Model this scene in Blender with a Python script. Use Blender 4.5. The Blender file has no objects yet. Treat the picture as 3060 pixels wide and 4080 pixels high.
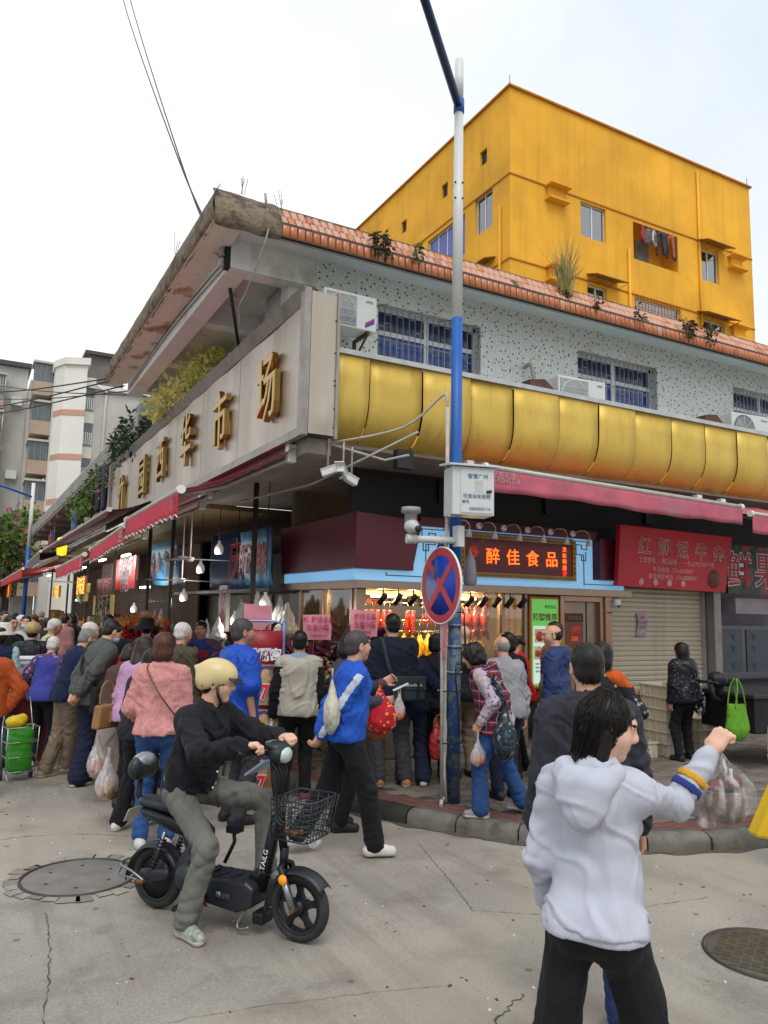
import bpy,math,random
import numpy as np
from mathutils import Vector,Matrix
random.seed(7);RNG=np.random.default_rng(11)
SC=bpy.context.scene;COL=SC.collection
R=math.radians
# ---------------------------------------------------------------- camera
YAW,PITCH,ROLL,CAM_H,F_PX=R(28.45),R(7.334),0.0205,1.88,3058.0
cd=bpy.data.cameras.new('camera');cam=bpy.data.objects.new('camera',cd);COL.objects.link(cam)
r0=Vector((math.cos(YAW),-math.sin(YAW),0));fw=Vector((math.sin(YAW)*math.cos(PITCH),math.cos(YAW)*math.cos(PITCH),math.sin(PITCH)))
u0=r0.cross(fw)
rr=r0*math.cos(ROLL)+u0*math.sin(ROLL);uu=u0*math.cos(ROLL)-r0*math.sin(ROLL)
cam.matrix_world=Matrix(((rr.x,uu.x,-fw.x,0),(rr.y,uu.y,-fw.y,0),(rr.z,uu.z,-fw.z,CAM_H),(0,0,0,1)))
cd.sensor_fit='HORIZONTAL';cd.sensor_width=36;cd.lens=36*F_PX/3060;cd.clip_start=.05;cd.clip_end=3000
SC.camera=cam
# ---------------------------------------------------------------- sky and sun: bright even overcast
SUN_EL,SUN_AZ=R(58),R(205)
w=bpy.data.worlds.new('World');SC.world=w;w.use_nodes=True
wn,wl=w.node_tree.nodes,w.node_tree.links
bg=wn['Background'];bg.inputs['Strength'].default_value=.125
sky=wn.new('ShaderNodeTexSky');sky.sky_type='NISHITA';sky.sun_disc=False
sky.sun_elevation=SUN_EL;sky.sun_rotation=SUN_AZ;sky.air_density=1.2;sky.dust_density=4;sky.ozone_density=1
hs=wn.new('ShaderNodeHueSaturation');hs.inputs['Saturation'].default_value=.35;wl.new(sky.outputs[0],hs.inputs['Color'])
tc=wn.new('ShaderNodeTexCoord');no=wn.new('ShaderNodeTexNoise');no.inputs['Scale'].default_value=1.25;no.inputs['Detail'].default_value=6;no.inputs['Roughness'].default_value=.5
wl.new(tc.outputs['Generated'],no.inputs['Vector'])
cr=wn.new('ShaderNodeValToRGB');cr.color_ramp.elements[0].position=.36;cr.color_ramp.elements[1].position=.6
cr.color_ramp.elements[0].color=(5.0,5.65,6.35,1);cr.color_ramp.elements[1].color=(7.5,7.75,8.0,1)
wl.new(no.outputs['Fac'],cr.inputs['Fac'])
mx=wn.new('ShaderNodeMix');mx.data_type='RGBA';mx.inputs[0].default_value=.92
wl.new(hs.outputs[0],mx.inputs[6]);wl.new(cr.outputs[0],mx.inputs[7]);wl.new(mx.outputs[2],bg.inputs['Color'])
sd=bpy.data.lights.new('sun','SUN');sd.energy=1.5;sd.angle=R(35);sd.color=(1,.97,.93)
sun=bpy.data.objects.new('sun',sd);COL.objects.link(sun)
sv=Vector((math.sin(SUN_AZ)*math.cos(SUN_EL),math.cos(SUN_AZ)*math.cos(SUN_EL),math.sin(SUN_EL)))
sun.rotation_euler=sv.to_track_quat('Z','Y').to_euler();sun.location=sv*60
SC.view_settings.view_transform='Standard';SC.view_settings.look='None';SC.view_settings.exposure=.3;SC.view_settings.gamma=1
SC.view_settings.use_curve_mapping=False
SC.cycles.use_denoising=True
SC.cycles.max_bounces=7;SC.cycles.transparent_max_bounces=16;SC.cycles.sample_clamp_indirect=6
# ---------------------------------------------------------------- helpers
def lin(c):return c/12.92 if c<=.04045 else((c+.055)/1.055)**2.4
def C(hx,k=1.0):
 hx=hx.lstrip('#');return tuple(min(1,lin(int(hx[i:i+2],16)/255)*k)for i in(0,2,4))
MATS={}
class NT:
 """tiny node helper"""
 def __init__(s,name):
  s.m=bpy.data.materials.new(name);s.m.use_nodes=True;s.t=s.m.node_tree;s.b=s.t.nodes['Principled BSDF'];s.out=s.t.nodes['Material Output']
 def n(s,typ,**kw):
  x=s.t.nodes.new('ShaderNode'+typ)
  for k,v in kw.items():
   if k[0]=='_':setattr(x,k[1:],v)
   else:
    i=x.inputs[int(k[1:])]if k[0]=='i' and k[1:].isdigit()else x.inputs[k]
    if hasattr(v,'is_linked')or isinstance(v,bpy.types.NodeSocket):s.t.links.new(v,i)
    else:i.default_value=v
  return x
 def l(s,a,b):s.t.links.new(a,b)
 def obj(s):return s.n('TexCoord').outputs['Object']
 def mapv(s,v,sc=(1,1,1),loc=(0,0,0),rot=(0,0,0)):
  m=s.n('Mapping');s.l(v,m.inputs['Vector']);m.inputs['Scale'].default_value=sc;m.inputs['Location'].default_value=loc;m.inputs['Rotation'].default_value=rot
  return m.outputs[0]
 def noise(s,v,scale,det=4,rough=.55):
  x=s.n('TexNoise',Scale=scale,Detail=det,Roughness=rough);s.l(v,x.inputs['Vector']);return x.outputs['Fac']
 def ramp(s,f,*st):
  x=s.n('ValToRGB');e=x.color_ramp.elements
  while len(e)<len(st):e.new(.5)
  for i,(p,c)in enumerate(st):e[i].position=p;e[i].color=(*c,1)if not isinstance(c,(int,float))else(c,c,c,1)
  s.l(f,x.inputs['Fac']);return x.outputs['Color']
 def mix(s,f,a,b,mode='MIX'):
  x=s.n('Mix',_data_type='RGBA',_blend_type=mode)
  for i,v in((0,f),(6,a),(7,b)):
   if isinstance(v,bpy.types.NodeSocket):s.l(v,x.inputs[i])
   elif isinstance(v,(int,float)):x.inputs[i].default_value=v if i==0 else(v,v,v,1)
   else:x.inputs[i].default_value=(*v[:3],1)
  return x.outputs[2]
 def math(s,op,a,b=0.0,c=None):
  x=s.n('Math',_operation=op)
  for i,v in((0,a),(1,b),(2,c)):
   if v is None:continue
   if isinstance(v,bpy.types.NodeSocket):s.l(v,x.inputs[i])
   else:x.inputs[i].default_value=v
  return x.outputs[0]
 def bump(s,f,st=.3,d=.01):
  x=s.n('Bump',Strength=st,Distance=d);s.l(f,x.inputs['Height']);s.l(x.outputs[0],s.b.inputs['Normal'])
 def fin(s,color=None,rough=.6,metal=0.,spec=.5):
  if color is not None:
   if isinstance(color,bpy.types.NodeSocket):s.l(color,s.b.inputs['Base Color'])
   else:s.b.inputs['Base Color'].default_value=(*color[:3],1)
  if isinstance(rough,bpy.types.NodeSocket):s.l(rough,s.b.inputs['Roughness'])
  else:s.b.inputs['Roughness'].default_value=rough
  s.b.inputs['Metallic'].default_value=metal;s.b.inputs['Specular IOR Level'].default_value=spec
  return s.m
def M(name,hx,k=1.0,rough=.6,metal=0.,var=.14,vs=5.,bump=.15,bs=60.,spec=.4,emit=0.,stain=None,sscale=2.5,samt=.5):
 if name in MATS:return MATS[name]
 t=NT(name);c=C(hx,k);v=t.obj()
 n=t.noise(v,vs)
 a=tuple(min(1,x*(1-var))for x in c);b=tuple(min(1,x*(1+var))for x in c)
 col=t.ramp(n,(.3,a),(.7,b))
 if stain:
  f=t.ramp(t.noise(v,sscale,8,.65),(.52,0.),(.7,samt));col=t.mix(f,col,C(stain))
 if bump:t.bump(t.noise(v,bs,5),bump,.004)
 m=t.fin(col,rough,metal,spec)
 if emit:t.l(col,t.b.inputs['Emission Color']);t.b.inputs['Emission Strength'].default_value=emit
 MATS[name]=m;return m
def LEAF(m):
 nt=m.node_tree
 if nt.nodes.get('Translucent BSDF'):return m
 b=nt.nodes['Principled BSDF'];o=nt.nodes['Material Output'];tr=nt.nodes.new('ShaderNodeBsdfTranslucent');x=nt.nodes.new('ShaderNodeMixShader');x.inputs[0].default_value=.45
 nt.links.new(b.inputs['Base Color'].links[0].from_socket,tr.inputs['Color']);nt.links.new(b.outputs[0],x.inputs[1]);nt.links.new(tr.outputs[0],x.inputs[2]);nt.links.new(x.outputs[0],o.inputs[0]);return m
def GLASS(name,tint='#cfd8dc',rough=.03,alpha=.25):
 if name in MATS:return MATS[name]
 t=NT(name);g=t.n('BsdfGlossy',Roughness=rough);tr=t.n('BsdfTransparent',Color=(*C(tint),1));fr=t.n('Fresnel',IOR=1.5)
 f=t.math('MULTIPLY_ADD',fr.outputs[0],.9,alpha)
 x=t.n('MixShader');t.l(f,x.inputs[0]);t.l(tr.outputs[0],x.inputs[1]);t.l(g.outputs[0],x.inputs[2]);t.l(x.outputs[0],t.out.inputs[0])
 MATS[name]=t.m;return t.m
def EMIT(name,hx,st):
 if name in MATS:return MATS[name]
 t=NT(name);t.fin(C(hx),.5);t.b.inputs['Emission Color'].default_value=(*C(hx),1);t.b.inputs['Emission Strength'].default_value=st
 MATS[name]=t.m;return t.m
def tag(o,label=None,cat=None,group=None,kind=None):
 if label:o['label']=label
 if cat:o['category']=cat
 if group:o['group']=group
 if kind:o['kind']=kind
 return o
def empty(name,loc,label,cat,group=None,rz=0):
 o=bpy.data.objects.new(name,None);COL.objects.link(o);o.location=loc;o.rotation_euler=(0,0,rz);o.empty_display_size=.1
 return tag(o,label,cat,group)
def link(name,me,parent=None,loc=None,rot=None):
 o=bpy.data.objects.new(name,me);COL.objects.link(o)
 if parent is not None:o.parent=parent
 if loc is not None:o.location=loc
 if rot is not None:o.rotation_euler=rot
 return o
def npmesh(name,V,Q,mats,smooth=True,midx=None):
 V=np.asarray(V,np.float32);Q=np.asarray(Q,np.int32);me=bpy.data.meshes.new(name);k=Q.shape[1]
 me.vertices.add(len(V));me.vertices.foreach_set('co',V.ravel())
 me.loops.add(Q.size);me.loops.foreach_set('vertex_index',Q.ravel())
 me.polygons.add(len(Q));me.polygons.foreach_set('loop_start',np.arange(0,Q.size,k,dtype=np.int32))
 if smooth:me.polygons.foreach_set('use_smooth',np.ones(len(Q),bool))
 for m in(mats if isinstance(mats,(list,tuple))else[mats]):me.materials.append(m)
 if midx is not None:me.polygons.foreach_set('material_index',np.asarray(midx,np.int32))
 me.update(calc_edges=True);return me
class B:
 """collects simple shapes into one mesh"""
 def __init__(s):s.v=[];s.f=[];s.mi=[];s.cur=0;s.sm=[];s.smooth=False
 def add(s,V,F,smooth=None):
  o=len(s.v);s.v+=[tuple(p)for p in V];sm=s.smooth if smooth is None else smooth
  for f in F:s.f.append([i+o for i in f]);s.mi.append(s.cur);s.sm.append(sm)
  return s
 def bx(s,x0,y0,z0,x1,y1,z1):
  V=[(x,y,z)for x in(x0,x1)for y in(y0,y1)for z in(z0,z1)]
  return s.add(V,[(0,1,3,2),(4,6,7,5),(0,4,5,1),(2,3,7,6),(0,2,6,4),(1,5,7,3)],False)
 def cb(s,c,d,M3=None):
  d=[x/2 for x in d];V=[Vector((x*d[0],y*d[1],z*d[2]))for x in(-1,1)for y in(-1,1)for z in(-1,1)]
  if M3 is not None:V=[M3@p for p in V]
  c=Vector(c);return s.add([c+p for p in V],[(0,1,3,2),(4,6,7,5),(0,4,5,1),(2,3,7,6),(0,2,6,4),(1,5,7,3)],False)
 def tube(s,pts,r,n=8,caps=True,closed=False):
  P=[Vector(p)for p in pts];m=len(P);rs=r if isinstance(r,(list,tuple))else[r]*m
  V=[];F=[];up=None
  for i in range(m):
   a=P[(i-1)%m]if(i or closed)else P[0];b=P[(i+1)%m]if(i<m-1 or closed)else P[-1]
   t=(b-a).normalized()
   if up is None:
    up=Vector((0,0,1))if abs(t.z)<.9 else Vector((1,0,0))
   x=t.cross(up).normalized();up=x.cross(t).normalized()
   for j in range(n):
    q=2*math.pi*j/n;V.append(P[i]+(x*math.cos(q)+up*math.sin(q))*rs[i])
  for i in range(m if closed else m-1):
   for j in range(n):
    a=i*n+j;b=i*n+(j+1)%n;c=((i+1)%m)*n+(j+1)%n;d=((i+1)%m)*n+j
    F.append((a,d,c,b))
  s.add(V,F,True)
  if caps and not closed:
   o=len(s.v)-len(V)
   s.f.append([o+j for j in range(n)]);s.f.append([o+(m-1)*n+j for j in range(n)][::-1]);s.mi+=[s.cur]*2;s.sm+=[False]*2
  return s
 def lathe(s,prof,c=(0,0,0),M3=None,n=20,a0=0.,a1=2*math.pi):
  """prof: (radius, z) list about local z"""
  full=abs(a1-a0-2*math.pi)<1e-4;k=n if full else n+1;V=[];F=[];c=Vector(c)
  for(r_,z)in prof:
   for j in range(k):
    q=a0+(a1-a0)*j/n;p=Vector((r_*math.cos(q),r_*math.sin(q),z));V.append(c+(M3@p if M3 is not None else p))
  for i in range(len(prof)-1):
   for j in range(n):
    a=i*k+j;b=i*k+(j+1)%k;F.append((a,b,b+k,a+k))
  return s.add(V,F,True)
 def prism(s,poly,off,M4=None):
  """planar polygon (3D points) extruded by vector off"""
  P=[Vector(p)for p in poly];o=Vector(off);n=len(P);V=P+[p+o for p in P]
  if M4 is not None:V=[M4@p for p in V]
  F=[list(range(n))[::-1],list(range(n,2*n))]+[(i,(i+1)%n,n+(i+1)%n,n+i)for i in range(n)]
  return s.add(V,F,False)
 def sheet(s,rows,smooth=True):
  m=len(rows[0]);V=[p for r_ in rows for p in r_];F=[]
  for i in range(len(rows)-1):
   for j in range(m-1):a=i*m+j;F.append((a,a+1,a+m+1,a+m))
  return s.add(V,F,smooth)
 def o(s,name,mats,parent=None,loc=None,rot=None,bev=0.,seg=2,solid=0.,sub=0):
  me=bpy.data.meshes.new(name);me.from_pydata([tuple(p)for p in s.v],[],s.f)
  for m in(mats if isinstance(mats,(list,tuple))else[mats]):me.materials.append(m)
  me.polygons.foreach_set('material_index',s.mi);me.polygons.foreach_set('use_smooth',s.sm);me.update()
  o=link(name,me,parent,loc,rot)
  if solid:md=o.modifiers.new('solid','SOLIDIFY');md.thickness=solid;md.offset=0
  if bev:md=o.modifiers.new('bevel','BEVEL');md.width=bev;md.segments=seg;md.limit_method='ANGLE';md.angle_limit=R(40)
  if sub:md=o.modifiers.new('sub','SUBSURF');md.levels=sub;md.render_levels=sub
  return o
def box(name,x0,y0,z0,x1,y1,z1,mat,parent=None,bev=0.):return B().bx(x0,y0,z0,x1,y1,z1).o(name,mat,parent,bev=bev)
def text(s_,size,mat,M4,parent=None,name='lettering',ext=.002,off=0.,sx=1.,bevel=0.,align='CENTER'):
 cu=bpy.data.curves.new('t','FONT');cu.body=s_;cu.size=size;cu.extrude=ext;cu.offset=off;cu.resolution_u=2
 cu.align_x=align;cu.align_y='CENTER';cu.bevel_depth=bevel;cu.bevel_resolution=1
 ob=bpy.data.objects.new('t',cu);tm=ob.to_mesh();n=len(tm.vertices)
 V=np.empty(n*3,np.float32);tm.vertices.foreach_get('co',V);V=V.reshape(-1,3);V[:,0]*=sx
 fs=[tuple(p.vertices)for p in tm.polygons]
 if n:
  mid=(V.max(0)+V.min(0))/2;V[:,1]-=mid[1]
  if align=='CENTER':V[:,0]-=mid[0]
 me=bpy.data.meshes.new(name);me.from_pydata(V.tolist(),[],fs);me.materials.append(mat);me.update()
 ob.to_mesh_clear();bpy.data.objects.remove(ob);bpy.data.curves.remove(cu)
 o=link(name,me,parent);o.matrix_local=M4;return o
def fy(x,y,z,tilt=0.):return Matrix.Translation((x,y,z))@Matrix.Rotation(R(90)+tilt,4,'X')
def fx(x,y,z,tilt=0.):return Matrix.Translation((x,y,z))@Matrix.Rotation(R(-90),4,'Z')@Matrix.Rotation(R(90)+tilt,4,'X')
def copy_tree(o,parent=None):
 c=o.copy();COL.objects.link(c);c.parent=parent
 for ch in list(o.children):copy_tree(ch,c)
 return c
# shared materials
steel=M('brushed_steel','#b9b2a8',1,.33,.9,.08,3,.05,90);dark=M('dark_metal','#2a2a2c',1,.5,.3);black=M('black_plastic','#151517',1,.45,0,.1)
whitep=M('white_paint','#d9dad6',1,.5,0,.06,3,.05,40);rust=M('rusty_steel','#5a4238',1,.7,.3,.25,12,.3,80)
concrete_w=M('painted_soffit','#dcdcd8',1,.85,0,.06,2,.2,30,stain='#7d6a58',sscale=1.2,samt=.55)
wood=M('wood','#6e4a30',1,.6,0,.2,8)
# ---------------------------------------------------------------- ground, kerb, pavement
def ground_mat():
 t=NT('street_concrete');v=t.obj()
 c=t.ramp(t.noise(v,.55,8,.6),(.3,C('#918a7f',.74)),(.5,C('#9c958a',.83)),(.72,C('#aaa397',.9)))
 fine=t.ramp(t.noise(v,55,8,.78),(.28,.55),(.5,1.),(.75,1.3));c=t.mix(1.,c,fine,'MULTIPLY')
 st=t.ramp(t.noise(t.mapv(v,(1,1,1),(7,3,0)),1.6,10,.7),(.5,0.),(.72,.75));c=t.mix(st,c,C('#665e51',.75));tm_=t.ramp(t.noise(t.mapv(v,(2.6,.22,1),(0,0,0),(0,0,-.9)),1.5,6,.6),(.52,0.),(.72,.5));c=t.mix(tm_,c,C('#6e675c',.8));pt=t.ramp(t.noise(t.mapv(v,(1,1,1),(2,9,0)),.35,3,.4),(.5,0.),(.56,.35));c=t.mix(pt,c,C('#b3aa9a',.95))
 vo=t.n('TexVoronoi',Scale=26.);t.l(v,vo.inputs['Vector']);sp=t.ramp(vo.outputs['Distance'],(.04,1.),(.075,0.))
 gate=t.ramp(t.noise(v,9,3),(.5,0.),(.6,1.));sp=t.mix(1.,sp,gate,'MULTIPLY');c=t.mix(sp,c,C('#d0c8bb',1))
 vo2=t.n('TexVoronoi',Scale=3.1);t.l(t.mapv(v,(1,1,1),(1.7,.4,0)),vo2.inputs['Vector']);s2=t.ramp(vo2.outputs['Distance'],(.05,1.),(.085,0.));c=t.mix(t.mix(1.,s2,.55,'MULTIPLY'),c,C('#4b443c',.7))
 t.bump(t.math('ADD',t.noise(v,120,6),t.noise(v,14,4)),.35,.006)
 r_=t.ramp(t.noise(v,2.2,5),(.3,.62),(.7,.85))
 return t.fin(c,r_,0,.35)
gm=ground_mat()
g=B();xs=[-220,-60,-20,-8,0,8,20,60,220];g.sheet([[(x,y,0)for x in xs]for y in[-220,-60,-20,-8,0,8,20,60,260]],False)
tag(g.o('street',gm),kind='structure')
def catmull(P,n):
 P=[Vector((*p,0))if len(p)==2 else Vector(p)for p in P];out=[]
 for i in range(len(P)-1):
  a,b,c,d=P[max(i-1,0)],P[i],P[i+1],P[min(i+2,len(P)-1)]
  for j in range(n):
   t=j/n;out.append(.5*((2*b)+(c-a)*t+(2*a-5*b+4*c-d)*t*t+(3*b-a-3*c+d)*t**3))
 return out+[P[-1]]
KP=catmull([(3.0,13),(3.06,9),(3.14,7.7),(3.36,6.72),(3.62,6.12),(3.9,5.66),(4.25,5.2),(4.7,4.8),(5.2,4.53),(5.7,4.38),(6.3,4.3),(7.5,4.25),(10,4.2),(18,4.2)],14)
def kn(i):
 a=KP[max(i-1,0)];b=KP[min(i+1,len(KP)-1)];t=(b-a).normalized();return Vector((-t.y,t.x,0))
paving_base=M('paving_joint','#4a453f',.8,.9)
pb=B();inner=[KP[i]+kn(i)*.15 for i in range(len(KP))]
pb.prism([(p.x,p.y,0)for p in inner]+[(18,13,0)],(0,0,.117));pav=tag(pb.o('pavement',paving_base),kind='structure')
kerbm=M('kerb_stone','#77736a',.8,.85,0,.22,7,.5,45,stain='#3a362f',sscale=4,samt=.8)
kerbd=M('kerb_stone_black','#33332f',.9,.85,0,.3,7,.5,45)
L=[0.]
for i in range(1,len(KP)):L.append(L[-1]+(KP[i]-KP[i-1]).length)
def katd(d):
 for i in range(1,len(KP)):
  if L[i]>=d:
   f=(d-L[i-1])/(L[i]-L[i-1]);return KP[i-1].lerp(KP[i],f),kn(i-1).lerp(kn(i),f).normalized()
 return KP[-1],kn(len(KP)-1)
d=.3;ki=0
sec=[(0,-.02),(.0,.06),(.012,.095),(.04,.122),(.075,.133),(.15,.134),(.15,-.02)]
while d<L[-1]-.8:
 ln=random.choice([.48,.55,.62]);bb=B();rows=[];dz=random.uniform(-.006,.006);dn=random.uniform(-.008,.008)
 for q in range(5):
  p,n=katd(d+.006+(ln-.012)*q/4);e=.012 if q in(0,4)else 0
  rows.append([p+n*(a+dn+(e if a<.1 else 0))+Vector((0,0,z+dz-(e if z>.1 else 0)))for a,z in sec])
 bb.sheet(rows,True);bb.add(rows[0],[list(range(7))],False);bb.add(rows[-1],[list(range(7))[::-1]],False)
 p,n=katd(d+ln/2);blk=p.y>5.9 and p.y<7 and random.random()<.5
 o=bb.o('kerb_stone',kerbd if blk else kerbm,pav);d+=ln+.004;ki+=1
# pavers: red strip behind the kerb, then grey-brown bricks in running bond
pm=[M('paver_grey','#807a71',.75,.8,0,.25,5,.4,50,stain='#4e4942',sscale=3),M('paver_brown','#7b6d60',.72,.8,0,.25,5,.4,50,stain='#4e4942',sscale=3),M('paver_dark','#6b665f',.7,.8,0,.25,5,.4,50)]
redp=M('paver_red','#7c5047',.7,.8,0,.25,6,.4,50,stain='#5b5149',sscale=4,samt=.8)
def kdist(x,y):
 best=9;s=1
 for i in range(0,len(KP),2):
  dd=math.hypot(KP[i].x-x,KP[i].y-y)
  if dd<best:best=dd;n=kn(i);s=1 if(x-KP[i].x)*n.x+(y-KP[i].y)*n.y>0 else-1
 return best*s
d=.3;reds=[]
while d<L[-1]-1.2:
 p,n=katd(d+.12);t=Vector((n.y,-n.x,0))
 for row in(0,1):reds.append((p+n*(.215+.125*row),math.atan2(t.y,t.x)))
 d+=.245
def brick_mesh(lx,ly,m):
 b=B();h=.016;e=.006
 V=[(-lx,-ly,-h),(lx,-ly,-h),(lx,ly,-h),(-lx,ly,-h),(-lx,-ly,-e),(lx,-ly,-e),(lx,ly,-e),(-lx,ly,-e),(-lx+e,-ly+e,0),(lx-e,-ly+e,0),(lx-e,ly-e,0),(-lx+e,ly-e,0)]
 F=[(8,9,10,11)]+[(a,(a+1)%4,4+(a+1)%4,4+a)for a in range(4)]+[(4+a,4+(a+1)%4,8+(a+1)%4,8+a)for a in range(4)]
 b.add(V,F,False);me=bpy.data.meshes.new('brick');me.from_pydata(b.v,[],b.f);me.materials.append(m);me.update();return me
greyB=[brick_mesh(.146,.071,m)for m in pm];redB=brick_mesh(.116,.058,redp)
cand=[]
for iy in range(60):
 y=4.35+iy*.15
 for ix in range(64):
  x=3.0+ix*.3+(.15 if iy%2 else 0)
  if y>8.6 or x>15:continue
  if kdist(x,y)>.46:cand.append((x,y,0.,None))
for p,a in reds:cand.append((p.x,p.y,a,'r'))
cand.sort(key=lambda c:math.hypot(c[0],c[1]));rest={}
for i,(x,y,a,k)in enumerate(cand):
 me=redB if k else greyB[RNG.choice(3,p=(.5,.32,.18))]
 loc=(x+random.uniform(-.003,.003),y+random.uniform(-.003,.003),.131+random.uniform(-.004,.004));rot=(random.uniform(-.012,.012),random.uniform(-.012,.012),a+random.uniform(-.02,.02))
 if i<290:link('paver',me,pav,loc,rot)
 else:rest.setdefault(me.name,(me,[]))[1].append((loc,rot))
rb=B();rm=greyB+[redB]
for me,L_ in rest.values():
 rb.cur=[m.name for m in rm].index(me.name);V=[v.co.copy()for v in me.vertices];F=[tuple(p.vertices)for p in me.polygons]
 for loc,rot in L_:
  c_,s_=math.cos(rot[2]),math.sin(rot[2]);rb.add([(loc[0]+v.x*c_-v.y*s_,loc[1]+v.x*s_+v.y*c_,loc[2]+v.z)for v in V],F,False)
tag(rb.o('paver_field',[m.materials[0]for m in rm],pav),kind='stuff')
# damp strip, cracks and slab joints in the street
crackm=M('crack_dirt','#58534b',.7,.9)
def crack(pts,wd,jit=.02,seed=0,nm='crack'):
 rnd=random.Random(seed);P=catmull(pts,26);b=B();V=[]
 for i,p in enumerate(P):
  a=P[max(i-1,0)];c=P[min(i+1,len(P)-1)];t=(c-a).normalized();n=Vector((-t.y,t.x,0));q=p+n*rnd.uniform(-jit,jit)*.8;ww=wd*.5*rnd.uniform(.15,1.3)
  V.append((q-n*ww+Vector((0,0,.003)),q+n*ww+Vector((0,0,.003))))
 b.sheet(V,False);return b
ck=B()
for pts,wd,jit,sd_ in[(((3.42,5.6),(3.15,4.7),(3.0,4.25)),.006,.008,1),(((1.45,2.95),(1.75,3.05),(2.1,3.0),(2.6,3.25)),.012,.02,2),(((.35,2.6),(.42,3.6),(.55,4.6),(.6,5.35)),.008,.012,3),(((-.9,7.6),(.1,7.15),(.9,7.05),(1.6,6.6)),.006,.02,4),
  (((2.1,3.0),(2.4,2.75),(2.9,2.7)),.005,.015,5),(((1.3,6.1),(2.0,6.0),(2.9,6.2)),.006,.02,6),(((-.3,5.0),(.05,5.35),(.3,5.6)),.006,.02,7),(((1.15,2.75),(1.3,2.85),(1.45,2.95)),.045,.03,8),(((3.0,4.25),(3.6,3.9),(4.6,3.75)),.004,.012,9),(((-.5,3.4),(.9,3.75),(2.3,3.5)),.003,.012,10)]:
 c_=crack(pts,wd,jit,sd_);ck.add(c_.v,c_.f,False)
tag(ck.o('street_crack',crackm),kind='structure')
wet=M('damp_gutter','#6b6356',.7,.5,0,.25,5,.1,60)
b=B();rows=[]
for q in range(60):
 p,n=katd(4.8+q*.105);w_=.02+.035*abs(math.sin(q*.7)+.6*math.sin(q*1.9))+.02*random.random();rows.append((p-n*w_+Vector((0,0,.004)),p+n*.02+Vector((0,0,.004))))
b.sheet(rows,False);tag(b.o('damp_gutter',wet),kind='structure')
# small litter lying in the street
litter=[M('litter_white','#d8d4cc'),M('litter_brown','#5a4632'),M('litter_green','#8b9a68')];lb=B()
for i in range(420):
 a=random.uniform(0,1);x=random.uniform(-.6,5);y=random.uniform(2.2,9);s_=random.uniform(.003,.011)
 if kdist(x,y)>-.05:continue
 lb.cur=RNG.choice(3,p=(.3,.6,.1));lb.cb((x,y,s_*.3),(s_*random.uniform(1,2.5),s_,s_*.6),Matrix.Rotation(random.uniform(0,3),3,'Z'))
tag(lb.o('street_litter',litter,None),'scattered crumbs of litter on the grey street','litter',kind='stuff')
# manhole covers
def manhole(c,r_,label,kindp):
 e=empty('manhole_cover',(c[0],c[1],0),label,'manhole cover')
 cm=M('cast_iron_'+kindp,'#8b877f' if kindp=='plain' else '#6d6556',.8,.6,.35,.2,6,.4,70)
 b=B();b.lathe([(0,.006),(r_*.93,.006),(r_*.95,.004),(r_*.95,-.01)],n=48);b.o('lid',cm,e)
 b=B();b.lathe([(r_*.965,-.01),(r_*.965,.012),(r_,.012),(r_*1.01,.002)],n=48);b.o('ring',M('manhole_ring','#4d4a45',.8,.6,.4),e)
 if kindp=='plain':
  b=B()
  for q in range(26):
   a0=q*2*math.pi/26+random.uniform(-.07,.02);a1=(q+1)*2*math.pi/26+random.uniform(-.08,.02);ro=r_*random.uniform(1.15,1.32);k=5
   V=[(r_*1.03*math.cos(a0+(a1-a0)*j/k),r_*1.03*math.sin(a0+(a1-a0)*j/k),.006)for j in range(k+1)]+[(ro*math.cos(a1+(a0-a1)*j/k),ro*math.sin(a1+(a0-a1)*j/k),.006)for j in range(k+1)]
   b.cur=RNG.choice(3,p=(.72,.24,.04));b.prism(V,(0,0,.001))
  b.o('broken_collar',[M('collar_concrete','#9c958a',.8,.9,0,.2,6,.5,60),M('collar_dark','#8a8378',.75,.9,0,.2,6,.5,60),M('collar_red','#8a6a5a',.7)],e)
  b=B()
  for q in range(6):a=q*1.05+.3;b.lathe([(0,.009),(.012,.008),(.014,.004)],(r_*.6*math.cos(a),r_*.6*math.sin(a),0),n=8)
  b.o('lifting_hole',dark,e)
 else:
  b=B()
  for i in range(-6,7):
   for j in range(-6,7):
    if math.hypot(i,j)*.052>r_*.86:continue
    for q in range(4):
     o=(q-1.5)*.0115
     if(i+j)%2:b.cb((i*.052+o,j*.052,.008),(.006,.042,.006))
     else:b.cb((i*.052,j*.052+o,.008),(.042,.006,.006))
  tag(b.o('tread_bars',cm,e),kind='stuff')
  b=B();b.cb((0,0,.0115),(.085,.05,.005));b.o('badge',cm,e)
 return e
manhole((.86,5.93),.385,'large plain round manhole cover with a broken collar beside the rear wheel','plain')
manhole((4.15,2.98),.36,'round cast iron manhole cover with basket-weave tread at the right edge','tread').rotation_euler.z=.5
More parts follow.
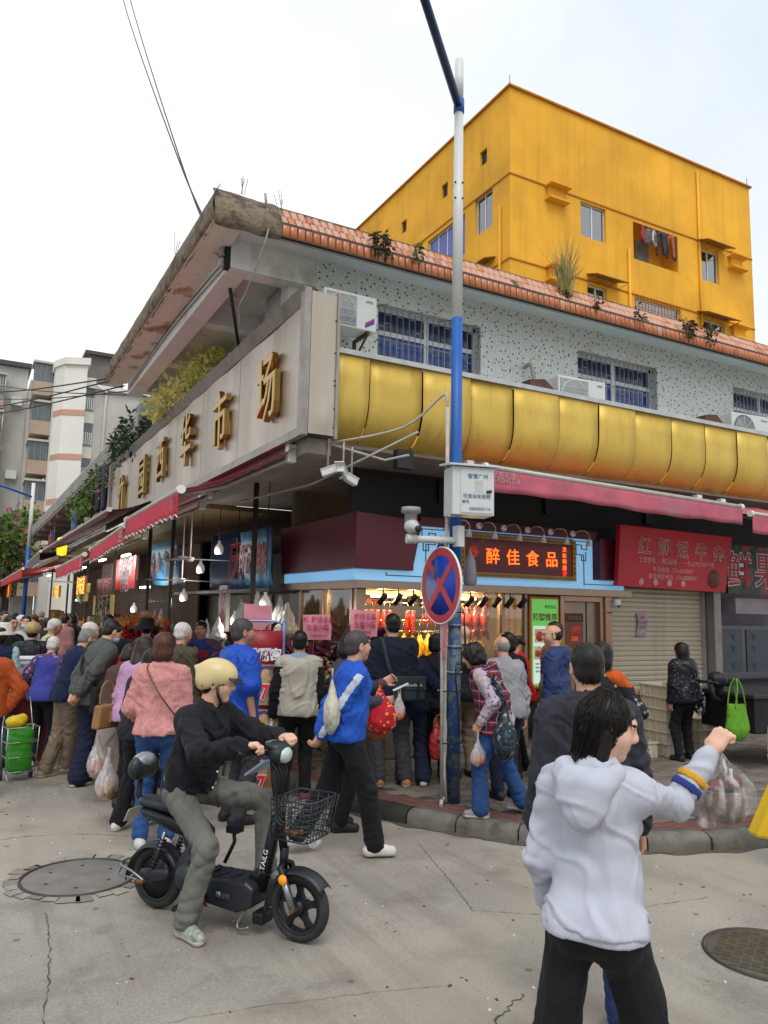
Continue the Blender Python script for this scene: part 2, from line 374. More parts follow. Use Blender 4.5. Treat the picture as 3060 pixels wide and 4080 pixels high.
# ---------------------------------------------------------------- the market building
mk=empty('market_building',(3.4,8.2,0),'two-storey corner market building with mosaic upper wall and orange tiled eave','building')
mk.location=(0,0,0)
def mosaic():
 t=NT('mosaic_tiles');v=t.obj()
 # small square mosaic: white with scattered dark green chips, joints recessed by bump
 sx=t.n('SeparateXYZ');t.l(v,sx.inputs[0]);u_=t.math('ADD',sx.outputs[0],sx.outputs[1]);s_=1/.026
 cu,cz=t.math('MULTIPLY',u_,s_),t.math('MULTIPLY',sx.outputs[2],s_)
 fu,fz=t.math('FLOOR',cu),t.math('FLOOR',cz);cv=t.n('CombineXYZ');t.l(fu,cv.inputs[0]);t.l(fz,cv.inputs[1])
 wn_=t.n('TexWhiteNoise',_noise_dimensions='2D');t.l(cv.outputs[0],wn_.inputs['Vector']);bu,bz=t.math('FLOOR',t.math('DIVIDE',fu,4.)),t.math('FLOOR',t.math('DIVIDE',fz,4.));bv=t.n('CombineXYZ');t.l(bu,bv.inputs[0]);t.l(bz,bv.inputs[1]);wb=t.n('TexWhiteNoise',_noise_dimensions='2D');t.l(bv.outputs[0],wb.inputs['Vector']);loc_=t.math('ADD',t.math('SUBTRACT',fu,t.math('MULTIPLY',bu,4.)),t.math('MULTIPLY',t.math('SUBTRACT',fz,t.math('MULTIPLY',bz,4.)),4.));chip=t.math('LESS_THAN',t.math('ABSOLUTE',t.math('SUBTRACT',loc_,t.math('FLOOR',t.math('MULTIPLY',wb.outputs['Value'],16.)))),.5)
 base=t.ramp(wn_.outputs['Value'],(.0,C('#ccd4d0',.95)),(.5,C('#dce1dc',.95)),(1.,C('#e6e9e4',.97)));base=t.mix(chip,base,C('#4a625a',1))
 e=t.math('ABSOLUTE',t.math('SUBTRACT',t.math('FRACT',cu),.5));e2=t.math('ABSOLUTE',t.math('SUBTRACT',t.math('FRACT',cz),.5));jm=t.math('GREATER_THAN',t.math('MAXIMUM',e,e2),.44)
 c=t.mix(jm,base,C('#9aa09b',.8));st=t.ramp(t.noise(v,1.3,7,.6),(.56,0.),(.78,.4));c=t.mix(st,c,C('#a89c86',.85))
 t.bump(t.math('MULTIPLY',jm,-1.),.3,.004);return t.fin(c,.35,0,.5)
mos=mosaic()
plaster=M('weathered_plaster','#d6d8d4',1,.9,0,.1,2,.4,20,stain='#8a7a66',sscale=1.1,samt=.8)
plaster_blue=M('peeling_paint','#cdd8dc',1,.9,0,.1,1.5,.5,12,stain='#d6d0bf',sscale=1.6,samt=.9)
def peel_mat():
 t=NT('peeling_soffit');v=t.obj();f=t.noise(t.mapv(v,(1,.7,1)),1.5,9,.62)
 c=t.ramp(f,(.3,C('#7d6652',.9)),(.37,C('#b0957a',1)),(.42,C('#c0aa92',1)),(.43,C('#dcd4ca',1)),(.7,C('#dddad4',1)))
 dk=t.ramp(t.noise(v,6,8,.7),(.6,0.),(.78,.5));c=t.mix(dk,c,C('#6d5c4e',.9));t.bump(f,1.,.03);return t.fin(c,.92,0,.2)
peel=peel_mat()
def old_conc():
 t=NT('mossy_concrete');v=t.obj();f=t.noise(v,4,10,.72)
 c=t.ramp(f,(.3,C('#3a352f')),(.44,C('#645a4d')),(.54,C('#8d7d6a')),(.62,C('#6d6a55')),(.75,C('#b09c86')))
 t.bump(t.noise(v,9,10,.7),1.,.05);return t.fin(c,.95,0,.2)
oldc=old_conc()
bluew=M('blue_window','#1d3f86',.9,.12,0,.2,1.5,0,10,.6);bluew2=M('navy_window','#16264f',.9,.12,0,.2,1.5,0,10,.6);framew=M('window_frame_white','#cfd4d6',.9,.4,.3,.08)
barm=M('window_bars','#b4b6b4',.8,.45,.6,.15,12)
# upper walls
def wall_with_holes(name,y,x0,x1,z0,z1,holes,mat,parent,th=.2):
 b=B();xs=sorted({x0,x1,*[h[0]for h in holes],*[h[1]for h in holes]});zs=sorted({z0,z1,*[h[2]for h in holes],*[h[3]for h in holes]})
 for i in range(len(xs)-1):
  for j in range(len(zs)-1):
   cx,cz=(xs[i]+xs[i+1])/2,(zs[j]+zs[j+1])/2
   if not any(h[0]<cx<h[1]and h[2]<cz<h[3]for h in holes):b.add([(xs[i],y,zs[j]),(xs[i+1],y,zs[j]),(xs[i+1],y,zs[j+1]),(xs[i],y,zs[j+1])],[(0,1,2,3)],False)
 for h in holes:
  a,c,d0,d1=h;b.add([(a,y,d0),(c,y,d0),(c,y,d1),(a,y,d1),(a,y+th,d0),(c,y+th,d0),(c,y+th,d1),(a,y+th,d1)],[(0,4,5,1),(1,5,6,2),(2,6,7,3),(3,7,4,0)],False)
 return b.o(name,mat,parent)
WX=[(4.3,5.88),(7.61,9.25),(11.04,12.7),(14.3,15.9)]
up=wall_with_holes('upper_wall',8.2,3.45,17.5,4.4,6.12,[(a,b_,4.78,5.73)for a,b_ in WX],mos,mk)
b=B();b.add([(3.45,8.2,4.4),(3.45,16,4.4),(3.45,16,6.1),(3.45,8.2,6.1)],[(0,3,2,1)],False);b.o('upper_side_wall',mos,mk)
box('upper_room_back',3.6,9.3,4.4,17.4,9.35,6.1,M('dark_room','#23262b'),mk)
for wi,(a,c)in enumerate(WX):
 y=8.33;z0,z1=4.78,5.73;wd=B().bx(a,y,z0,c,y+.05,z0+.05).bx(a,y,z1-.05,c,y+.05,z1).bx(a,y,z0,a+.05,y+.05,z1).bx(c-.05,y,z0,c,y+.05,z1).bx(a+.05,y-.004,z1-.36,c-.05,y+.05,z1-.30)
 m_=(a+c)/2;wd.bx(m_-.035,y-.006,z0+.05,m_+.035,y+.05,z1-.05);W=wd.o('window',framew,mk)
 for p0,p1 in((a+.05,m_-.035),(m_+.035,c-.05)):
  for q0,q1 in((z0+.05,z1-.36),(z1-.30,z1-.05)):box('pane',p0,y+.02,q0,p1,y+.026,q1,bluew if q0<z0+.2 else bluew2,W)
 b=B();n=17
 for i in range(n+1):
  x=a+.02+(c-a-.04)*i/n;b.tube([(x,8.23,z0+.01),(x,8.23,z1-.01)],.006,5)
  if i<n:
   for zc in((z0+.18+.06*(i%3)),(z0+.42+.05*((i*2)%3)),(z0+.62+.05*((i+1)%3)),(z1-.12)):
    if(i+int(zc*20))%2:b.tube([(x,8.23,zc),(x+(c-a-.04)/n,8.23,zc)],.005,4)
 for zc in(z0+.02,z0+.5,z1-.02):b.tube([(a,8.23,zc),(c,8.23,zc)],.006,5)
 tag(b.o('grille',barm,W),kind='stuff')
# roof slab, eaves, tiles
b=B();b.prism([(2.05,7.75,6.36),(17.5,7.75,6.36),(17.5,16,6.36),(2.05,14.6,6.36)],(0,0,-.22));b.o('roof_slab',oldc,mk)
def rough_strip(rows,amp,mat,name,sub=1):
 rnd=random.Random(5);b=B();b.sheet([[(p[0]+rnd.uniform(-amp,amp),p[1]+rnd.uniform(-amp,amp),p[2]+rnd.uniform(-amp,amp))for p in r_]for r_ in rows],True);return b.o(name,mat,mk,sub=sub)
ys=[7.5+7.05*i/60 for i in range(61)]
rough_strip([[(2.06,y+(0 if i else .0),6.33),(1.99,y,6.25),(1.965,y,6.12),(1.97,y,6.02),(1.985,y,5.95),(2.03,y,5.935)]for i,y in enumerate(ys)],.014,oldc,'weathered_eave_edge')
xs_=[1.985+.75*i/8 for i in range(9)]
rough_strip([[(x,7.72,6.36),(x,7.6,6.24),(x,7.5,6.12),(x,7.49,6.0),(x,7.5,5.9),(x,7.56,5.86)]for x in xs_],.016,oldc,'broken_eave_corner')
# soffits: left one peeling, front one in flaking pale paint; ring beam and coffers
b=B();b.sheet([[(2.0,y,5.935),(2.18,y,5.955),(2.37,y,5.985)]for y in ys[::3]],False);b.o('peeling_soffit',peel,mk)
b=B();xs2=[2.0+15.4*i/40 for i in range(41)];b.sheet([[(x,7.54,5.885),(x,7.85,5.99),(x,8.2,6.08)]for x in xs2],False);b.o('front_soffit',plaster_blue,mk)
beamp=M('beam_paint','#dedede',1,.8,0,.05,2,.2,30,stain='#a89a88',sscale=1,samt=.5)
b=B().bx(2.37,8.2,5.74,2.62,14.45,6.1);b.o('eave_beam',beamp,mk)
box('eave_beam',2.37+.252,8.203,5.742,3.448,8.45,6.1,plaster,mk)
for y in(10.2,12.3,14.2):box('cross_beam',2.622,y,5.8,3.448,y+.22,6.1,beamp,mk)
b=B().bx(2.62,8.45,6.02,3.45,14.4,6.09);b.o('coffer_ceiling',M('coffer_paint','#d3d4d0',1,.85,0,.06,2,.2,30,stain='#6f6a62',sscale=2.2,samt=.6),mk)
tile_m=[M('tile_orange','#c27445',.9,.3,0,.12,9,.1,30),M('tile_orange_pale','#d0987a',.85,.35,0,.12,9,.1,30),M('tile_orange_deep','#b4653a',.9,.3,0,.14,9,.1,30)]
box('tile_bed',2.6,7.512,5.9,17.4,7.6,6.07,M('mortar','#55483f',.8),mk)
b=B();b.prism([(2.3,7.53,6.055),(2.3,7.765,6.345),(2.3,7.8,6.3),(2.3,7.6,6.0)],(15,0,0));b.o('tile_bed',MATS['mortar'],mk)
def tile_mesh(w_,h_,m):
 b=B();e=.008;b.add([(-w_/2,0,0),(w_/2,0,0),(w_/2,0,h_),(-w_/2,0,h_),(-w_/2+e,-.014,e),(w_/2-e,-.014,e),(w_/2-e,-.014,h_-e),(-w_/2+e,-.014,h_-e),(0,-.018,h_/2)],
  [(0,1,5,4),(1,2,6,5),(2,3,7,6),(3,0,4,7),(4,5,8),(5,6,8),(6,7,8),(7,4,8)],True);me=bpy.data.meshes.new('tile');me.from_pydata(b.v,[],b.f);me.materials.append(m);me.polygons.foreach_set('use_smooth',[True]*8);me.update();return me
TL=[tile_mesh(.075,.128,m)for m in tile_m];TU=[tile_mesh(.076,.168,m)for m in tile_m];nt=0;far=B()
slope=math.atan2(.235,.29)
for i in range(160):
 x=2.69+i*.0915
 if x>17.3:break
 for row in range(3):
  if row==2 and False:continue
  if(i in(61,62)and row==1)or(i==36 and row==1)or(i<1 and row==0):continue
  me=(TL[RNG.choice(3,p=(.6,.05,.35))]if row==0 else TU[RNG.choice(3,p=(.25,.7,.05))])
  loc=(x,7.512,5.91)if row==0 else(x-.02 if row==2 else x,7.532+(.118 if row==2 else 0),6.06+(.146 if row==2 else 0));rot=(random.uniform(-.04,.04),random.uniform(-.03,.03),random.uniform(-.03,.03))if row==0 else(-slope+random.uniform(-.03,.03),random.uniform(-.02,.02),random.uniform(-.02,.02))
  if nt<294:link('tile',me,mk,loc,rot);nt+=1
  else:
   far.cur=0 if row==0 else 1;Mx=Matrix.Translation(loc)@Matrix.Rotation(rot[0],4,'X');far.add([Mx@v.co for v in me.vertices],[tuple(p.vertices)for p in me.polygons],True)
for i in range(4):link('tile',TU[1],mk,(2.36+i*.0915,7.65,6.206),(-slope,0,0))
if far.v:tag(far.o('far_tiles',tile_m,mk),kind='stuff')
# canopy deck, gold panels
box('canopy_deck',3.2,7.35,4.4,17.4,8.2,4.5,MATS['weathered_plaster'],mk)
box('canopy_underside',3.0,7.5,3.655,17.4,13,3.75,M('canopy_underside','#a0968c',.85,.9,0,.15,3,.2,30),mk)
gold=None
def gold_mat():
 t=NT('gold_panel');v=t.obj();n=t.noise(t.mapv(v,(1.2,.4,26)),6,5,.6);c=t.ramp(t.noise(v,2.5,4),(.3,C('#c4a54c',1.05)),(.7,C('#d2b45a',1.05)));rgh=t.ramp(n,(.3,.5),(.7,.62));t.bump(t.math('ADD',t.math('MULTIPLY',n,.12),t.noise(v,1.7,3)),.35,.03)
 spots=t.ramp(t.noise(v,30,3),(.72,0.),(.75,.8));c=t.mix(spots,c,C('#5c4422'));stn=t.ramp(t.noise(t.mapv(v,(5,5,.5)),2.,6,.6),(.55,0.),(.8,.35));c=t.mix(stn,c,C('#7d6430'));return t.fin(c,rgh,.45,.4)
goldm=gold_mat()
prof=[(7.2,4.6),(7.2,4.35),(7.2,4.15),(7.212,4.03),(7.245,3.92),(7.30,3.825),(7.38,3.75),(7.48,3.70),(7.6,3.675),(7.85,3.665)]
PX=[3.27,3.69,4.36,5.02,5.65,6.36,7.02,7.68,8.37,9.05,9.73,10.41,11.1,11.78,12.46,13.14,13.8,14.5,15.2]
for i in range(len(PX)-1):
 a,c=PX[i]+.007,PX[i+1]-.007;dy=random.uniform(-.012,.012);tw=random.uniform(-.006,.006);b=B();rows=[]
 for j in range(5):
  f=j/4;bow=.003*math.sin(math.pi*f);rows.append([(a+(c-a)*f+(.006*math.sin(z*3+i)),y+dy+tw*(f-.5)-bow,z)for y,z in prof])
 b.sheet(rows,True);o=b.o('gold_panel',goldm,mk,solid=.006)
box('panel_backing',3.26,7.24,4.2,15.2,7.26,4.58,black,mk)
b=B();b.prism([(3.25,7.17,4.6),(3.25,7.17,4.655),(3.25,7.34,4.655),(3.25,7.34,4.6)],(12,0,0));b.o('metal_trim',M('alu_trim','#b9bab8',.9,.4,.7,.15,6),mk)
# market sign along the side street
sg=empty('market_sign',(0,0,0),'long brushed steel fascia sign with raised gold characters above the side street','sign')
def sst():
 t=NT('stained_stainless');v=t.obj();n=t.noise(t.mapv(v,(1,.8,.12)),1.4,4,.5);c=t.ramp(n,(.25,C('#a3988a',.82)),(.5,C('#b5a999',.88)),(.75,C('#cbc1b2',.93)))
 dr=t.ramp(t.noise(t.mapv(v,(1,9,.4)),2.,5,.6),(.62,0.),(.85,.3));c=t.mix(dr,c,C('#8b7a68'));t.bump(t.noise(t.mapv(v,(1,1,.35)),1.5,3),.5,.05);return t.fin(c,.36,.8,.4)
ss=sst();ssf=M('sign_frame_metal','#b7b2a8',.62,.42,.6,.12,5,.1,40,stain='#7c6c5c',sscale=3,samt=.7)
box('sign_core',2.94,7.12,3.66,3.24,19.3,5.19,M('sign_core','#5b5750',.8,.6,.4),sg)
edges=[7.2,9.35,11.1,12.7,14.3,15.9,17.5,19.1]
for i in range(7):
 a,c=edges[i]+.006,edges[i+1]-.006;b=B();rows=[]
 for j in range(9):
  f=j/8;rows.append([(2.918+.008*math.sin(f*7+i*2+z*2.1)*math.sin(math.pi*f),a+(c-a)*f,z)for z in(3.74,4.0,4.3,4.6,4.9,5.09)])
 b.sheet(rows,True);b.o('sign_panel',ss,sg)
b=B();b.prism([(2.84,7.1,5.215),(2.935,7.1,5.215),(2.935,7.1,5.1),(2.91,7.1,5.07)],(0,12.2,0));b.o('top_frame',M('sign_top_frame','#8c8178',.75,.5,.5,.15,5,.1,40,stain='#5c4c40',sscale=3,samt=.7),sg)
b=B();b.prism([(2.86,7.1,3.63),(2.935,7.1,3.63),(2.935,7.1,3.745),(2.9,7.1,3.745)],(0,12.2,0));b.o('bottom_frame',ssf,sg)
box('end_frame',2.862,7.085,3.64,2.935,7.2,5.2,ssf,sg);box('end_frame',2.862,19.1,3.64,2.935,19.28,5.2,ssf,sg)
b=B();rows=[]
for j in range(7):
 x=2.945+.3*j/6;rows.append([(x,7.098-(.03*math.exp(-((x-3.12)/.09)**2-((z-3.85)/.13)**2)),z)for z in(3.66,3.74,3.82,3.9,3.98,4.1,4.4,4.8,5.18)])
b.sheet(rows,True);b.o('end_panel',ss,sg)
box('corner_trim',3.235,7.08,3.63,3.268,7.13,5.21,ssf,sg)
b=B()
for z in(3.75,3.95,4.2,4.25,4.55,4.9):b.lathe([(0,.006),(.008,.004),(.009,0)],(3.225,7.092,z),Matrix.Rotation(R(90),3,'X'),8)
b.o('rivets',rust,sg)
goldc=M('gold_letters','#b08f52',1,.26,1.,.15,4,.15,25)
for ch,y,z,s_ in(('竹',17.3,4.28,.9),('园',15.1,4.36,.85),('西',13.5,4.42,.8),('华',11.75,4.45,.88),('市',9.92,4.38,.86),('场',8.1,4.36,.84)):
 o=text(ch,s_,goldc,fx(2.86,y,z)@Matrix.Rotation(R(4),4,'Z'),sg,'gold_character',.03,-.001,.76,.009)
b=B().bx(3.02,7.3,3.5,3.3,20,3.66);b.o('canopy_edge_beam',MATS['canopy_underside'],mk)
# ground-floor rear of the market: dark interior
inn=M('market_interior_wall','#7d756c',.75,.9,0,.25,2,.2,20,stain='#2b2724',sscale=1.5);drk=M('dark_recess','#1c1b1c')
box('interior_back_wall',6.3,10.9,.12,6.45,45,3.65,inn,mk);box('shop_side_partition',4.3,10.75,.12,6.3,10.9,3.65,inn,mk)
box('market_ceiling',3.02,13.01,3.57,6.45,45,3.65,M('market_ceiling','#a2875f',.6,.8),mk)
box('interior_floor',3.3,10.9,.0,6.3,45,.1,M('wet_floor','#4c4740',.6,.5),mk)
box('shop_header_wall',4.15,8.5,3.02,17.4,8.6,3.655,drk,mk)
for x in(5.4,7.2,9.2):box('cable_tray',x,8.45,3.3,x+.16,8.497,3.6,black,mk)
box('rear_block',10.2,13.2,.1,17.4,16,4.4,inn,mk)
# second wing farther down the side street: deck with a slatted parapet, wall behind, shops under
wg=empty('market_wing',(0,0,0),'long lower market wing with pale slatted parapet receding down the side street','building')
par=M('slat_parapet','#b6b4ac',.8,.8,0,.12,3,.2,30,stain='#6e675c',sscale=1.5,samt=.6)
for k in range(9):box('slat',2.9-.012*(k%2),16.4,5.5+k*.047,2.99,46,5.5+k*.047+.041,par,wg)
box('parapet_core',2.95,16.38,5.49,3.1,46,5.9,M('parapet_core','#6e6a62',.8),wg)
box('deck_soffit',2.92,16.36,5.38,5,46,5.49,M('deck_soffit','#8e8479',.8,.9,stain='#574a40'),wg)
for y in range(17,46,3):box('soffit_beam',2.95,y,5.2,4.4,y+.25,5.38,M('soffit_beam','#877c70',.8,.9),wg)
box('upper_wall',4.4,14.6,3.7,4.6,46,5.4,M('wing_wall','#a7a39b',.7,.9,stain='#5a534b',sscale=.8),wg)
for k in range(8):box('railing_slat',3.2,16.5,3.75+k*.1,3.25,45,3.75+k*.1+.07,par,wg)
box('floor_deck',3.02,16.3,3.66,4.4,46,3.73,MATS['deck_soffit'],wg)
# ---------------------------------------------------------------- roast-meat shop
YF=8.2
sh=empty('food_shop',(0,0,0),'corner roast meat shop with maroon fascia, pale blue light box and lit display window','shop')
maroon=M('maroon_panel','#5a1a26',.9,.35,.15,.08,2,.03,40);bluebox=EMIT('blue_lightbox','#84b8de',.42);bronze=M('bronze_steel','#a08a76',.9,.35,.7,.1,4,.05,60);copper=M('copper_steel','#a4806a',.9,.3,.8,.1,4,.05,60)
fret=M('fret_brown','#4a342a',1,.5)
def ribbed(name):
 b=B().bx(4.09,8.19,2.24,8.43,8.5,2.375);return b
# light box: lower strip all the way, upper panel in the middle, wraps the corner
b=B().bx(4.075,8.185,2.24,8.43,8.5,2.372);b.o('light_strip',bluebox,sh)
b=B().bx(4.86,8.187,2.372,7.83,8.5,2.94);b.o('light_panel',bluebox,sh)
b=B()
for i in range(30):b.bx(4.06,8.2+i*.0765,2.243,4.078,8.2+i*.0765+.06,2.37)
b.bx(4.079,8.52,2.24,4.3,10.5,2.372);b.o('side_light_strip',bluebox,sh)
box('fascia_backing',4.12,8.51,2.25,8.5,8.55,3.03,maroon,sh)
b=B();b.prism([(4.03,8.12,2.376),(4.83,8.12,2.376),(4.83,8.12,2.44),(4.95,8.12,3.0),(4.03,8.12,3.05)],(0,.3,0));b.o('maroon_panel',maroon,sh,bev=.004)
b=B();b.prism([(4.028,8.125,2.378),(4.028,10.5,2.378),(4.028,10.62,3.04),(4.028,8.125,3.045)],(.25,0,0));b.o('maroon_panel',maroon,sh,bev=.004)
b=B();b.bx(7.9,8.1,2.38,8.62,8.4,2.97);b.o('maroon_panel',maroon,sh,bev=.004)
box('maroon_header',4.95,8.16,2.945,7.9,8.5,3.06,maroon,sh)
# bronze lintel
b=B().bx(4.03,8.08,2.14,8.48,8.5,2.237);b.o('lintel',bronze,sh,bev=.004);box('side_lintel',4.03,8.502,2.14,4.3,10.55,2.237,bronze,sh,.004)
# framed signboard with glowing characters
sb=B().bx(5.55,8.13,2.36,7.44,8.186,2.88).o('signboard',M('sign_maroon','#5a101a',1,.4),sh)
gf=M('gilt_fret','#8a6a34',1,.4,.6)
for a in((5.53,2.84,7.46,2.9),(5.53,2.34,7.46,2.4),(5.53,2.4,5.59,2.84),(7.4,2.4,7.46,2.84)):box('frame_rail',a[0],8.115,a[1],a[2],8.15,a[3],gf,sb)
b=B()
for i in range(24):
 x=5.6+i*.0765
 for z in(2.86,2.36):b.bx(x,8.11,z,x+.05,8.114,z+.006).bx(x,8.11,z+.014,x+.035,8.114,z+.02).bx(x+.05,8.11,z,x+.056,8.114,z+.02)
for i in range(6):
 z=2.43+i*.068
 for x in(5.55,7.42):b.bx(x,8.11,z,x+.006,8.114,z+.045).bx(x+.014,8.11,z,x+.02,8.114,z+.03)
tag(b.o('fret_pattern',fret,sb),kind='stuff')
glow=EMIT('glowing_letters','#ff6418',1.7);glowr=EMIT('glowing_red','#ff2418',1.1)
for i,ch in enumerate('醉佳食品'):text(ch,.225,glow,fy(6.03+i*.33,8.118,2.62)@Matrix.Rotation(R(2),4,'Z'),sb,'glowing_character',.004,.0008)
for i,ch in enumerate('洪秋明题'):text(ch,.075,glow,fy(7.25,8.12,2.77-i*.085),sb,'small_character',.002)
text('印',.06,glowr,fy(7.25,8.12,2.44),sb,'seal',.002,.006)
b=B();b.lathe([(.085,0),(.085,.012),(.075,.012),(.075,.002),(.03,.002),(.03,.012),(0,.012)],(5.72,8.125,2.66),Matrix.Rotation(R(90),3,'X'),8);b.o('emblem',M('emblem_red','#8a2a22',1,.4,emit=.4),sb)
text('®',.06,gf,fy(5.86,8.125,2.8),sb,'mark')
# fretwork lines on the light box
def fretline(name,pts,w_=.011):
 b=B()
 for(x0,z0),(x1,z1)in zip(pts,pts[1:]):b.bx(min(x0,x1)-w_/2,8.176,min(z0,z1)-w_/2,max(x0,x1)+w_/2,8.184,max(z0,z1)+w_/2)
 return b.o(name,fret,sh)
for s_,x in((1,4.98),(-1,7.72)):
 fretline('fretwork',[(x-s_*.02,2.91),(x+s_*.3,2.91)]);fretline('fretwork',[(x,2.91),(x,2.36+.03),(x-s_*.55,2.36-.0)]if False else[(x,2.91),(x,2.8),(x+s_*.1,2.8),(x+s_*.1,2.86),(x+s_*.2,2.86),(x+s_*.2,2.72),(x+s_*.06,2.72),(x+s_*.06,2.3)])
 fretline('fretwork',[(x+s_*.06,2.31),(x-s_*.5,2.31),(x-s_*.5,2.34)]);fretline('fretwork',[(x+s_*.1,2.72),(x+s_*.1,2.64),(x+s_*.02,2.64),(x+s_*.02,2.76)])
fretline('fretwork',[(5.3,2.92),(7.45,2.92)],.02)
# goose-neck lamps
lampw=M('lamp_white','#d6d4cf',1,.4);bulbm=EMIT('lamp_bulb','#ffd9a0',14)
for i in range(6):
 x=5.42+i*.4;e=empty('gooseneck_lamp',(x,8.16,3.0),['goose-neck sign lamp nearest the street pole above the glowing signboard','second goose-neck sign lamp from the pole above the signboard','third goose-neck sign lamp above the signboard','fourth goose-neck sign lamp above the signboard','fifth goose-neck sign lamp above the signboard','rightmost goose-neck sign lamp above the signboard'][i],'lamp','sign lamps above the shop')
 b=B();b.lathe([(0,0),(.045,0),(.045,.03),(.035,.045),(0,.045)],(0,-.0,0),Matrix.Rotation(R(90),3,'X'),14);b.o('wall_rose',lampw,e)
 b=B();b.tube(catmull([(0,-.04,.0),(.03,-.12,.035),(.07,-.2,.03),(.1,-.24,-.03),(.09,-.25,-.09)],6),.009,8);b.o('neck',steel,e)
 b=B();b.lathe([(.014,.05),(.022,.03),(.045,-.05),(.043,-.05),(.018,.02)],(.085,-.25,-.13),Matrix.Rotation(R(8),3,'X'),14);hd=b.o('lamp_head',lampw,e)
 b=B();b.lathe([(0,-.045),(.025,-.04),(.028,-.02),(0,-.01)],(.085,-.25,-.13),Matrix.Rotation(R(8),3,'X'),10);b.o('bulb',bulbm,hd)
# display window: glass, rails, interior
warmw=M('warm_tile_wall','#8f7d68',.8,.4,0,.06,3,.05);stl=M('counter_steel','#a6a19a',.9,.3,.85,.1,4)
box('shop_floor',4.3,8.36,.13,8.0,10.7,.14,M('shop_floor','#6d6257'),sh)
box('rear_wall',4.35,10.55,.14,8.0,10.6,2.13,warmw,sh);box('shop_ceiling',4.3,8.5,2.08,8.0,10.6,2.13,warmw,sh)
box('inner_partition',6.72,8.5,.14,6.77,10.5,2.08,warmw,sh)
for x,w_ in((4.1,.12),(6.24,.05),(6.62,.05)):box('window_post',x,8.2,.14,x+w_,8.3,2.14,bronze,sh,.004)
box('display_base',4.22,8.19,.14,6.62,8.55,.92,stl,sh,.01);box('counter_top',4.2,8.14,.92,6.64,9.0,.96,stl,sh,.005)
g1=GLASS('clear_glass','#f2f4f2',.01,.02)
box('window_glass',4.22,8.235,.96,6.24,8.243,2.14,g1,sh);box('window_glass',6.29,8.235,.96,6.62,8.243,2.14,g1,sh)
for y0,y1 in((8.32,9.05),(9.25,9.9)):box('side_glass',4.11,y0,.5,4.118,y1,2.13,g1,sh)
for y in(8.3,9.06,9.9):box('side_post',4.085,y,.14,4.15,y+.06,2.14,bronze,sh,.003)
box('copper_pillar',4.08,9.13,.14,4.2,9.25,2.14,copper,sh,.01);box('side_base',4.09,8.36,.14,4.18,9.9,.5,stl,sh)
box('side_door',4.15,9.96,.14,4.2,10.5,2.1,M('door_grey','#8c857d',.7),sh)
rail=M('rail_chrome','#c9c6c2',1,.15,1.)
for z,y in((1.765,8.5),(1.98,8.5),(1.62,8.75)):B().tube([(4.25,y,z),(6.24,y,z)],.012,8).o('hanging_rail',rail,sh)
for i in range(6):
 x=4.45+i*.34;b=B();b.lathe([(0,-.012),(.05,-.01),(.055,.012)],(x,8.9,2.068),None,14);b.o('downlight',EMIT('downlight','#ffd08a',26),sh)
for x in(4.55,5.75):box('ceiling_panel_light',x,8.55,2.05,x+.32,8.7,2.078,EMIT('panel_light','#ffe3b4',16),sh)
for i,(x,y,z,p_)in enumerate(((4.5,8.33,2.02,22),(4.95,8.33,2.02,22),(5.4,8.33,2.02,22),(5.85,8.33,2.02,22),(5.3,9.3,1.98,6),(4.8,8.6,1.1,4),(5.9,8.6,1.1,4))):
 ld=bpy.data.lights.new('shop_lamp','POINT');ld.energy=p_;ld.color=(1,.66,.3);ld.shadow_soft_size=.05;lo=bpy.data.objects.new('shop_lamp',ld);COL.objects.link(lo);lo.location=(x,y,z)
# track spotlights under the lintel
names=['leftmost','second','third','fourth','fifth','sixth','seventh','eighth','ninth','tenth','rightmost']
for i in range(11):
 x=4.42+i*.212;e=empty('track_spotlight',(x,8.14,2.14),names[i]+' black cylinder spotlight under the bronze lintel','spotlight','black spotlights under the lintel')
 b=B();b.tube([(0,0,0),(0,0,-.05)],.008,6);b.o('stem',black,e)
 Mr=Matrix.Rotation(R(35),3,'X')@Matrix.Rotation(R(20),3,'Y');b=B();b.lathe([(0,.075),(.03,.075),(.036,.07),(.036,-.075),(.03,-.075),(.03,-.06),(0,-.06)],(0,.015,-.12),Mr,16);b.o('housing',black,e)
# hanging food
skin_red=M('roast_skin','#c8480f',1,.22,0,.35,14,.3,60,.7);skin_dk=M('roast_goose','#8e2c12',.9,.2,0,.6,16,.3,50,.7);skin_y=M('poached_chicken','#f0bd35',1,.3,0,.15,10,.25,70,.6);siu=M('char_siu','#a02a0a',.8,.18,0,.75,22,.6,40,.9)
hookm=M('hook_steel','#bdb8b0',1,.2,1.)
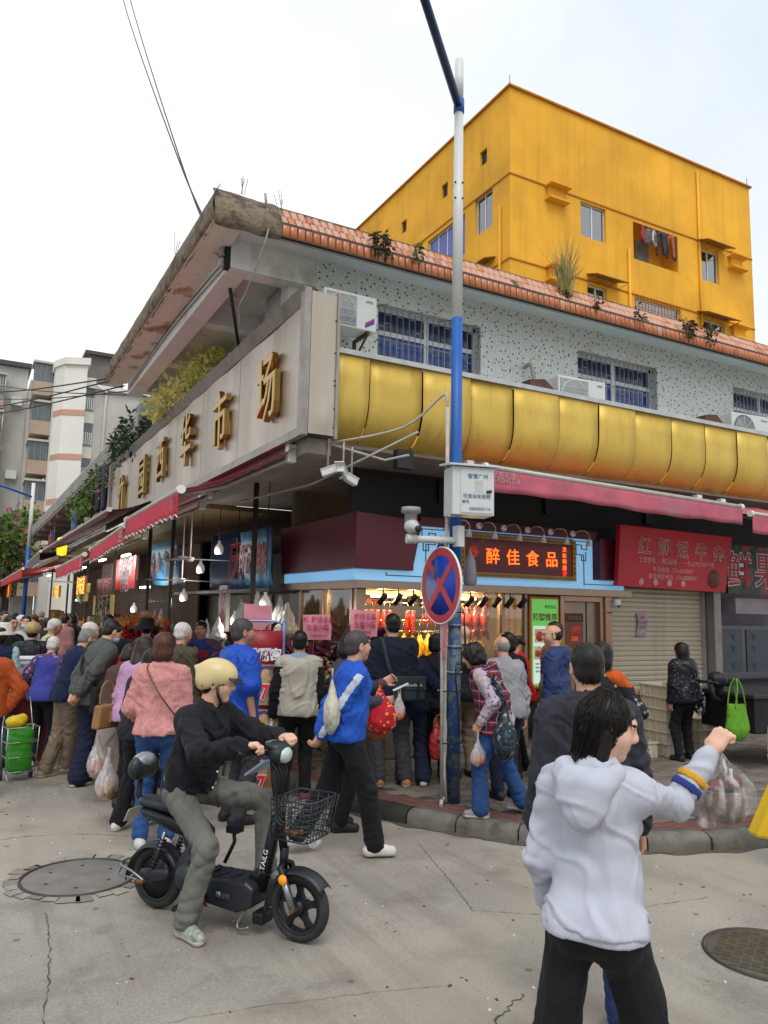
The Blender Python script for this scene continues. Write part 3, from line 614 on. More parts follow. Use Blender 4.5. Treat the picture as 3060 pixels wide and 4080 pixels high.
# ---------------------------------------------------------------- implicit-surface modeller (smooth unions meshed with surface nets)
class Fld:
 def __init__(s,lo,hi,h):
  s.h=h;s.lo=np.asarray(lo,np.float64);s.n=(np.ceil((np.asarray(hi)-s.lo)/h).astype(int)+1);s.v=np.full(s.n,.4,np.float32)
 def sub(s,lo,hi):
  a=np.clip(np.floor((lo-s.lo)/s.h).astype(int),0,s.n);b=np.clip(np.ceil((hi-s.lo)/s.h).astype(int)+1,0,s.n)
  sl=tuple(slice(a[i],b[i])for i in range(3));g=[(s.lo[i]+np.arange(a[i],b[i])*s.h).astype(np.float32).reshape([-1 if j==i else 1 for j in range(3)])for i in range(3)]
  return sl,g
 def comb(s,sl,d,k,op):
  v=s.v[sl]
  if v.size==0:return
  if op=='u':
   h=np.maximum(k-np.abs(v-d),0)/k;s.v[sl]=np.minimum(v,d)-h*h*k*.25
  else:
   d=-d;h=np.maximum(k-np.abs(v-d),0)/k;s.v[sl]=np.maximum(v,d)+h*h*k*.25
 def rc(s,a,b,ra,rb,k=.02,n=None,f=1.,op='u'):
  a=np.asarray(a,float);b=np.asarray(b,float);rm=max(ra,rb)/min(f,1.)+k+2*s.h
  sl,(X,Y,Z)=s.sub(np.minimum(a,b)-rm,np.maximum(a,b)+rm);X=X-a[0];Y=Y-a[1];Z=Z-a[2];ba=b-a
  if n is not None:
   n=np.asarray(n,float);dn=(X*n[0]+Y*n[1]+Z*n[2])*(f-1);X=X+dn*n[0];Y=Y+dn*n[1];Z=Z+dn*n[2];ba=ba+n*(ba@n)*(f-1)
  t=np.clip((X*ba[0]+Y*ba[1]+Z*ba[2])/max(ba@ba,1e-9),0,1)
  d=np.sqrt((X-ba[0]*t)**2+(Y-ba[1]*t)**2+(Z-ba[2]*t)**2)-(ra+(rb-ra)*t);s.comb(sl,d.astype(np.float32),k,op)
 def el(s,c,r,Rm=None,k=.02,op='u'):
  c=np.asarray(c,float);r=np.asarray(r,float);rm=r.max()+k+2*s.h
  sl,(X,Y,Z)=s.sub(c-rm,c+rm);X=X-c[0];Y=Y-c[1];Z=Z-c[2]
  if Rm is not None:X,Y,Z=(X*Rm[0,i]+Y*Rm[1,i]+Z*Rm[2,i]for i in range(3))
  k0=np.sqrt((X/r[0])**2+(Y/r[1])**2+(Z/r[2])**2);k1=np.sqrt((X/r[0]**2)**2+(Y/r[1]**2)**2+(Z/r[2]**2)**2)+1e-6
  d=k0*(k0-1)/k1;d=np.where(k0<.2,-r.min()*.8,d);s.comb(sl,d.astype(np.float32),k,op)
 def cut(s,p,n):
  X,Y,Z=[(s.lo[i]+np.arange(s.n[i])*s.h).reshape([-1 if j==i else 1 for j in range(3)])for i in range(3)]
  s.v=np.maximum(s.v,((X-p[0])*n[0]+(Y-p[1])*n[1]+(Z-p[2])*n[2]).astype(np.float32))
 def mesh(s):
  v=s.v;v=np.pad(v,1,constant_values=.4);lo=s.lo-s.h;ins=v<0
  c=sum(ins[i:ins.shape[0]-1+i,j:ins.shape[1]-1+j,k:ins.shape[2]-1+k].astype(np.int8)for i in(0,1)for j in(0,1)for k in(0,1))
  act=np.nonzero((c>0)&(c<8));idx=np.full(c.shape,-1,np.int32);idx[act]=np.arange(len(act[0]))
  I=np.stack(act,1);cor={}
  for i in(0,1):
   for j in(0,1):
    for k in(0,1):cor[i,j,k]=v[act[0]+i,act[1]+j,act[2]+k]
  P=np.zeros((len(I),3));W_=np.zeros(len(I))
  for a in cor:
   for ax in range(3):
    if a[ax]:continue
    b=tuple(1 if q==ax else a[q]for q in range(3));va,vb=cor[a],cor[b];m=(va<0)!=(vb<0)
    t=np.where(m,va/np.where(m,va-vb,1),0)
    for q in range(3):P[:,q]+=np.where(m,a[q]+(t if q==ax else 0),0)
    W_+=m
  V=lo+(I+P/W_[:,None])*s.h;Q=[]
  for ax in range(3):
   sa=[slice(None)]*3;sb=[slice(None)]*3;sa[ax]=slice(0,-1);sb[ax]=slice(1,None);A_,B_=ins[tuple(sa)],ins[tuple(sb)];e=np.nonzero(A_!=B_)
   if not len(e[0]):continue
   o1,o2=(ax+1)%3,(ax+2)%3;cells=[]
   for d1,d2 in((0,0),(1,0),(1,1),(0,1)):
    q=[e[0].copy(),e[1].copy(),e[2].copy()];q[o1]-=d1;q[o2]-=d2;cells.append(idx[q[0],q[1],q[2]])
   q=np.stack(cells,1);fl=~A_[e];q[fl]=q[fl][:,::-1];Q.append(q[:,::-1])
  return V,np.concatenate(Q)
def sdf(prims,h):
 """prims: ('rc',a,b,ra,rb[,k,n,f]) / ('el',c,r[,R,k]) / ('-rc'..) / ('-el'..) / ('cut',p,n)"""
 lo=np.full(3,9e9);hi=-lo
 for p in prims:
  if p[0]=='rc':m=max(p[3],p[4])/min(1.,p[7]if len(p)>7 else 1.);lo=np.minimum(lo,np.minimum(p[1],p[2])-m);hi=np.maximum(hi,np.maximum(p[1],p[2])+m)
  elif p[0]=='el':m=max(p[2]);lo=np.minimum(lo,np.asarray(p[1])-m);hi=np.maximum(hi,np.asarray(p[1])+m)
 F=Fld(lo-.02-h,hi+.02+h,h)
 for p in prims:
  if p[0]=='cut':F.cut(*p[1:])
  elif p[0][-2:]=='rc':F.rc(*p[1:],op='d' if p[0][0]=='-' else 'u')
  else:F.el(*p[1:],op='d' if p[0][0]=='-' else 'u')
 return F.mesh()
def vnorm(V,Q):
 n=np.cross(V[Q[:,2]]-V[Q[:,0]],V[Q[:,3]]-V[Q[:,1]]);N=np.zeros_like(V)
 for i in range(4):np.add.at(N,Q[:,i],n)
 return N/(np.linalg.norm(N,axis=1)[:,None]+1e-12)
def relax(V,Q,it=1):
 for _ in range(it):
  S=np.zeros_like(V);W_=np.zeros(len(V))
  for i in range(4):np.add.at(S,Q[:,i],V[Q[:,(i+1)%4]]+V[Q[:,(i+3)%4]]);np.add.at(W_,Q[:,i],2)
  V=V*.5+.5*S/W_[:,None]
 return V
def wave(V,freq,seed,n=6,sc=(1,1,1),warp=1.4):
 r_=np.random.default_rng(seed);out=np.zeros(len(V));Vs=V*np.asarray(sc)
 for i in range(n):
  k=r_.normal(size=3);k*=freq*r_.uniform(.6,1.7)/np.linalg.norm(k);m=r_.normal(size=3);m*=freq*.6/np.linalg.norm(m)
  out+=np.sin(Vs@k+r_.uniform(0,6.3)+warp*np.sin(Vs@m+r_.uniform(0,6.3)))
 return out/n
def crease(V,freq,seed,sc):
 w_=wave(V,freq,seed,4,sc,1.2);m=np.clip(.5+1.6*wave(V,freq*.35,seed+9,3),0,1);return m*(-1.5*np.exp(-(w_/.1)**2)+.9*np.exp(-((w_-.26)/.14)**2))
def folds(V,Q,amp,freq,seed,sc=(1,1,.8),cr=False):
 f=.8*wave(V,freq*.7,seed+1,4)
 if cr:a=np.asarray(sc);f+=crease(V,freq*.8,seed,a)+.8*crease(V@np.array([[.8,0,.6],[0,1,0],[-.6,0,.8]]),freq*.9,seed+3,a)+.7*crease(V@np.array([[.75,0,-.66],[0,1,0],[.66,0,.75]]),freq*1.1,seed+5,a)
 else:g_=wave(V,freq,seed,5,sc,2.0);f=1-2*np.abs(g_)**.7+.5*wave(V,freq*2.3,seed+1,4)
 return V+vnorm(V,Q)*(amp*f)[:,None]
def food(kind):
 if kind=='chicken':
  p=[('el',(0,0,-.12),(.062,.058,.085)),('el',(0,-.01,-.06),(.045,.042,.06)),('rc',(0,0,-.02),(.012,0,.03),.02,.014,.03),('rc',(.045,-.02,-.16),(.06,-.03,-.215),.03,.016,.02),('rc',(-.045,-.02,-.16),(-.055,-.03,-.215),.03,.016,.02),('rc',(.055,-.02,-.07),(.075,-.03,-.13),.018,.014,.015),('rc',(-.055,-.02,-.07),(-.07,-.03,-.13),.018,.014,.015),('rc',(.06,-.03,-.215),(.05,-.03,-.25),.01,.009,.01)]
 elif kind=='goose':
  p=[('el',(0,0,-.18),(.06,.05,.1)),('el',(0,0,-.28),(.05,.045,.075)),('rc',(0,0,-.09),(0,0,-.02),.03,.016,.04),('rc',(0,0,-.02),(.035,.0,.0),.014,.012,.02),('rc',(.035,0,0),(.06,0,-.03),.014,.012),('rc',(.045,-.01,-.31),(.07,-.01,-.39),.028,.014,.02),('rc',(-.045,-.01,-.31),(-.06,-.01,-.4),.028,.014,.02),('rc',(.055,0,-.14),(.085,-.01,-.07),.018,.012,.015),('rc',(-.055,0,-.14),(-.08,-.01,-.07),.018,.012,.015)]
 else:
  p=[];r_=random.Random(3)
  for i in range(3):x=(i-1)*.03;p+=[('rc',(x*.5,r_.uniform(-.01,.01),-.01),(x+r_.uniform(-.01,.01),r_.uniform(-.015,.015),-r_.uniform(.14,.3)),.01,.017,.005)]
 V,Q=sdf(p,.008);V=V+vnorm(V,Q)*(.003*wave(V,90,5))[:,None];return V,Q
fmesh={k:npmesh(k,*food(k),m)for k,m in(('chicken',skin_y),('goose',skin_dk),('siu',siu))}
def orange_copy(k,m):me=fmesh[k].copy();me.materials.clear();me.materials.append(m);return me
fmesh['soy']=orange_copy('chicken',skin_red)
nf={}
FL={'chicken':'whole yellow poached chicken hanging from a hook in the shop window','goose':'whole dark glazed roast goose hanging in the shop window right of the street pole','siu':'strip bundle of glossy red barbecued pork hanging in the shop window','soy':'whole reddish soy chicken hanging low in the shop window'}
FN={'chicken':'poached_chicken','goose':'roast_goose','siu':'barbecued_pork','soy':'soy_chicken'}
def hang(kind,x,y,z,rz=0.,s_=1.,top=None):
 o=link(FN[kind],fmesh[kind],None,(x,y,z),(0,0,rz));o.scale=(s_,)*3;tag(o,FL[kind],'chicken' if kind in('chicken','soy')else 'goose' if kind=='goose' else 'pork',{'chicken':'poached chickens in the window','goose':'roast geese in the window','siu':'barbecued pork in the window','soy':'soy chickens in the window'}[kind])
 b=B();b.tube([(0,0,.02),(0,0,((top or z+.2)-z)/s_)],.004/s_,5);b.o('hook',hookm,o)
for x in(4.8,4.92,5.04,5.16,5.28,5.4,5.52,5.75,5.87,5.99,6.11):hang('chicken',x,8.5,1.54+random.uniform(-.02,.02),random.uniform(-.6,.6),1.2,1.765)
for x in(4.95,5.1,5.3,5.46):hang('chicken',x,8.75,1.32,random.uniform(-.6,.6),1.1,1.62)
for x in(4.3,4.4,4.5,4.6,4.72):hang('soy',x,8.5,1.5,random.uniform(-.6,.6),1.15,1.62)
for x in(5.2,5.36):hang('soy',x,8.6,1.25,random.uniform(-.6,.6),1.1,1.62)
for x in(4.28,4.36,4.45,4.53,4.62,4.7,4.96,5.04):hang('siu',x,8.47,1.9,random.uniform(-.5,.5),1.1,1.98)
for x in(5.6,5.72,5.84,5.98,6.12):hang('goose',x,8.45,1.96,random.uniform(-.4,.4),1.1,1.98)
for i,x in enumerate((5.2,5.24,5.28,5.32,5.36,5.4)):hang('siu',x,8.5,1.86,1.2,.55,1.98)
# stickers on the glass
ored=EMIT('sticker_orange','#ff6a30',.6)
text('每天',.09,ored,fy(4.33,8.23,1.98),sh,'glass_sticker',.001,.002)
for i,ch in enumerate('中午'):text(ch,.085,ored,fy(4.29,8.23,1.86-i*.09),sh,'glass_sticker',.001)
for i,ch in enumerate('下午'):text(ch,.085,ored,fy(4.38,8.23,1.86-i*.09),sh,'glass_sticker',.001)
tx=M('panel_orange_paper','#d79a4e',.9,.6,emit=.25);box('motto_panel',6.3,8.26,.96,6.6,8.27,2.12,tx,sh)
redt=M('red_print','#b8271c',.9,.6)
for i,ch in enumerate('我们的宗旨诚信经营'):text(ch,.05,redt,fy(6.4,8.255,1.95-i*.055),sh,'motto_text',.001)
for i,ch in enumerate('本店货真价实童叟无欺'):text(ch,.042,redt,fy(6.5,8.255,1.98-i*.05),sh,'motto_text',.001)
# green lit poster
gp=B().bx(6.68,8.17,.9,7.19,8.2,2.11).o('poster_frame',M('poster_frame_orange','#b4641e',.9,.4),sh)
box('poster',6.71,8.163,.93,7.16,8.169,2.08,EMIT('poster_green','#5fae4c',.45),gp);box('poster_body',6.73,8.158,.96,7.14,8.162,1.72,EMIT('poster_mint','#c3d6d0',.4),gp)
text('招牌推荐',.108,M('poster_title','#6d3a2c',1,.6),fy(6.935,8.16,1.84),gp,'poster_title',.001,.002);text('醉佳食品',.05,M('poster_title_green','#1f6a2a'),fy(7.03,8.16,1.98),gp,'poster_title',.001)
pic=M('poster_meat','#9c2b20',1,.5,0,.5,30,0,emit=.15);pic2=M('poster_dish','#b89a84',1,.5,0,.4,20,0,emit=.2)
for x,z,w_,h_ in((6.75,1.5,.17,.18),(6.95,1.5,.17,.18),(6.74,1.28,.12,.17),(6.88,1.28,.12,.17),(7.01,1.28,.12,.17)):
 box('poster_picture',x,8.153,z,x+w_,8.157,z+h_,pic2,gp);b=B();b.lathe([(0,.004),(w_*.38,.003),(w_*.4,0)],(x+w_/2,8.153,z+h_*.45),Matrix.Rotation(R(90),3,'X'),12);b.o('poster_picture',pic,gp)
for i in range(6):text('烧鹅 46 元',.03,M('poster_title','#6d3a2c'),fy(6.83 if i%2 else 7.03,8.157,1.22-.05*(i//2)),gp,'price_line',.001)
# door with maroon poster, steel frame
dr=B().bx(7.24,8.22,.14,7.98,8.26,2.1).o('shop_door',M('door_steel','#9a8678',.8,.35,.7),sh)
for a in((7.2,.14,7.27,2.14),(7.93,.14,8.0,2.14)):box('door_jamb',a[0],8.15,a[1],a[2],8.26,a[3],copper,dr,.006)
box('door_head',7.27,8.15,2.06,7.93,8.26,2.14,copper,dr,.006);box('door_gap',7.72,8.212,.14,7.735,8.218,2.05,black,dr)
box('door_poster',7.32,8.21,1.05,7.66,8.216,1.9,M('poster_maroon','#7b4634',.8,.5,0,.15,4),dr);box('door_poster_head',7.32,8.205,1.78,7.66,8.209,1.9,M('poster_maroon_dark','#4a1c18',.8,.5),dr)
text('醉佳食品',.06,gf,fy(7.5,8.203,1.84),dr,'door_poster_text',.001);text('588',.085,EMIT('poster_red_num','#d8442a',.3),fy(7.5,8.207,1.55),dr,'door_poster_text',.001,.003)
for z,x in((1.66,7.53),(1.38,7.55)):
 b=B();b.lathe([(0,.01),(.08,.006),(.1,0)],(x,8.209,z),Matrix.Rotation(R(90),3,'X')@Matrix.Rotation(.4,3,'Z')@Matrix.Scale(.6,3,(0,1,0)),14);b.o('door_poster_picture',pic,dr)
box('steel_pillar',8.0,8.12,.14,8.12,8.3,2.14,copper,sh,.006)
b=B();b.tube([(8.06,8.12,1.92),(8.06,8.07,1.92),(8.06,8.07,1.9)],.008,6);b.o('door_latch',dark,sh)
# ---------------------------------------------------------------- units to the right of the shop
ru=empty('shuttered_unit',(0,0,0),'closed shop unit with beige roller shutter under a red noodle-style signboard','shop');ru['label']='closed shop unit with beige roller shutter below the red signboard'
slat=M('shutter_slat','#b8ad98',1,.5,.25,.06,2,.05,30,stain='#7c7262',sscale=2,samt=.4)
sm=B();sm.sheet([[(8.14,0,0),(10.2,0,0)],[(8.14,-.016,.012),(10.2,-.016,.012)],[(8.14,-.018,.045),(10.2,-.018,.045)],[(8.14,-.004,.068),(10.2,-.004,.068)],[(8.14,0,.072),(10.2,0,.072)]],True)
sme=bpy.data.meshes.new('slat');sme.from_pydata([tuple(p)for p in sm.v],[],sm.f);sme.materials.append(slat);sme.update()
for i in range(30):link('slat',sme,ru,(0,8.32,.14+i*.072))
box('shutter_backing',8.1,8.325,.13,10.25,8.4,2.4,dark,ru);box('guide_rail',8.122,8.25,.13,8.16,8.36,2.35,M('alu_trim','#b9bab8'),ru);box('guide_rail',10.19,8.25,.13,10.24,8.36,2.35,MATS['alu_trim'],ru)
box('steel_column',10.26,8.1,.13,10.42,8.4,3.0,M('column_steel','#9b938c',.8,.45,.5,.2,4,stain='#4b4441',sscale=4),ru,.006)
box('shutter_lock',9.08,8.29,.72,9.2,8.315,.8,M('lock_blue','#4a5560'),ru)
pp=B();pp.sheet([[(8.78+.0*j+.02*math.sin(j*.8),8.285-.01*math.sin(j),1.92-.07*j),(8.97+.02*math.sin(j*.8),8.28-.012*math.sin(j+.6),1.925-.07*j)]for j in range(6)],True);no_=pp.o('taped_notice',M('notice_paper','#b9a9b2',.9,.7),None,solid=.002);tag(no_,'pale pink paper notice taped to the beige roller shutter','notice')
for i in range(3):text(['通知','今日休息','请谅解'][i],.045,redt,fy(8.88,8.262,1.86-.07*i),no_,'handwriting',.0005)
# red signboard, tilted slightly forward
rs=empty('red_signboard',(0,0,0),'red signboard with outlined beef offal lettering and phone numbers above the shutter','signboard')
redb=M('signboard_red','#b8222e',1,.45,0,.08,2,.05,30);dk_out=M('outline_cream','#d8a49c',1,.6);redtx=M('sign_text_red','#8c2630',.9,.6)
tl=R(-4)
b=B();b.prism([(8.3,7.98,2.3),(10.58,7.98,2.27),(10.68,7.9,3.13),(8.3,7.9,3.16)],(0,.08,0));b.o('board',redb,rs)
def onred(x,z):return fy(x,7.975-(z-2.28)*.093,z,R(5.3))
for i,ch in enumerate('红娴姐牛杂'):text(ch,.27,dk_out,onred(8.78+i*.4,2.9-i*.012),rs,'outlined_character',.002,.007);text(ch,.27,redtx,onred(8.78+i*.4,2.9-i*.012)@Matrix.Translation((0,0,.004)),rs,'character',.002,-.003)
text('了还想吃',.085,dk_out,onred(8.85,2.69),rs,'slogan',.001);text('满口留香',.085,dk_out,onred(9.3,2.685),rs,'slogan',.001);text('一生必吃的好牛杂',.085,dk_out,onred(9.95,2.675),rs,'slogan',.001)
text('牛杂热线: 17316828587',.085,dk_out,onred(9.4,2.56),rs,'phone_line',.001);text('批发预定电话: 17316828587',.085,dk_out,onred(9.4,2.46),rs,'phone_line',.001)
for i in range(4):b=B();b.lathe([(.05,0),(.05,.004),(.038,.004),(.038,0),(.03,0),(.03,.004),(0,.004)],onred(8.75+i*.29,2.37).translation,Matrix.Rotation(R(95),3,'X'),16);b.o('round_seal',dk_out,rs)
b=B();b.lathe([(0,.02),(.1,.018),(.13,.006),(.14,0)],onred(10.3,2.46).translation,Matrix.Rotation(R(95),3,'X'),22);b.o('dish_picture',M('dish_print','#6b3220',.9,.5,0,.5,20),rs)
for ch_ in rs.children:ch_.location.x-=.2
# fruit signboard
def fruitmat():
 t=NT('fruit_print');v=t.obj();vo=t.n('TexVoronoi',Scale=4.2);t.l(v,vo.inputs['Vector']);ap=t.ramp(vo.outputs['Distance'],(.33,C('#8e2226')),(.4,C('#1e2b22')));lf=t.noise(v,9,5);c=t.mix(t.ramp(lf,(.5,0.),(.62,.7)),ap,C('#3d5a48'));return t.fin(c,.5)
fs=empty('fruit_signboard',(0,0,0),'dark fruit shop signboard with big white lettering on printed apples at right edge','signboard')
box('board',10.7,8.02,2.26,14.2,8.08,3.03,fruitmat(),fs)
for i,ch in enumerate('鲜果店'):
 text(ch,.62,M('sign_white','#d8ccca',.95),fy(10.98+i*.66,8.015,2.64),fs,'big_character',.004,.016);text(ch,.62,M('sign_crimson','#a82a36'),fy(10.98+i*.66,8.006,2.64),fs,'big_character',.003,.0)
for ch_ in fs.children:ch_.location.x-=.2
# open stall recess under the fruit sign
st=empty('fruit_stall',(0,0,0),'dim open stall with violet-grey walls and a steel display cabinet beside the shutter','stall')
vio=M('violet_wall','#9a92a2',.85,.7,0,.1,2);box('stall_wall',10.43,9.3,.13,14.2,9.4,2.4,vio,st);box('stall_side',10.43,8.3,.13,10.5,9.3,2.4,vio,st);box('stall_beam',10.9,8.2,1.95,14.2,8.5,2.2,M('beam_lilac','#a89ca3',.8),st)
cb=B().bx(11.2,9.0,.6,13.2,9.28,1.75).o('steel_cabinet',M('cabinet_frame','#7c7a80',.7,.35,.8),st)
for x in(11.27,12.2):box('cabinet_glass',x,8.985,.95,x+.82,8.998,1.68,M('cabinet_glass','#5c6470',.7,.2,.2),cb)
for x in(11.45,11.85,12.4,12.85):
 for z in(1.05,1.35,1.55):b=B();b.prism([(x-.07,8.98,z+.05),(x+.07,8.98,z+.05),(x,8.98,z-.06)],(0,.003,0));b.o('blue_motif',M('motif_blue','#3d4f6b'),cb)
tb=B().bx(10.9,8.35,.78,13.4,8.95,.83).bx(10.95,8.4,.13,13.3,8.9,.78);o=tb.o('stall_counter',M('counter_dark','#2b2b31',.8,.6),st)
V,Q=sdf([('rc',(10.85,8.7,1.5),(10.85,8.7,.95),.09,.16,.03,(0,1,0),1.6)],.02);V=folds(V,Q,.012,25,3,(1,1,.2));o=link('hanging_coat',npmesh('hanging_coat',V,Q,M('coat_magenta','#7a1c45',.8,.8)));tag(o,'magenta coat hanging on the wall of the dim stall','coat')
# right-hand awnings: fabric, valance, bar, arms
redaw=M('awning_red_faded','#b35a6a',1,.8,0,.2,3,.25,60,stain='#8d6a70',sscale=2.2,samt=.6);redaw2=M('awning_red','#bd1f3a',1,.7,0,.1,2.5,.15,120,stain='#4c2a33',sscale=1.2,samt=.6);bar_w=M('awning_bar','#b9b3a8',.85,.5,.3,.15,6)
def awning(label,A0,A1,B0,B1,drop,wave_,mat,scallop=False,txt=None,arms=True,n=40):
 """A0-A1 wall line, B0-B1 outer bar"""
 A0,A1,B0,B1=map(Vector,(A0,A1,B0,B1));e=empty('awning',(A0+B0)/2,label,'awning','retractable awnings');o0=e.location.copy();rows=[]
 for i in range(n+1):
  f=i/n;a=A0.lerp(A1,f)-o0;c=B0.lerp(B1,f)-o0;rows.append([a.lerp(c,q/6)+Vector((0,0,-.05*math.sin(math.pi*q/6)+.006*math.sin(f*60+q)))for q in range(7)])
 b=B();b.sheet(rows,True);b.o('fabric',mat,e,solid=.004)
 out=(B0-A0);out.z=0;out.normalize();b=B();rows=[]
 m=4*n
 for i in range(m+1):
  f=i/m;c=B0.lerp(B1,f)-o0+out*.02;dd=drop*(1+(.0 if not scallop else-.16*abs(math.sin(f*math.pi*13))))+wave_*(.02*math.sin(f*37)+.03*math.sin(f*11+1));rows.append([c+out*(.012*math.sin(f*50+q*1.3)*wave_*q/3)+Vector((0,0,-dd*q/4))for q in range(5)])
 b.sheet(rows,True);b.o('valance',mat,e,solid=.003)
 if scallop:
  b=B();b.tube([r_[4]+out*.003 for r_ in rows[::2]],.007,4);b.o('white_piping',whitep,e)
 b=B();b.tube([B0-o0,B1-o0],.034,12);b.o('front_bar',bar_w,e)
 for P in(B0-o0,B1-o0):b=B();t=(B1-B0).normalized();b.tube([P-t*.025,P+t*.025],.046,14);b.o('end_cap',whitep,e)
 if arms:
  for f in(.04,.96):
   a=A0.lerp(A1,f)-o0-Vector((0,0,.1));c=B0.lerp(B1,f)-o0-Vector((0,0,.05));m_=(a+c)/2+(B1-B0).normalized()*(.35 if f<.5 else-.35)-Vector((0,0,.05));b=B();b.tube([a,m_,c],.022,6);b.o('folding_arm',bar_w,e)
   b=B();b.cb(a+Vector((0,0,.06)),(.1,.1,.2));b.o('arm_bracket',whitep,e,bev=.01)
 if txt:
  yv=B0.lerp(B1,.04 if txt[1]>0 else .96);ang=math.atan2(out.y,out.x)
  for i,l_ in enumerate(txt[0]):
   p=B0.lerp(B1,txt[2])-o0+out*.034+Vector((0,0,-.07-.062*i));o=text(l_,txt[3],M('awning_print','#c79a9a',.9),Matrix.Translation(p)@Matrix.Rotation(ang+math.pi/2,4,'Z')@Matrix.Rotation(R(90),4,'X'),e,'print',.0006)
 return e
awning('faded red awning with plain valance right of the street pole',(5.0,7.45,3.62),(9.33,7.45,3.56),(5.0,6.88,3.5),(9.33,6.88,3.4),.26,.35,redaw,False,(('兄弟彩篷','13570045318'),1,.055,.085))
awning('faded red awning cut off by the right edge',(9.5,7.45,3.55),(13.6,7.45,3.5),(9.5,6.85,3.32),(13.6,6.85,3.25),.26,.35,redaw)
# crates and cartons in front of the shutter
crm=M('crate_cream','#cfc4ae',.85,.5,0,.08,4,.1,40,stain='#8f8470',sscale=5,samt=.5)
def crate(name,label,loc,rz,w_=.42,d_=.52,h_=.21,grp='cream plastic crates by the shutter'):
 e=empty(name,loc,label,'crate',grp,rz);t=.012
 b=B().bx(-w_/2,-d_/2,0,w_/2,d_/2,.012).bx(-w_/2,-d_/2,.012,-w_/2+t,d_/2,h_).bx(w_/2-t,-d_/2,.012,w_/2,d_/2,h_).bx(-w_/2+t,-d_/2,.012,w_/2-t,-d_/2+t,h_).bx(-w_/2+t,d_/2-t,.012,w_/2-t,d_/2,h_);b.o('tub',crm,e)
 b=B().bx(-w_/2-.015,-d_/2-.015,h_-.022,w_/2+.015,-d_/2,h_).bx(-w_/2-.015,d_/2,h_-.022,w_/2+.015,d_/2+.015,h_).bx(-w_/2-.015,-d_/2,h_-.022,-w_/2,d_/2,h_).bx(w_/2,-d_/2,h_-.022,w_/2+.015,d_/2,h_);b.o('rim',crm,e,bev=.003)
 b=B()
 for s_ in(-1,1):
  for i in range(4):x=-w_/2+.06+i*(w_-.12)/3;b.bx(x-.006,s_*(d_/2+.006)-.006,.02,x+.006,s_*(d_/2+.006)+.006,h_-.022)
  for i in range(4):y=-d_/2+.07+i*(d_-.14)/3;b.bx(s_*(w_/2+.006)-.006,y-.006,.02,s_*(w_/2+.006)+.006,y+.006,h_-.022)
 tag(b.o('ribs',crm,e),kind='stuff')
 for s_ in(-1,1):b=B().bx(-.07,s_*(d_/2+.014)-.012,h_-.075,.07,s_*(d_/2+.014)+.012,h_-.06).bx(-.07,s_*(d_/2+.014)-.012,h_-.06,-.058,s_*(d_/2+.014)+.012,h_-.022).bx(.058,s_*(d_/2+.014)-.012,h_-.06,.07,s_*(d_/2+.014)+.012,h_-.022);b.o('handle',crm,e)
 return e
for i in range(6):crate('plastic_crate',['bottom crate of the cream plastic stack by the shutter','second crate up in the cream plastic stack','third crate up in the cream plastic stack','fourth crate up in the cream plastic stack','fifth crate up in the cream plastic stack','top crate of the cream plastic stack by the shutter'][i],(8.12+random.uniform(-.012,.012),7.22,.132+i*.142),-.12+random.uniform(-.04,.04),.38,.5,.165)
lc=crate('plastic_crate','low cream crate numbered 2 beside the stack of crates',(7.5,7.3,.132),-.1,.6,.46,.19)
text('= 0 2',.1,black,fy(.05,-.246,.09),lc,'number',.001)
for i in range(3):crate('plastic_crate',['bottom crate of the second stack behind the sequin jacket','middle crate of the second stack behind the sequin jacket','top crate of the second stack behind the sequin jacket'][i],(8.72,7.2,.132+i*.142),.05,.5,.42,.165)
ctn=M('carton','#8f6a48',.85,.85,0,.1,3,.1,50)
def carton(label,loc,dims,rz,flaps=True):
 e=empty('carton',loc,label,'box','cartons by the shutter',rz);w_,d_,h_=dims;t=.006
 b=B().bx(-w_/2,-d_/2,0,w_/2,d_/2,t).bx(-w_/2,-d_/2,t,-w_/2+t,d_/2,h_).bx(w_/2-t,-d_/2,t,w_/2,d_/2,h_).bx(-w_/2+t,-d_/2,t,w_/2-t,-d_/2+t,h_).bx(-w_/2+t,d_/2-t,t,w_/2-t,d_/2,h_);b.o('carton_body',ctn,e)
 if flaps:
  for s_,a in((-1,.5),(1,-.3)):
   b=B();b.prism([(-w_/2,s_*d_/2,h_),(w_/2,s_*d_/2,h_),(w_/2,s_*(d_/2+.12),h_+.1),(-w_/2,s_*(d_/2+.12),h_+.1)],(0,0,.005));b.o('flap',ctn,e)
 return e
carton('large brown carton at the bottom of the pile by the shutter',(8.0,7.8,.132),(.46,.4,.36),.15,False)
carton('open brown carton with raised flaps on top of the pile',(8.05,7.82,.5),(.52,.4,.28),-.1)
carton('tilted open carton on the left of the pile by the shutter',(7.72,7.98,.132),(.36,.3,.62),.3)
V,Q=sdf([('el',(0,0,.08),(.18,.13,.09)),('el',(.12,-.04,.05),(.1,.09,.07)),('el',(-.1,.03,.1),(.08,.08,.08))],.015);V=folds(V,Q,.012,30,8);o=link('green_bag',npmesh('green_bag',V,Q,M('bag_green','#2f8a2f',.8,.3)),None,(7.86,7.56,.48));tag(o,'crumpled green plastic bag lying on the cartons','bag')
V,Q=sdf([('el',(0,0,.18),(.15,.13,.19)),('el',(.02,-.02,.33),(.07,.07,.1))],.016);V=folds(V,Q,.012,26,9);o=link('plastic_sack',npmesh('plastic_sack',V,Q,M('sack_clear','#c9c5bd',.8,.3)),None,(7.55,7.7,.132));tag(o,'crumpled translucent sack on the pavement beside the cartons','sack')
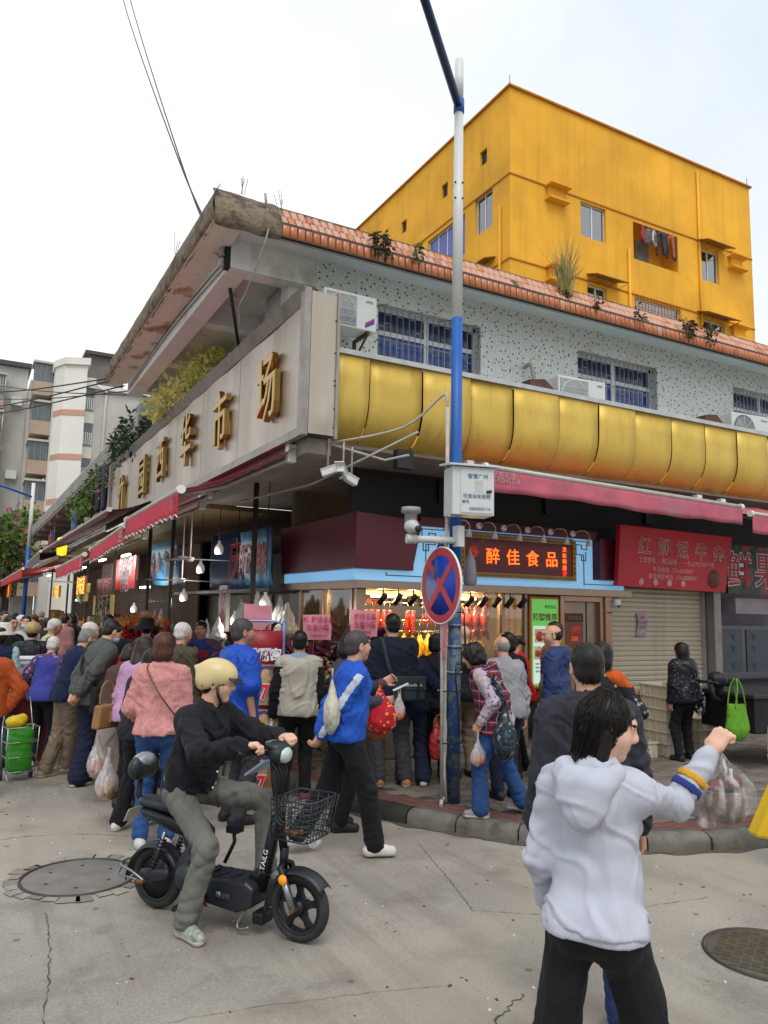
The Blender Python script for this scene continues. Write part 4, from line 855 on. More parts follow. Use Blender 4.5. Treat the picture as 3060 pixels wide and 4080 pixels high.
# parked delivery tricycle with a green bag at the right edge
tr=empty('delivery_tricycle',(8.75,6.3,.132),'dark parked cargo tricycle with white lettering at the right edge of the pavement','tricycle',None,R(-8))
bm_=M('cargo_black','#1d1d21',1,.5,.2,.15,4)
b=B().bx(-.55,-.45,.42,1.6,.4,.82);b.o('cargo_box',bm_,tr,bev=.015);b=B().bx(-.6,-.5,.82,1.65,.45,.87);b.o('cargo_rim',M('cargo_rim','#3b3a3d',1,.5,.4),tr,bev=.01)
text('DJS',.16,M('lettering_white','#c9c6c2'),fy(-.02,-.452,.62),tr,'lettering',.002,.004);text('sturdy',.06,MATS['lettering_white'],fy(.0,-.452,.47),tr,'lettering',.001)
for x in(.2,1.2):b=B();b.lathe([(.0,.03),(.05,.03),(.2,.015),(.23,.035),(.26,.03),(.27,0),(.26,-.03),(.23,-.035),(.2,-.015),(.05,-.03),(0,-.03)],(x,-.35,.27),Matrix.Rotation(R(90),3,'X'),26);b.o('wheel',black,tr)
b=B();b.tube([(-.5,0,.7),(-.72,0,.8),(-.78,0,1.0)],.03,8).tube([(-.8,-.16,.98),(-.78,0,.97),(-.8,.16,.98)],.016,8);b.o('handlebar',dark,tr)
V,Q=sdf([('el',(-.6,.05,1.0),(.12,.12,.1)),('rc',(-.6,.05,.95),(-.5,.05,.8),.05,.08)],.02);V=folds(V,Q,.01,20,2);o=link('seat_cover',npmesh('seat_cover',V,Q,M('dark_cover','#1b1c1f',1,.6)),tr)
# green shopping bag hanging on the tricycle
V,Q=sdf([('rc',(0,0,.02),(0,0,.22),.15,.12,.02,(1,0,0),.85),('-el',(0,0,.34),(.13,.12,.1),None,.01)],.012);V=folds(V,Q,.01,30,4,(1,1,.3));V[:,1]*=.6
gb=link('shopping_bag',npmesh('shopping_bag',V,Q,M('bag_lime','#5f9c1e',.85,.7)),None,(7.74,5.86,.64));tag(gb,'lime green cloth shopping bag hanging from the parked tricycle','bag')
b=B()
for y in(-.05,.05):b.tube(catmull([(-.09,y,.24),(-.04,y,.45),(0,y*.3,.56),(.04,y,.45),(.09,y,.24)],5),.008,6)
b.o('handle',MATS['bag_lime'],gb)
# ceiling camera bullet by the shop, dome camera
cc=empty('dome_camera',(8.2,8.1,2.06),'small white turret camera under the right end of the bronze lintel','camera');b=B();b.lathe([(0,.05),(.05,.05),(.055,.0),(.045,-.045),(.02,-.06),(0,-.062)],n=16);b.o('housing',whitep,cc);b=B();b.lathe([(0,.0),(.028,-.004),(.03,-.02)],(0,-.045,-.03),Matrix.Rotation(R(70),3,'X'),12);b.o('lens',black,cc)
# ---------------------------------------------------------------- street pole, sign, cabinet, cameras
pl=empty('street_lamp_post',(4.14,6.18,.13),'tall blue and white street lamp post with peeling base and one arm','lamp post')
pblue=M('pole_blue','#1f5aa8',.95,.45,0,.08,3,.05,40);pwhite=M('pole_white','#cfd0cc',.95,.45,0,.05,3,.05,40)
def polebase():
 t=NT('pole_peeling');v=t.obj();f=t.noise(t.mapv(v,(1,1,.8)),9,9,.7);c=t.ramp(f,(.4,C('#5b625f',.8)),(.47,C('#6d7673',.9)),(.5,C('#2d4f82',.8)),(.62,C('#27497e',.9)),(.68,C('#8b8f8a')));t.bump(f,.5,.006);return t.fin(c,.6,.1)
pold=polebase()
def seg(nm,z0,z1,ra,rb,m):b=B();b.tube([(0,0,z0),(0,0,z1)],[ra,rb],24);return b.o(nm,m,pl)
seg('pole_base',0,2.0,.064,.062,pold);seg('pole_blue_section',2.0,4.68,.059,.055,pblue);seg('pole_white_section',4.68,6.91,.054,.047,pwhite);seg('pole_collar',6.91,7.06,.056,.056,pblue);seg('pole_top',7.06,7.5,.046,.045,pwhite)
b=B();b.lathe([(.045,0),(.038,.025),(0,.035)],(0,0,7.5),None,20);b.o('pole_cap',pwhite,pl)
b=B();b.tube([(0,0,6.98),(-.92,-.81,7.2),(-2.8,-2.4,7.65)],[.045,.042,.035],12);b.o('lamp_arm',M('arm_blue','#16315f',.9,.4),pl)
for z in(1.18,1.42,1.62):b=B();b.tube([(0,0,z),(0,0,z+.018)],.078,20);b.o('pole_band',M('band_worn','#8d9aa4',.8,.5,.3,.3,20),pl)
for z in(5.95,6.12):
 for a in range(4):b=B();b.tube([(.045*math.cos(a*1.57+.4),.045*math.sin(a*1.57+.4),z),(.062*math.cos(a*1.57+.4),.062*math.sin(a*1.57+.4),z)],.01,6);b.o('bolt',dark,pl)
# conduits up the pole
cdm=M('conduit_white','#b9b6ac',.85,.6,0,.1,8,.1,40,stain='#8a6a4a',sscale=7,samt=.6)
cn=empty('conduit_pipe',(4.035,6.17,.13),'pair of white conduit pipes strapped up the street lamp post','pipe')
b=B();b.tube([(.0,-.02,.02),(-.02,-.02,.3),(-.01,-.01,1.9),(-.0,.0,2.9),(-.005,0,3.75)],.019,10).tube([(-.05,-.03,.03),(-.06,-.03,1.2),(-.055,-.01,1.9),(-.05,0,2.2)],.016,10).tube([(-.1,-.1,.015),(-.05,-.03,.04),(-.02,-.02,.06)],.018,8);b.o('pipe',cdm,cn)
b=B();b.tube(catmull([(-.005,0,3.75),(-.005,0.02,3.86),(-.03,.08,3.87),(-.25,.45,3.6),(-.75,1.1,3.5)],5),.013,8);b.o('elbow_pipe',cdm,cn)
for z,p in((1.02,.08),(.55,.08),(1.75,.08)):b=B();b.tube([(.06+.13*math.cos(a*.52),.0+.1*math.sin(a*.52),z)for a in range(12)],.006,4,closed=True);b.o('strap',dark,cn)
rb_=B();
for i in range(7):rb_.tube(catmull([(-.03+random.uniform(-.02,.02),-.05,1.95),(-.05+random.uniform(-.03,.03),-.07,1.65),(-.06+random.uniform(-.05,.03),-.06,1.35+random.uniform(-.1,.1))],5),.004,4)
rbo=rb_.o('plastic_ribbon',M('ribbon_pink','#c9747c',.9,.5),None,(4.03,6.15,.13));tag(rbo,'pink plastic ribbons tied to the pole below the round sign','ribbon')
ct_=B()
for k in range(3):ct_.tube(catmull([(.05,-.085,1.75),(.045+.01*k,-.095,1.3),(-.05,-.1,1.15+.05*k),(-.02,-.09,.95),(.0,-.09,.6)],5),.005,5)
cto=ct_.o('loose_cable',black,None,(4.14,6.18,.13));tag(cto,'black loose cables wound down the pole base','cable')
# no-stopping sign
ns=empty('no_stopping_sign',(4.1,6.02,2.0),'round no-stopping sign, red cross and ring on blue, on the lamp post','sign',None,R(-28-57))
ns.rotation_euler=(0,0,R(-92));ns.location=(3.96,6.14,2.13)
sr=M('sign_red','#b3202c',.95,.35,0,.06,3,.02,40);sbl=M('sign_blue','#16399c',.95,.35,0,.06,3,.02,40);ry=Matrix.Rotation(R(90),3,'X');r_=.36
b=B();b.lathe([(0,0),(r_,0),(r_+.004,.004),(r_+.004,.012),(0,.012)],M3=ry,n=56);b.o('disc',sbl,ns)
b=B();b.lathe([(r_-.078,.0135),(r_-.006,.0135)],M3=ry,n=56);b.o('red_ring',sr,ns)
for a in(45,-45):b=B();b.cb((0,-.0135-.0008*(a>0),0),(.068,.002,(r_-.05)*2),Matrix.Rotation(R(a),3,'Y'));b.o('red_bar',sr,ns)
b=B();b.lathe([(r_-.006,.008),(r_-.006,.0145),(r_+.006,.0145),(r_+.006,-.004),(r_-.01,-.004)],M3=ry,n=56);b.o('rim',whitep,ns)
b=B().bx(-.03,.0,-.3,.03,.06,.3);b.o('bracket',steel,ns)
# equipment cabinet
cbx=empty('control_cabinet',(4.15,6.1,2.79),'white metal control cabinet with blue lettering on the lamp post','cabinet',None,R(-14))
cw=M('cabinet_white','#c8ccca',.95,.45,0,.05,3,.05,40,stain='#9a9b94',sscale=4,samt=.3)
b=B().bx(-.16,-.2,0,.26,.05,.46);b.o('cabinet_body',cw,cbx,bev=.006);b=B();b.prism([(-.2,-.24,.46),(.3,-.24,.46),(.3,.08,.5),(-.2,.08,.5)],(0,0,.02));b.o('rain_hood',cw,cbx,bev=.004)
b=B().bx(-.08,-.208,.02,.245,-.201,.44);b.o('door',cw,cbx,bev=.002)
tb_=M('print_blue','#3c5a86',.9,.6);text('智慧广州',.052,tb_,fy(.09,-.212,.37),cbx,'print',.0006);text('社会治安视频',.046,tb_,fy(.08,-.212,.18),cbx,'print',.0006);text('编号:',.036,tb_,fy(-.03,-.212,.125),cbx,'print',.0006);text('0560003114',.042,tb_,fy(.11,-.212,.06),cbx,'print',.0006)
b=B();b.lathe([(0,.012),(.014,.01),(.016,0)],(.215,-.21,.23),ry,10);b.lathe([(0,.012),(.014,.01),(.016,0)],(.19,-.21,.225),ry,10);b.o('lock',dark,cbx)
box('sticker',.06,-.2105,.22,.14,-.2085,.33,M('sticker_grey','#b4b4ae'),cbx)
# camera arm with ptz camera
pz=empty('surveillance_camera',(4.1,6.1,2.56),'grey pan-tilt surveillance camera on a white arm left of the pole','camera')
b=B();b.tube([(.0,.0,0),(-.38,.12,.0),(-.46,.14,.02)],.034,12).tube([(-.38,.12,0),(-.47,.145,0)],.045,14);b.o('arm',cw,pz)
b=B().bx(-.02,-.06,-.06,.05,.04,.14);b.o('arm_plate',cw,pz)
b=B();b.lathe([(0,.18),(.09,.17),(.095,.12),(.06,.11),(.06,.04),(.05,.03),(0,.03)],(-.43,.135,.13),None,18);b.o('sun_cover',M('camera_grey','#8f9290',.9,.5),pz)
V,Q=sdf([('el',(-.43,.12,.12),(.07,.075,.07)),('rc',(-.43,.08,.11),(-.43,.02,.09),.045,.04)],.01);link('camera_head',npmesh('camera_head',V,Q,M('camera_body','#b9bbb8',.9,.4)),pz);b=B();b.lathe([(0,.02),(.03,.018),(.036,0)],(-.43,.0,.085),ry,14);b.o('lens',black,pz)
# umbrella hung behind the sign
um=B();um.lathe([(.0,0),(.05,-.15),(.07,-.4),(.05,-.45)],(0,0,0),None,10);uo=um.o('folded_umbrella',M('umbrella_blue','#23508f',.9,.6),None,(4.0,6.22,2.62));tag(uo,'folded blue umbrella hooked behind the round sign','umbrella')
um=B();um.lathe([(.0,0),(.05,-.12),(.07,-.32),(.05,-.36)],(0,0,0),None,10);uo=um.o('folded_umbrella',M('umbrella_grey','#7b7a80',.9,.6),None,(4.33,6.2,2.5));tag(uo,'folded grey umbrella tucked behind the right of the round sign','umbrella')
# bullet cameras under the canopy corner
for i,(x,y,z,a)in enumerate(((3.26,7.28,3.3,60),(3.42,7.24,3.28,-40),(3.55,7.3,3.24,-80))):
 e=empty('bullet_camera',(x,y,z),['white bullet camera nearest the market sign end','middle white bullet camera facing the street under the canopy','right-hand white bullet camera under the canopy corner'][i],'camera','bullet cameras under the canopy corner',R(a));b=B();b.tube([(0,0,.08),(0,0,.38)],.012,6);b.o('drop_rod',bar_w,e);Mr=Matrix.Rotation(R(-20),3,'X')
 b=B();b.cb((0,-.03,.03),(.08,.2,.08),Mr);b.o('housing',whitep,e,bev=.012);b=B();b.cb((0,-.05,.08),(.1,.26,.008),Mr);b.o('visor',whitep,e);b=B();b.lathe([(0,.02),(.024,.018),(.028,0)],(0,-.125,0),Mr@ry,12);b.o('lens',black,e)
pc=B();pc.tube([(3.3,7.3,3.62),(3.9,7.2,3.5),(4.02,6.9,3.52)],.014,8).tube([(2.95,9.2,3.2),(3.4,8.0,3.3),(3.95,6.6,3.7)],.013,8)
o=pc.o('conduit_pipe',cdm);tag(o,'long white conduit pipe slanting from the canopy corner to the pole','pipe')
jb=box('junction_box',4.0,7.1,3.42,4.2,7.2,3.62,dark);tag(jb,'small dark junction box under the gold canopy behind the pole','box')
# ---------------------------------------------------------------- side street: awnings and stalls under the market sign
awning('red scalloped awning nearest the corner under the market sign',(2.98,7.5,3.58),(2.98,10.9,3.58),(1.9,7.95,3.09),(1.9,10.92,3.05),.29,.25,redaw2,True,(('河源彩篷','13570045318','020-81745318'),1,.06,.06))
awning('second red scalloped awning along the side street',(2.98,11.0,3.45),(2.98,14.3,3.45),(1.9,11.0,2.98),(1.9,14.2,2.84),.27,.25,redaw2,True,(('河源彩篷','13570045318','020-81745318'),1,.06,.06))
awning('third red scalloped awning along the side street',(2.98,15.0,3.3),(2.98,20.2,3.3),(1.9,15.05,2.8),(1.9,19.7,2.72),.3,.25,redaw2,True,(('河源彩篷','13570045318','020-81745318'),1,.05,.07))
greyaw=M('awning_grey','#6d6a64',.7,.8,0,.2,3,.2,60);brownaw=M('awning_maroon','#571c24',.8,.8,0,.2,3,.2,60)
awning('grey sun-faded awning farther down the side street',(2.98,26,3.7),(2.98,31,3.7),(2.0,26,3.5),(2.0,31,3.4),.42,.3,greyaw,True,arms=False)
awning('bright red sagging awning behind the grey one',(2.98,27,3.25),(2.98,40,3.2),(1.6,27,2.98),(1.5,40,2.9),.3,.4,M('awning_scarlet','#b8121c',.9,.7),False,arms=False)
awning('dark maroon awning above the far stalls',(2.98,14.5,3.85),(2.98,27,3.85),(2.2,14.5,3.6),(2.1,27,3.55),.12,.3,brownaw,False,arms=False)
awning('maroon awning at the far end of the side street',(2.98,41,3.2),(2.98,58,3.2),(1.4,41,2.9),(1.3,58,2.8),.4,.4,brownaw,False,arms=False)
awning('small pinkish awning at the far left edge',(2.6,60,3.4),(2.6,75,3.4),(1.2,60,3.0),(1.1,75,2.9),.4,.4,redaw,False,arms=False)
# posts
postm=M('stall_post','#4a4742',.8,.6,.4,.2,5)
for i,(x,y)in enumerate(((3.25,9.5),(3.3,14.2),(3.3,16.2),(3.3,20.3),(3.3,25),(3.3,30),(3.3,36))):
 b=B();b.tube([(x,y,0),(x,y,3.6)],.035,10);o=b.o('stall_post',postm);tag(o,['dark steel post beside the roast meat shop side','dark steel post left of the blue seafood banner','dark steel post behind the second awning','dark steel post by the red lit sign','dark steel post before the yellow price board','dark steel post in the distant stalls','farthest dark steel post of the stalls'][i],'post','posts along the stalls')
# seafood stall
sf=empty('seafood_stall',(0,0,0),'cluttered seafood stall with blue banners and hanging bags left of the roast meat shop','stall')
bann=M('banner_blue','#3a86b8',.95,.55,0,.35,1.8,.15,20);bannd=M('banner_navy','#1c3f6e',.95,.55,0,.4,1.2,.1,20);btx=M('banner_text','#a8382f',.8,.6);btw=M('banner_text_white','#b9b3ad',.8,.6)
def banner(name,P0,P1,h_,mat,txt,size,lean=.12,m=24):
 P0,P1=Vector(P0),Vector(P1);rows=[];t=(P1-P0).normalized();n=Vector((-1,0,0))
 for i in range(m+1):
  f=i/m;p=P0.lerp(P1,f);rows.append([p+n*(lean*q/5*(-1)+.02*math.sin(f*19+q*.8)*q/5)-Vector((0,0,h_*q/5+.03*math.sin(f*3.1)*q/5))for q in range(6)])
 b=B();b.sheet(rows,True);o=b.o(name,mat,sf,solid=.004);k=len(txt)
 for i,ch in enumerate(txt):
  p=P0.lerp(P1,(i+.5)/k);q=fx(p.x-.05+lean*.5,p.y,p.z-h_*.5);text(ch,size*1.06,btw,q@Matrix.Translation((0,0,-.006)),o,'character',.002,.014);text(ch,size,btx,q,o,'character',.003,.006)
 return o
banner('seafood_banner',(3.9,12.1,3.1),(3.75,10.45,3.02),.85,bann,'昕海鲜',.5);banner('navy_banner',(4.5,15.9,3.35),(4.4,11.9,3.25),1.05,bannd,'庆',.8,0.);banner('seafood_banner',(3.9,19.2,3.35),(3.8,16.0,3.3),.95,bann,'活水产鲜',.5)
box('banner_shelf',3.8,10.4,2.12,4.6,16,2.17,M('shelf_grey','#57534e',.7),sf);box('rear_shutter',5.6,9.0+2,.1,5.65,20,3.0,M('stall_rear','#8a837c',.7,.7,0,.3,2),sf)
for y in(11.5,13.2,15.2,17.4):box('stall_rack',4.7,y,.1,5.5,y+1.2,1.0+random.uniform(-.1,.2),M('rack_%d'%int(y),random.choice(['#51606a','#6d6459','#4e5a4c']),.6,.6),sf)
for y,z0 in((11.3,1.3),(12.4,1.5),(13.6,1.35),(15.0,1.45),(16.4,1.5)):box('wall_poster',5.55,y,z0,5.59,y+.55,z0+.7,M('poster_%d'%int(y*10),random.choice(['#9a8f86','#8a4a44','#a89c8e','#77808a']),.6,.6,0,.3,8),sf)
cp=B().bx(3.84,12.5,.2,3.9,12.95,2.25);cpo=cp.o('couplet_board',M('couplet_white','#b3ada6',.75,.7),sf)
for k in range(4):b=B();zc=2.05-k*.33;b.prism([(3.835,12.72,zc+.15),(3.835,12.9,zc),(3.835,12.72,zc-.15),(3.835,12.54,zc)],(.006,0,0));b.o('red_diamond',M('diamond_red','#99283a',.8),cpo)
# hanging carrier bags
bagw=M('carrier_white','#bdb8b2',.85,.4,0,.08,6)
def carrier(h=.42,w_=.13,seed=0):
 V,Q=sdf([('rc',(0,0,-.02),(0,0,-.12),.02,.05,.03),('el',(0,0,-.28),(w_*.75,w_*.6,.16),None,.05),('el',(.02,0,-.34),(w_*.8,w_*.62,.09),None,.05)],.014);return folds(V,Q,.012,32,seed,(1,1,.25)),Q
bagme=[npmesh('carrier',*carrier(seed=k),bagw)for k in range(3)]
for i in range(12):
 y=9.25+i*.17;o=link('carrier_bag_bundle',bagme[i%3],None,(3.62+random.uniform(-.06,.06),y,2.0+random.uniform(-.08,.12)),(0,0,random.uniform(0,6)));o.scale=(1.1,1.1,random.uniform(.9,1.3));tag(o,'bundle of white carrier bags hanging over the stall left of the shop','bags','bundles of white carrier bags')
for i,(y,z)in enumerate(((12.3,1.75),(13.0,1.7),(16.4,1.85),(17.0,1.8),(18.0,1.75))):o=link('carrier_bag_bundle',bagme[i%3],None,(3.66,y,z),(0,0,i));tag(o,'bundle of white carrier bags hanging deeper in the seafood stall','bags','bundles of bags deeper in the stall')
# lamp bulbs on wires, fans
bulb=EMIT('bulb_white','#d8d4cc',.15);lp=B();lp.lathe([(0,-.12),(.06,-.115),(.075,-.06),(.07,.0),(.04,.05),(.022,.07),(.022,.11),(0,.11)],n=16)  # faint glow added to the bulb material
bl_me=bpy.data.meshes.new('bulb');bl_me.from_pydata([tuple(p)for p in lp.v],[],lp.f);bl_me.materials.append(bulb);bl_me.polygons.foreach_set('use_smooth',[True]*len(lp.f))
for i,(y,z,x)in enumerate(((14.4,2.1,3.6),(19.1,1.84,3.6),(13.7,2.6,3.7),(12.6,2.88,3.7),(9.56,1.98,3.45),(12.2,1.72,3.9))):
 e=empty('hanging_bulb',(x,y,z),['white cone bulb hanging at the left of the seafood stall','small white bulb hanging near the yellow price board','white bulb in front of the dark navy banner','white bulb high on the navy banner by its red character','white bulb hanging beside the shop side window','small white bulb low in the middle of the seafood stall'][i],'bulb','bulbs hanging in the stalls');link('bulb',bl_me,e);ld=bpy.data.lights.new('bulb_fill','POINT');ld.energy=6;ld.color=(1,.95,.88);ld.shadow_soft_size=.07;lo=bpy.data.objects.new('bulb_fill',ld);COL.objects.link(lo);lo.location=(x-.12,y-.05,z-.14);b=B();b.tube([(0,0,.1),(0,0,3.55-z)],.006,5);b.o('flex',black,e)  # point lights added beside the bulbs as fill to lift the dim stall
for i,(y,z,x)in enumerate(((12.9,2.68,3.3),(13.8,2.35,3.4),(17.0,1.98,3.5),(27,2.6,3.0))):
 e=empty('ceiling_fan',(x,y,z),['ceiling fan hanging highest in front of the navy banner','lower ceiling fan in front of the navy banner','small dark ceiling fan left of the seafood stall','ceiling fan far down the side street'][i],'fan','ceiling fans in the stalls',.4*i);b=B();b.lathe([(0,.04),(.06,.03),(.075,0),(.05,-.04),(0,-.05)],n=16);b.o('motor',whitep,e);b=B();b.tube([(0,0,.03),(0,0,3.5-z)],.012,6);b.o('rod',whitep,e)
 for k in range(3):b=B();a=k*2.094;b.cb((.36*math.cos(a),.36*math.sin(a),0),(.6,.11,.008),Matrix.Rotation(a,3,'Z')@Matrix.Rotation(.15,3,'X'));b.o('blade',M('fan_blade','#8f8d88'),e)
# deeper stalls: price boards, lit signs, fluorescent lamps
def board(name,label,X,y0,y1,z0,z1,mat,lines,tm,size,cat='sign',grp=None):
 o=box(name,X,y0,z0,X+.03,y1,z1,mat);tag(o,label,cat,grp);n=len(lines)
 for i,l_ in enumerate(lines):text(l_,size,tm,fx(X-.004,(y0+y1)/2,z1-(i+.5)*(z1-z0)/n),o,'lettering',.002,.006)
 return o
yel=M('board_yellow','#b79a35',.9,.6,0,.1,2);blk=M('board_ink','#1a1713',1)
board('price_board','yellow price board with black dumpling names in three rows',3.25,19.9,23.2,1.6,2.14,yel,('虾饺干蒸','鸡亦饺子','虾仁虾滑'),blk,.62);board('price_board','yellow board reading rice balls high behind the stalls',3.25,24.2,26.9,2.24,2.52,yel,('汤圆',),blk,.5);board('price_board','yellow board below the rice balls board',3.25,24.5,27.0,1.98,2.22,yel,('糯米鸡','3.5元'),blk,.34)
rdl=M('litsign_red','#a3161f',.95,.5,emit=.25);gly=EMIT('litsign_yellow','#f2c53a',1.)
board('lit_sign','square red sign with yellow border and lettering nearest the price board',2.9,22.4,24.3,2.18,2.66,rdl,('好味道',),gly,.55);board('lit_sign','smaller square red and yellow sign farther away',2.9,28.6,30.8,2.12,2.52,rdl,('好味道',),gly,.5)
o=board('shop_sign','bright red shop sign with white lettering left of the blue banner',3.6,19.2,21.9,2.3,3.1,M('sign_scarlet','#c01a20',.95,.5,emit=.3),('包点坊','特色'),M('sign_white_lit','#d8d8e4',1),.6);o=board('shop_sign','dull red square sign in front of the bright red one',3.35,20.6,23.4,2.05,2.6,M('sign_dullred','#8a2028',.8,.6),('河源百味',),M('sign_pink','#b5605e'),.5)
board('shop_sign','faded maroon fascia with pale lettering behind the second awning',4.3,22.5,29,2.6,3.3,M('fascia_maroon','#6b3434',.8,.6),('潮汕卤味',),M('sign_pale','#a08078'),.7);o=B();o.lathe([(0,.3),(.14,.26),(.16,0),(.14,-.26),(0,-.3)],n=16);o=o.o('lantern_sign',EMIT('lantern_yellow','#e8d428',.9),None,(2.6,26,3.68));tag(o,'glowing yellow rounded hanging sign under the maroon awning','sign')
board('price_board','orange strip sign far down the street',2.4,50,55,2.3,3.1,M('strip_orange','#d8541a',.95,.5,emit=.3),('大','特','价'),gly,.5)
tubem=EMIT('tube_light','#d8fff4',9)
for i,(x,y,z)in enumerate(((3.4,19.5,3.1),(3.2,21.8,3.08),(3.0,24,2.95),(2.9,29,3.05),(2.8,32,2.95),(3.6,18.0,2.3),(3.3,27,2.02))):
 o=box('tube_lamp',x-.02,y-.45,z-.02,x+.04,y+.45,z+.02,tubem);tag(o,'lit white tube lamp hanging in the side street stalls','lamp','lit tube lamps in the stalls')
 ld=bpy.data.lights.new('stall_lamp','POINT');ld.energy=18;ld.color=(.9,1,.92);ld.shadow_soft_size=.2;lo=bpy.data.objects.new('stall_lamp',ld);COL.objects.link(lo);lo.location=(x,y,z-.1)
box_=[('#7a4b3a',3.4,20.5,1.1),('#8a2f2a',3.5,23,1.2),('#6a5a48',3.4,26,1.1),('#8c7a60',3.5,29,1.1),('#5e3a34',3.4,33,1.2),('#6e5c44',3.5,38,1.2)]
for i,(c_,x,y,h_)in enumerate(box_):
 e=empty('stall_counter',(x,y,0),['brown food counter by the red shop sign','red food counter under the square lit sign','dull brown counter behind the old people','tan counter far along the street','dark red counter far along the street','farthest tan counter of the stalls'][i],'counter','food counters along the street');m_=M('stall_c%d'%i,c_,.8,.6,0,.3,3);b=B().bx(-.1,-1,0,1.2,1.2,h_);b.o('base',m_,e);b=B().bx(-.15,-1.05,h_,1.2,1.25,h_+.05);b.o('top',steel,e)
 for k in range(4):b=B().bx(.1,-.9+k*.5,h_+.05,.5,-.55+k*.5,h_+.05+random.uniform(.1,.4));b.o('goods',M('goods_%d'%(k%3),['#a8743a','#b7a07a','#8f3a28'][k%3],.9),e)
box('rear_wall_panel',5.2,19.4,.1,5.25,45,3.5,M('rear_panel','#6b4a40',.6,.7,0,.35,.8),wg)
# tarpaulin sheet, lion-dance style flower basket
V=[];b=B();rows=[]
for i in range(20):
 f=i/19;rows.append([(2.0+.5*q/4,42-8*f,3.35-.45*math.sin(math.pi*f)*(1-q/6)-.15*q/4)for q in range(5)])
b.sheet(rows,True);tag(b.o('plastic_sheet',M('sheet_white','#b6aeb0',.8,.4),None,solid=.01),'sagging whitish plastic sheet under the far awnings','sheet')
# ---------------------------------------------------------------- plants, laundry and units on the canopy
def leafcloud(name,blobs,n,size,mats,parent=None,seed=0,flat=.5,aspect=.5):
 r_=np.random.default_rng(seed);V=[];F=[];mi=[];w_=np.array([b[1][0]*b[1][1]*b[1][2]for b in blobs])**.66;w_/=w_.sum()
 cnt=r_.multinomial(n,w_)
 for(c,rad),k in zip(blobs,cnt):
  d=r_.normal(size=(k,3));d/=np.linalg.norm(d,axis=1)[:,None];rr_=r_.uniform(.35,1,k)**.6;P=np.array(c)+d*rr_[:,None]*np.array(rad)*(1+.22*np.sin(d@np.array([3.,5,4])*2+seed))[:,None]
  for p,dd in zip(P,d):
   ax=r_.normal(size=3)*.8+dd*.6;ax[2]-=flat*.6;ax/=np.linalg.norm(ax);nn=r_.normal(size=3)+np.array([0,0,1.2]);s_=np.cross(ax,nn);s_/=np.linalg.norm(s_)+1e-6;L_=size*r_.uniform(.6,1.3);wd=L_*aspect*.5;o=len(V);mid=p+ax*L_*.5+np.cross(s_,ax)*L_*.08
   V+=[p,mid-s_*wd,p+ax*L_,mid+s_*wd];F.append((o,o+1,o+2,o+3));mi.append(int(r_.integers(len(mats))))
 me=npmesh(name,V,F,[LEAF(m)for m in mats],False,mi);return link(name,me,parent)
lf=[M('leaf_green','#5d7c3a',1,.55,0,.25,20),M('leaf_dark','#31482a',.9,.6,0,.25,20),M('leaf_light','#7d9440',.9,.5,0,.25,20)];ly=[M('leaf_yellow','#f0e68c',1,.5,0,.15,20),M('leaf_yellowgreen','#d6de74',1,.5,0,.2,20),M('leaf_cream','#f0e8b0',1,.5)];dk_lf=[M('leaf_dark','#31482a'),M('leaf_blackgreen','#26352a',.9,.7,0,.25,20)];pk=[M('petal_pink','#c46a8c',.95,.6),M('petal_rose','#c9857c',.95,.6)]
def bush(name,label,loc,blobs,n,size,mats,pot=True,stems=5,seed=0,cat='plant',flowers=0):
 e=empty(name,loc,label,cat);leafcloud('foliage',blobs,n,size,mats,e,seed);r_=random.Random(seed);b=B()
 for i in range(stems):c=Vector(r_.choice(blobs)[0]);b.tube([(r_.uniform(-.05,.05),r_.uniform(-.05,.05),0),c*.5+Vector((r_.uniform(-.05,.05),0,0)),c+Vector((r_.uniform(-.1,.1),r_.uniform(-.1,.1),0))],[.014,.01,.005],5)
 b.o('stem',M('stem_brown','#4d3d2e',.8,.8),e)
 if flowers:leafcloud('blossom',blobs,flowers,size*1.1,pk,e,seed+5,.5,.9)
 if pot:b=B();b.lathe([(0,-.22),(.12,-.22),(.16,0),(.14,0),(.13,-.03),(0,-.03)],n=16);b.o('pot',M('pot_grey','#8f8a82',.8),e)
 return e
bush('variegated_shrub','yellow variegated shrub spilling over the top of the market sign',(3.12,12.3,5.1),[((-.05,0,.42),(.42,.6,.34)),((-.2,.8,.36),(.36,.5,.28)),((.05,-.7,.56),(.34,.5,.26)),((-.3,1.4,.3),(.28,.4,.2))],1500,.12,ly,False,8,1)
bush('conifer_shrub','dark juniper-like shrub behind the far part of the market sign',(3.2,16.8,5.0),[((0,0,.5),(.45,.7,.5)),((-.1,.9,.6),(.4,.6,.6)),((.1,-.8,.45),(.4,.6,.4)),((-.15,1.9,.55),(.3,.4,.45))],1500,.16,dk_lf,False,6,2)
bush('flower_plant','straggly pink-flowered plant trailing over the far sign end',(3.0,18.6,4.9),[((-.1,.4,.1),(.3,.6,.35)),((-.2,1.2,-.1),(.25,.5,.3)),((0,-.3,.4),(.3,.5,.25))],260,.09,lf,False,6,3,flowers=30)
bush('balcony_plant','leafy green plants on the balcony left of the market sign',(2.95,22.8,4.3),[((-.1,.2,.5),(.35,.9,.4)),((-.1,1.8,.45),(.35,.8,.45)),((0,-1.2,.9),(.3,.7,.4))],420,.17,lf,True,5,4)
bush('roof_grass','tall dry grass tuft growing from the orange tiled eave',(6.85,7.6,6.1),[((0,0,.05),(.1,.05,.08))],30,.12,[M('moss_brown','#5a4a36',.8)],False,1,5,'grass')
gtuft=B();r_=random.Random(4)
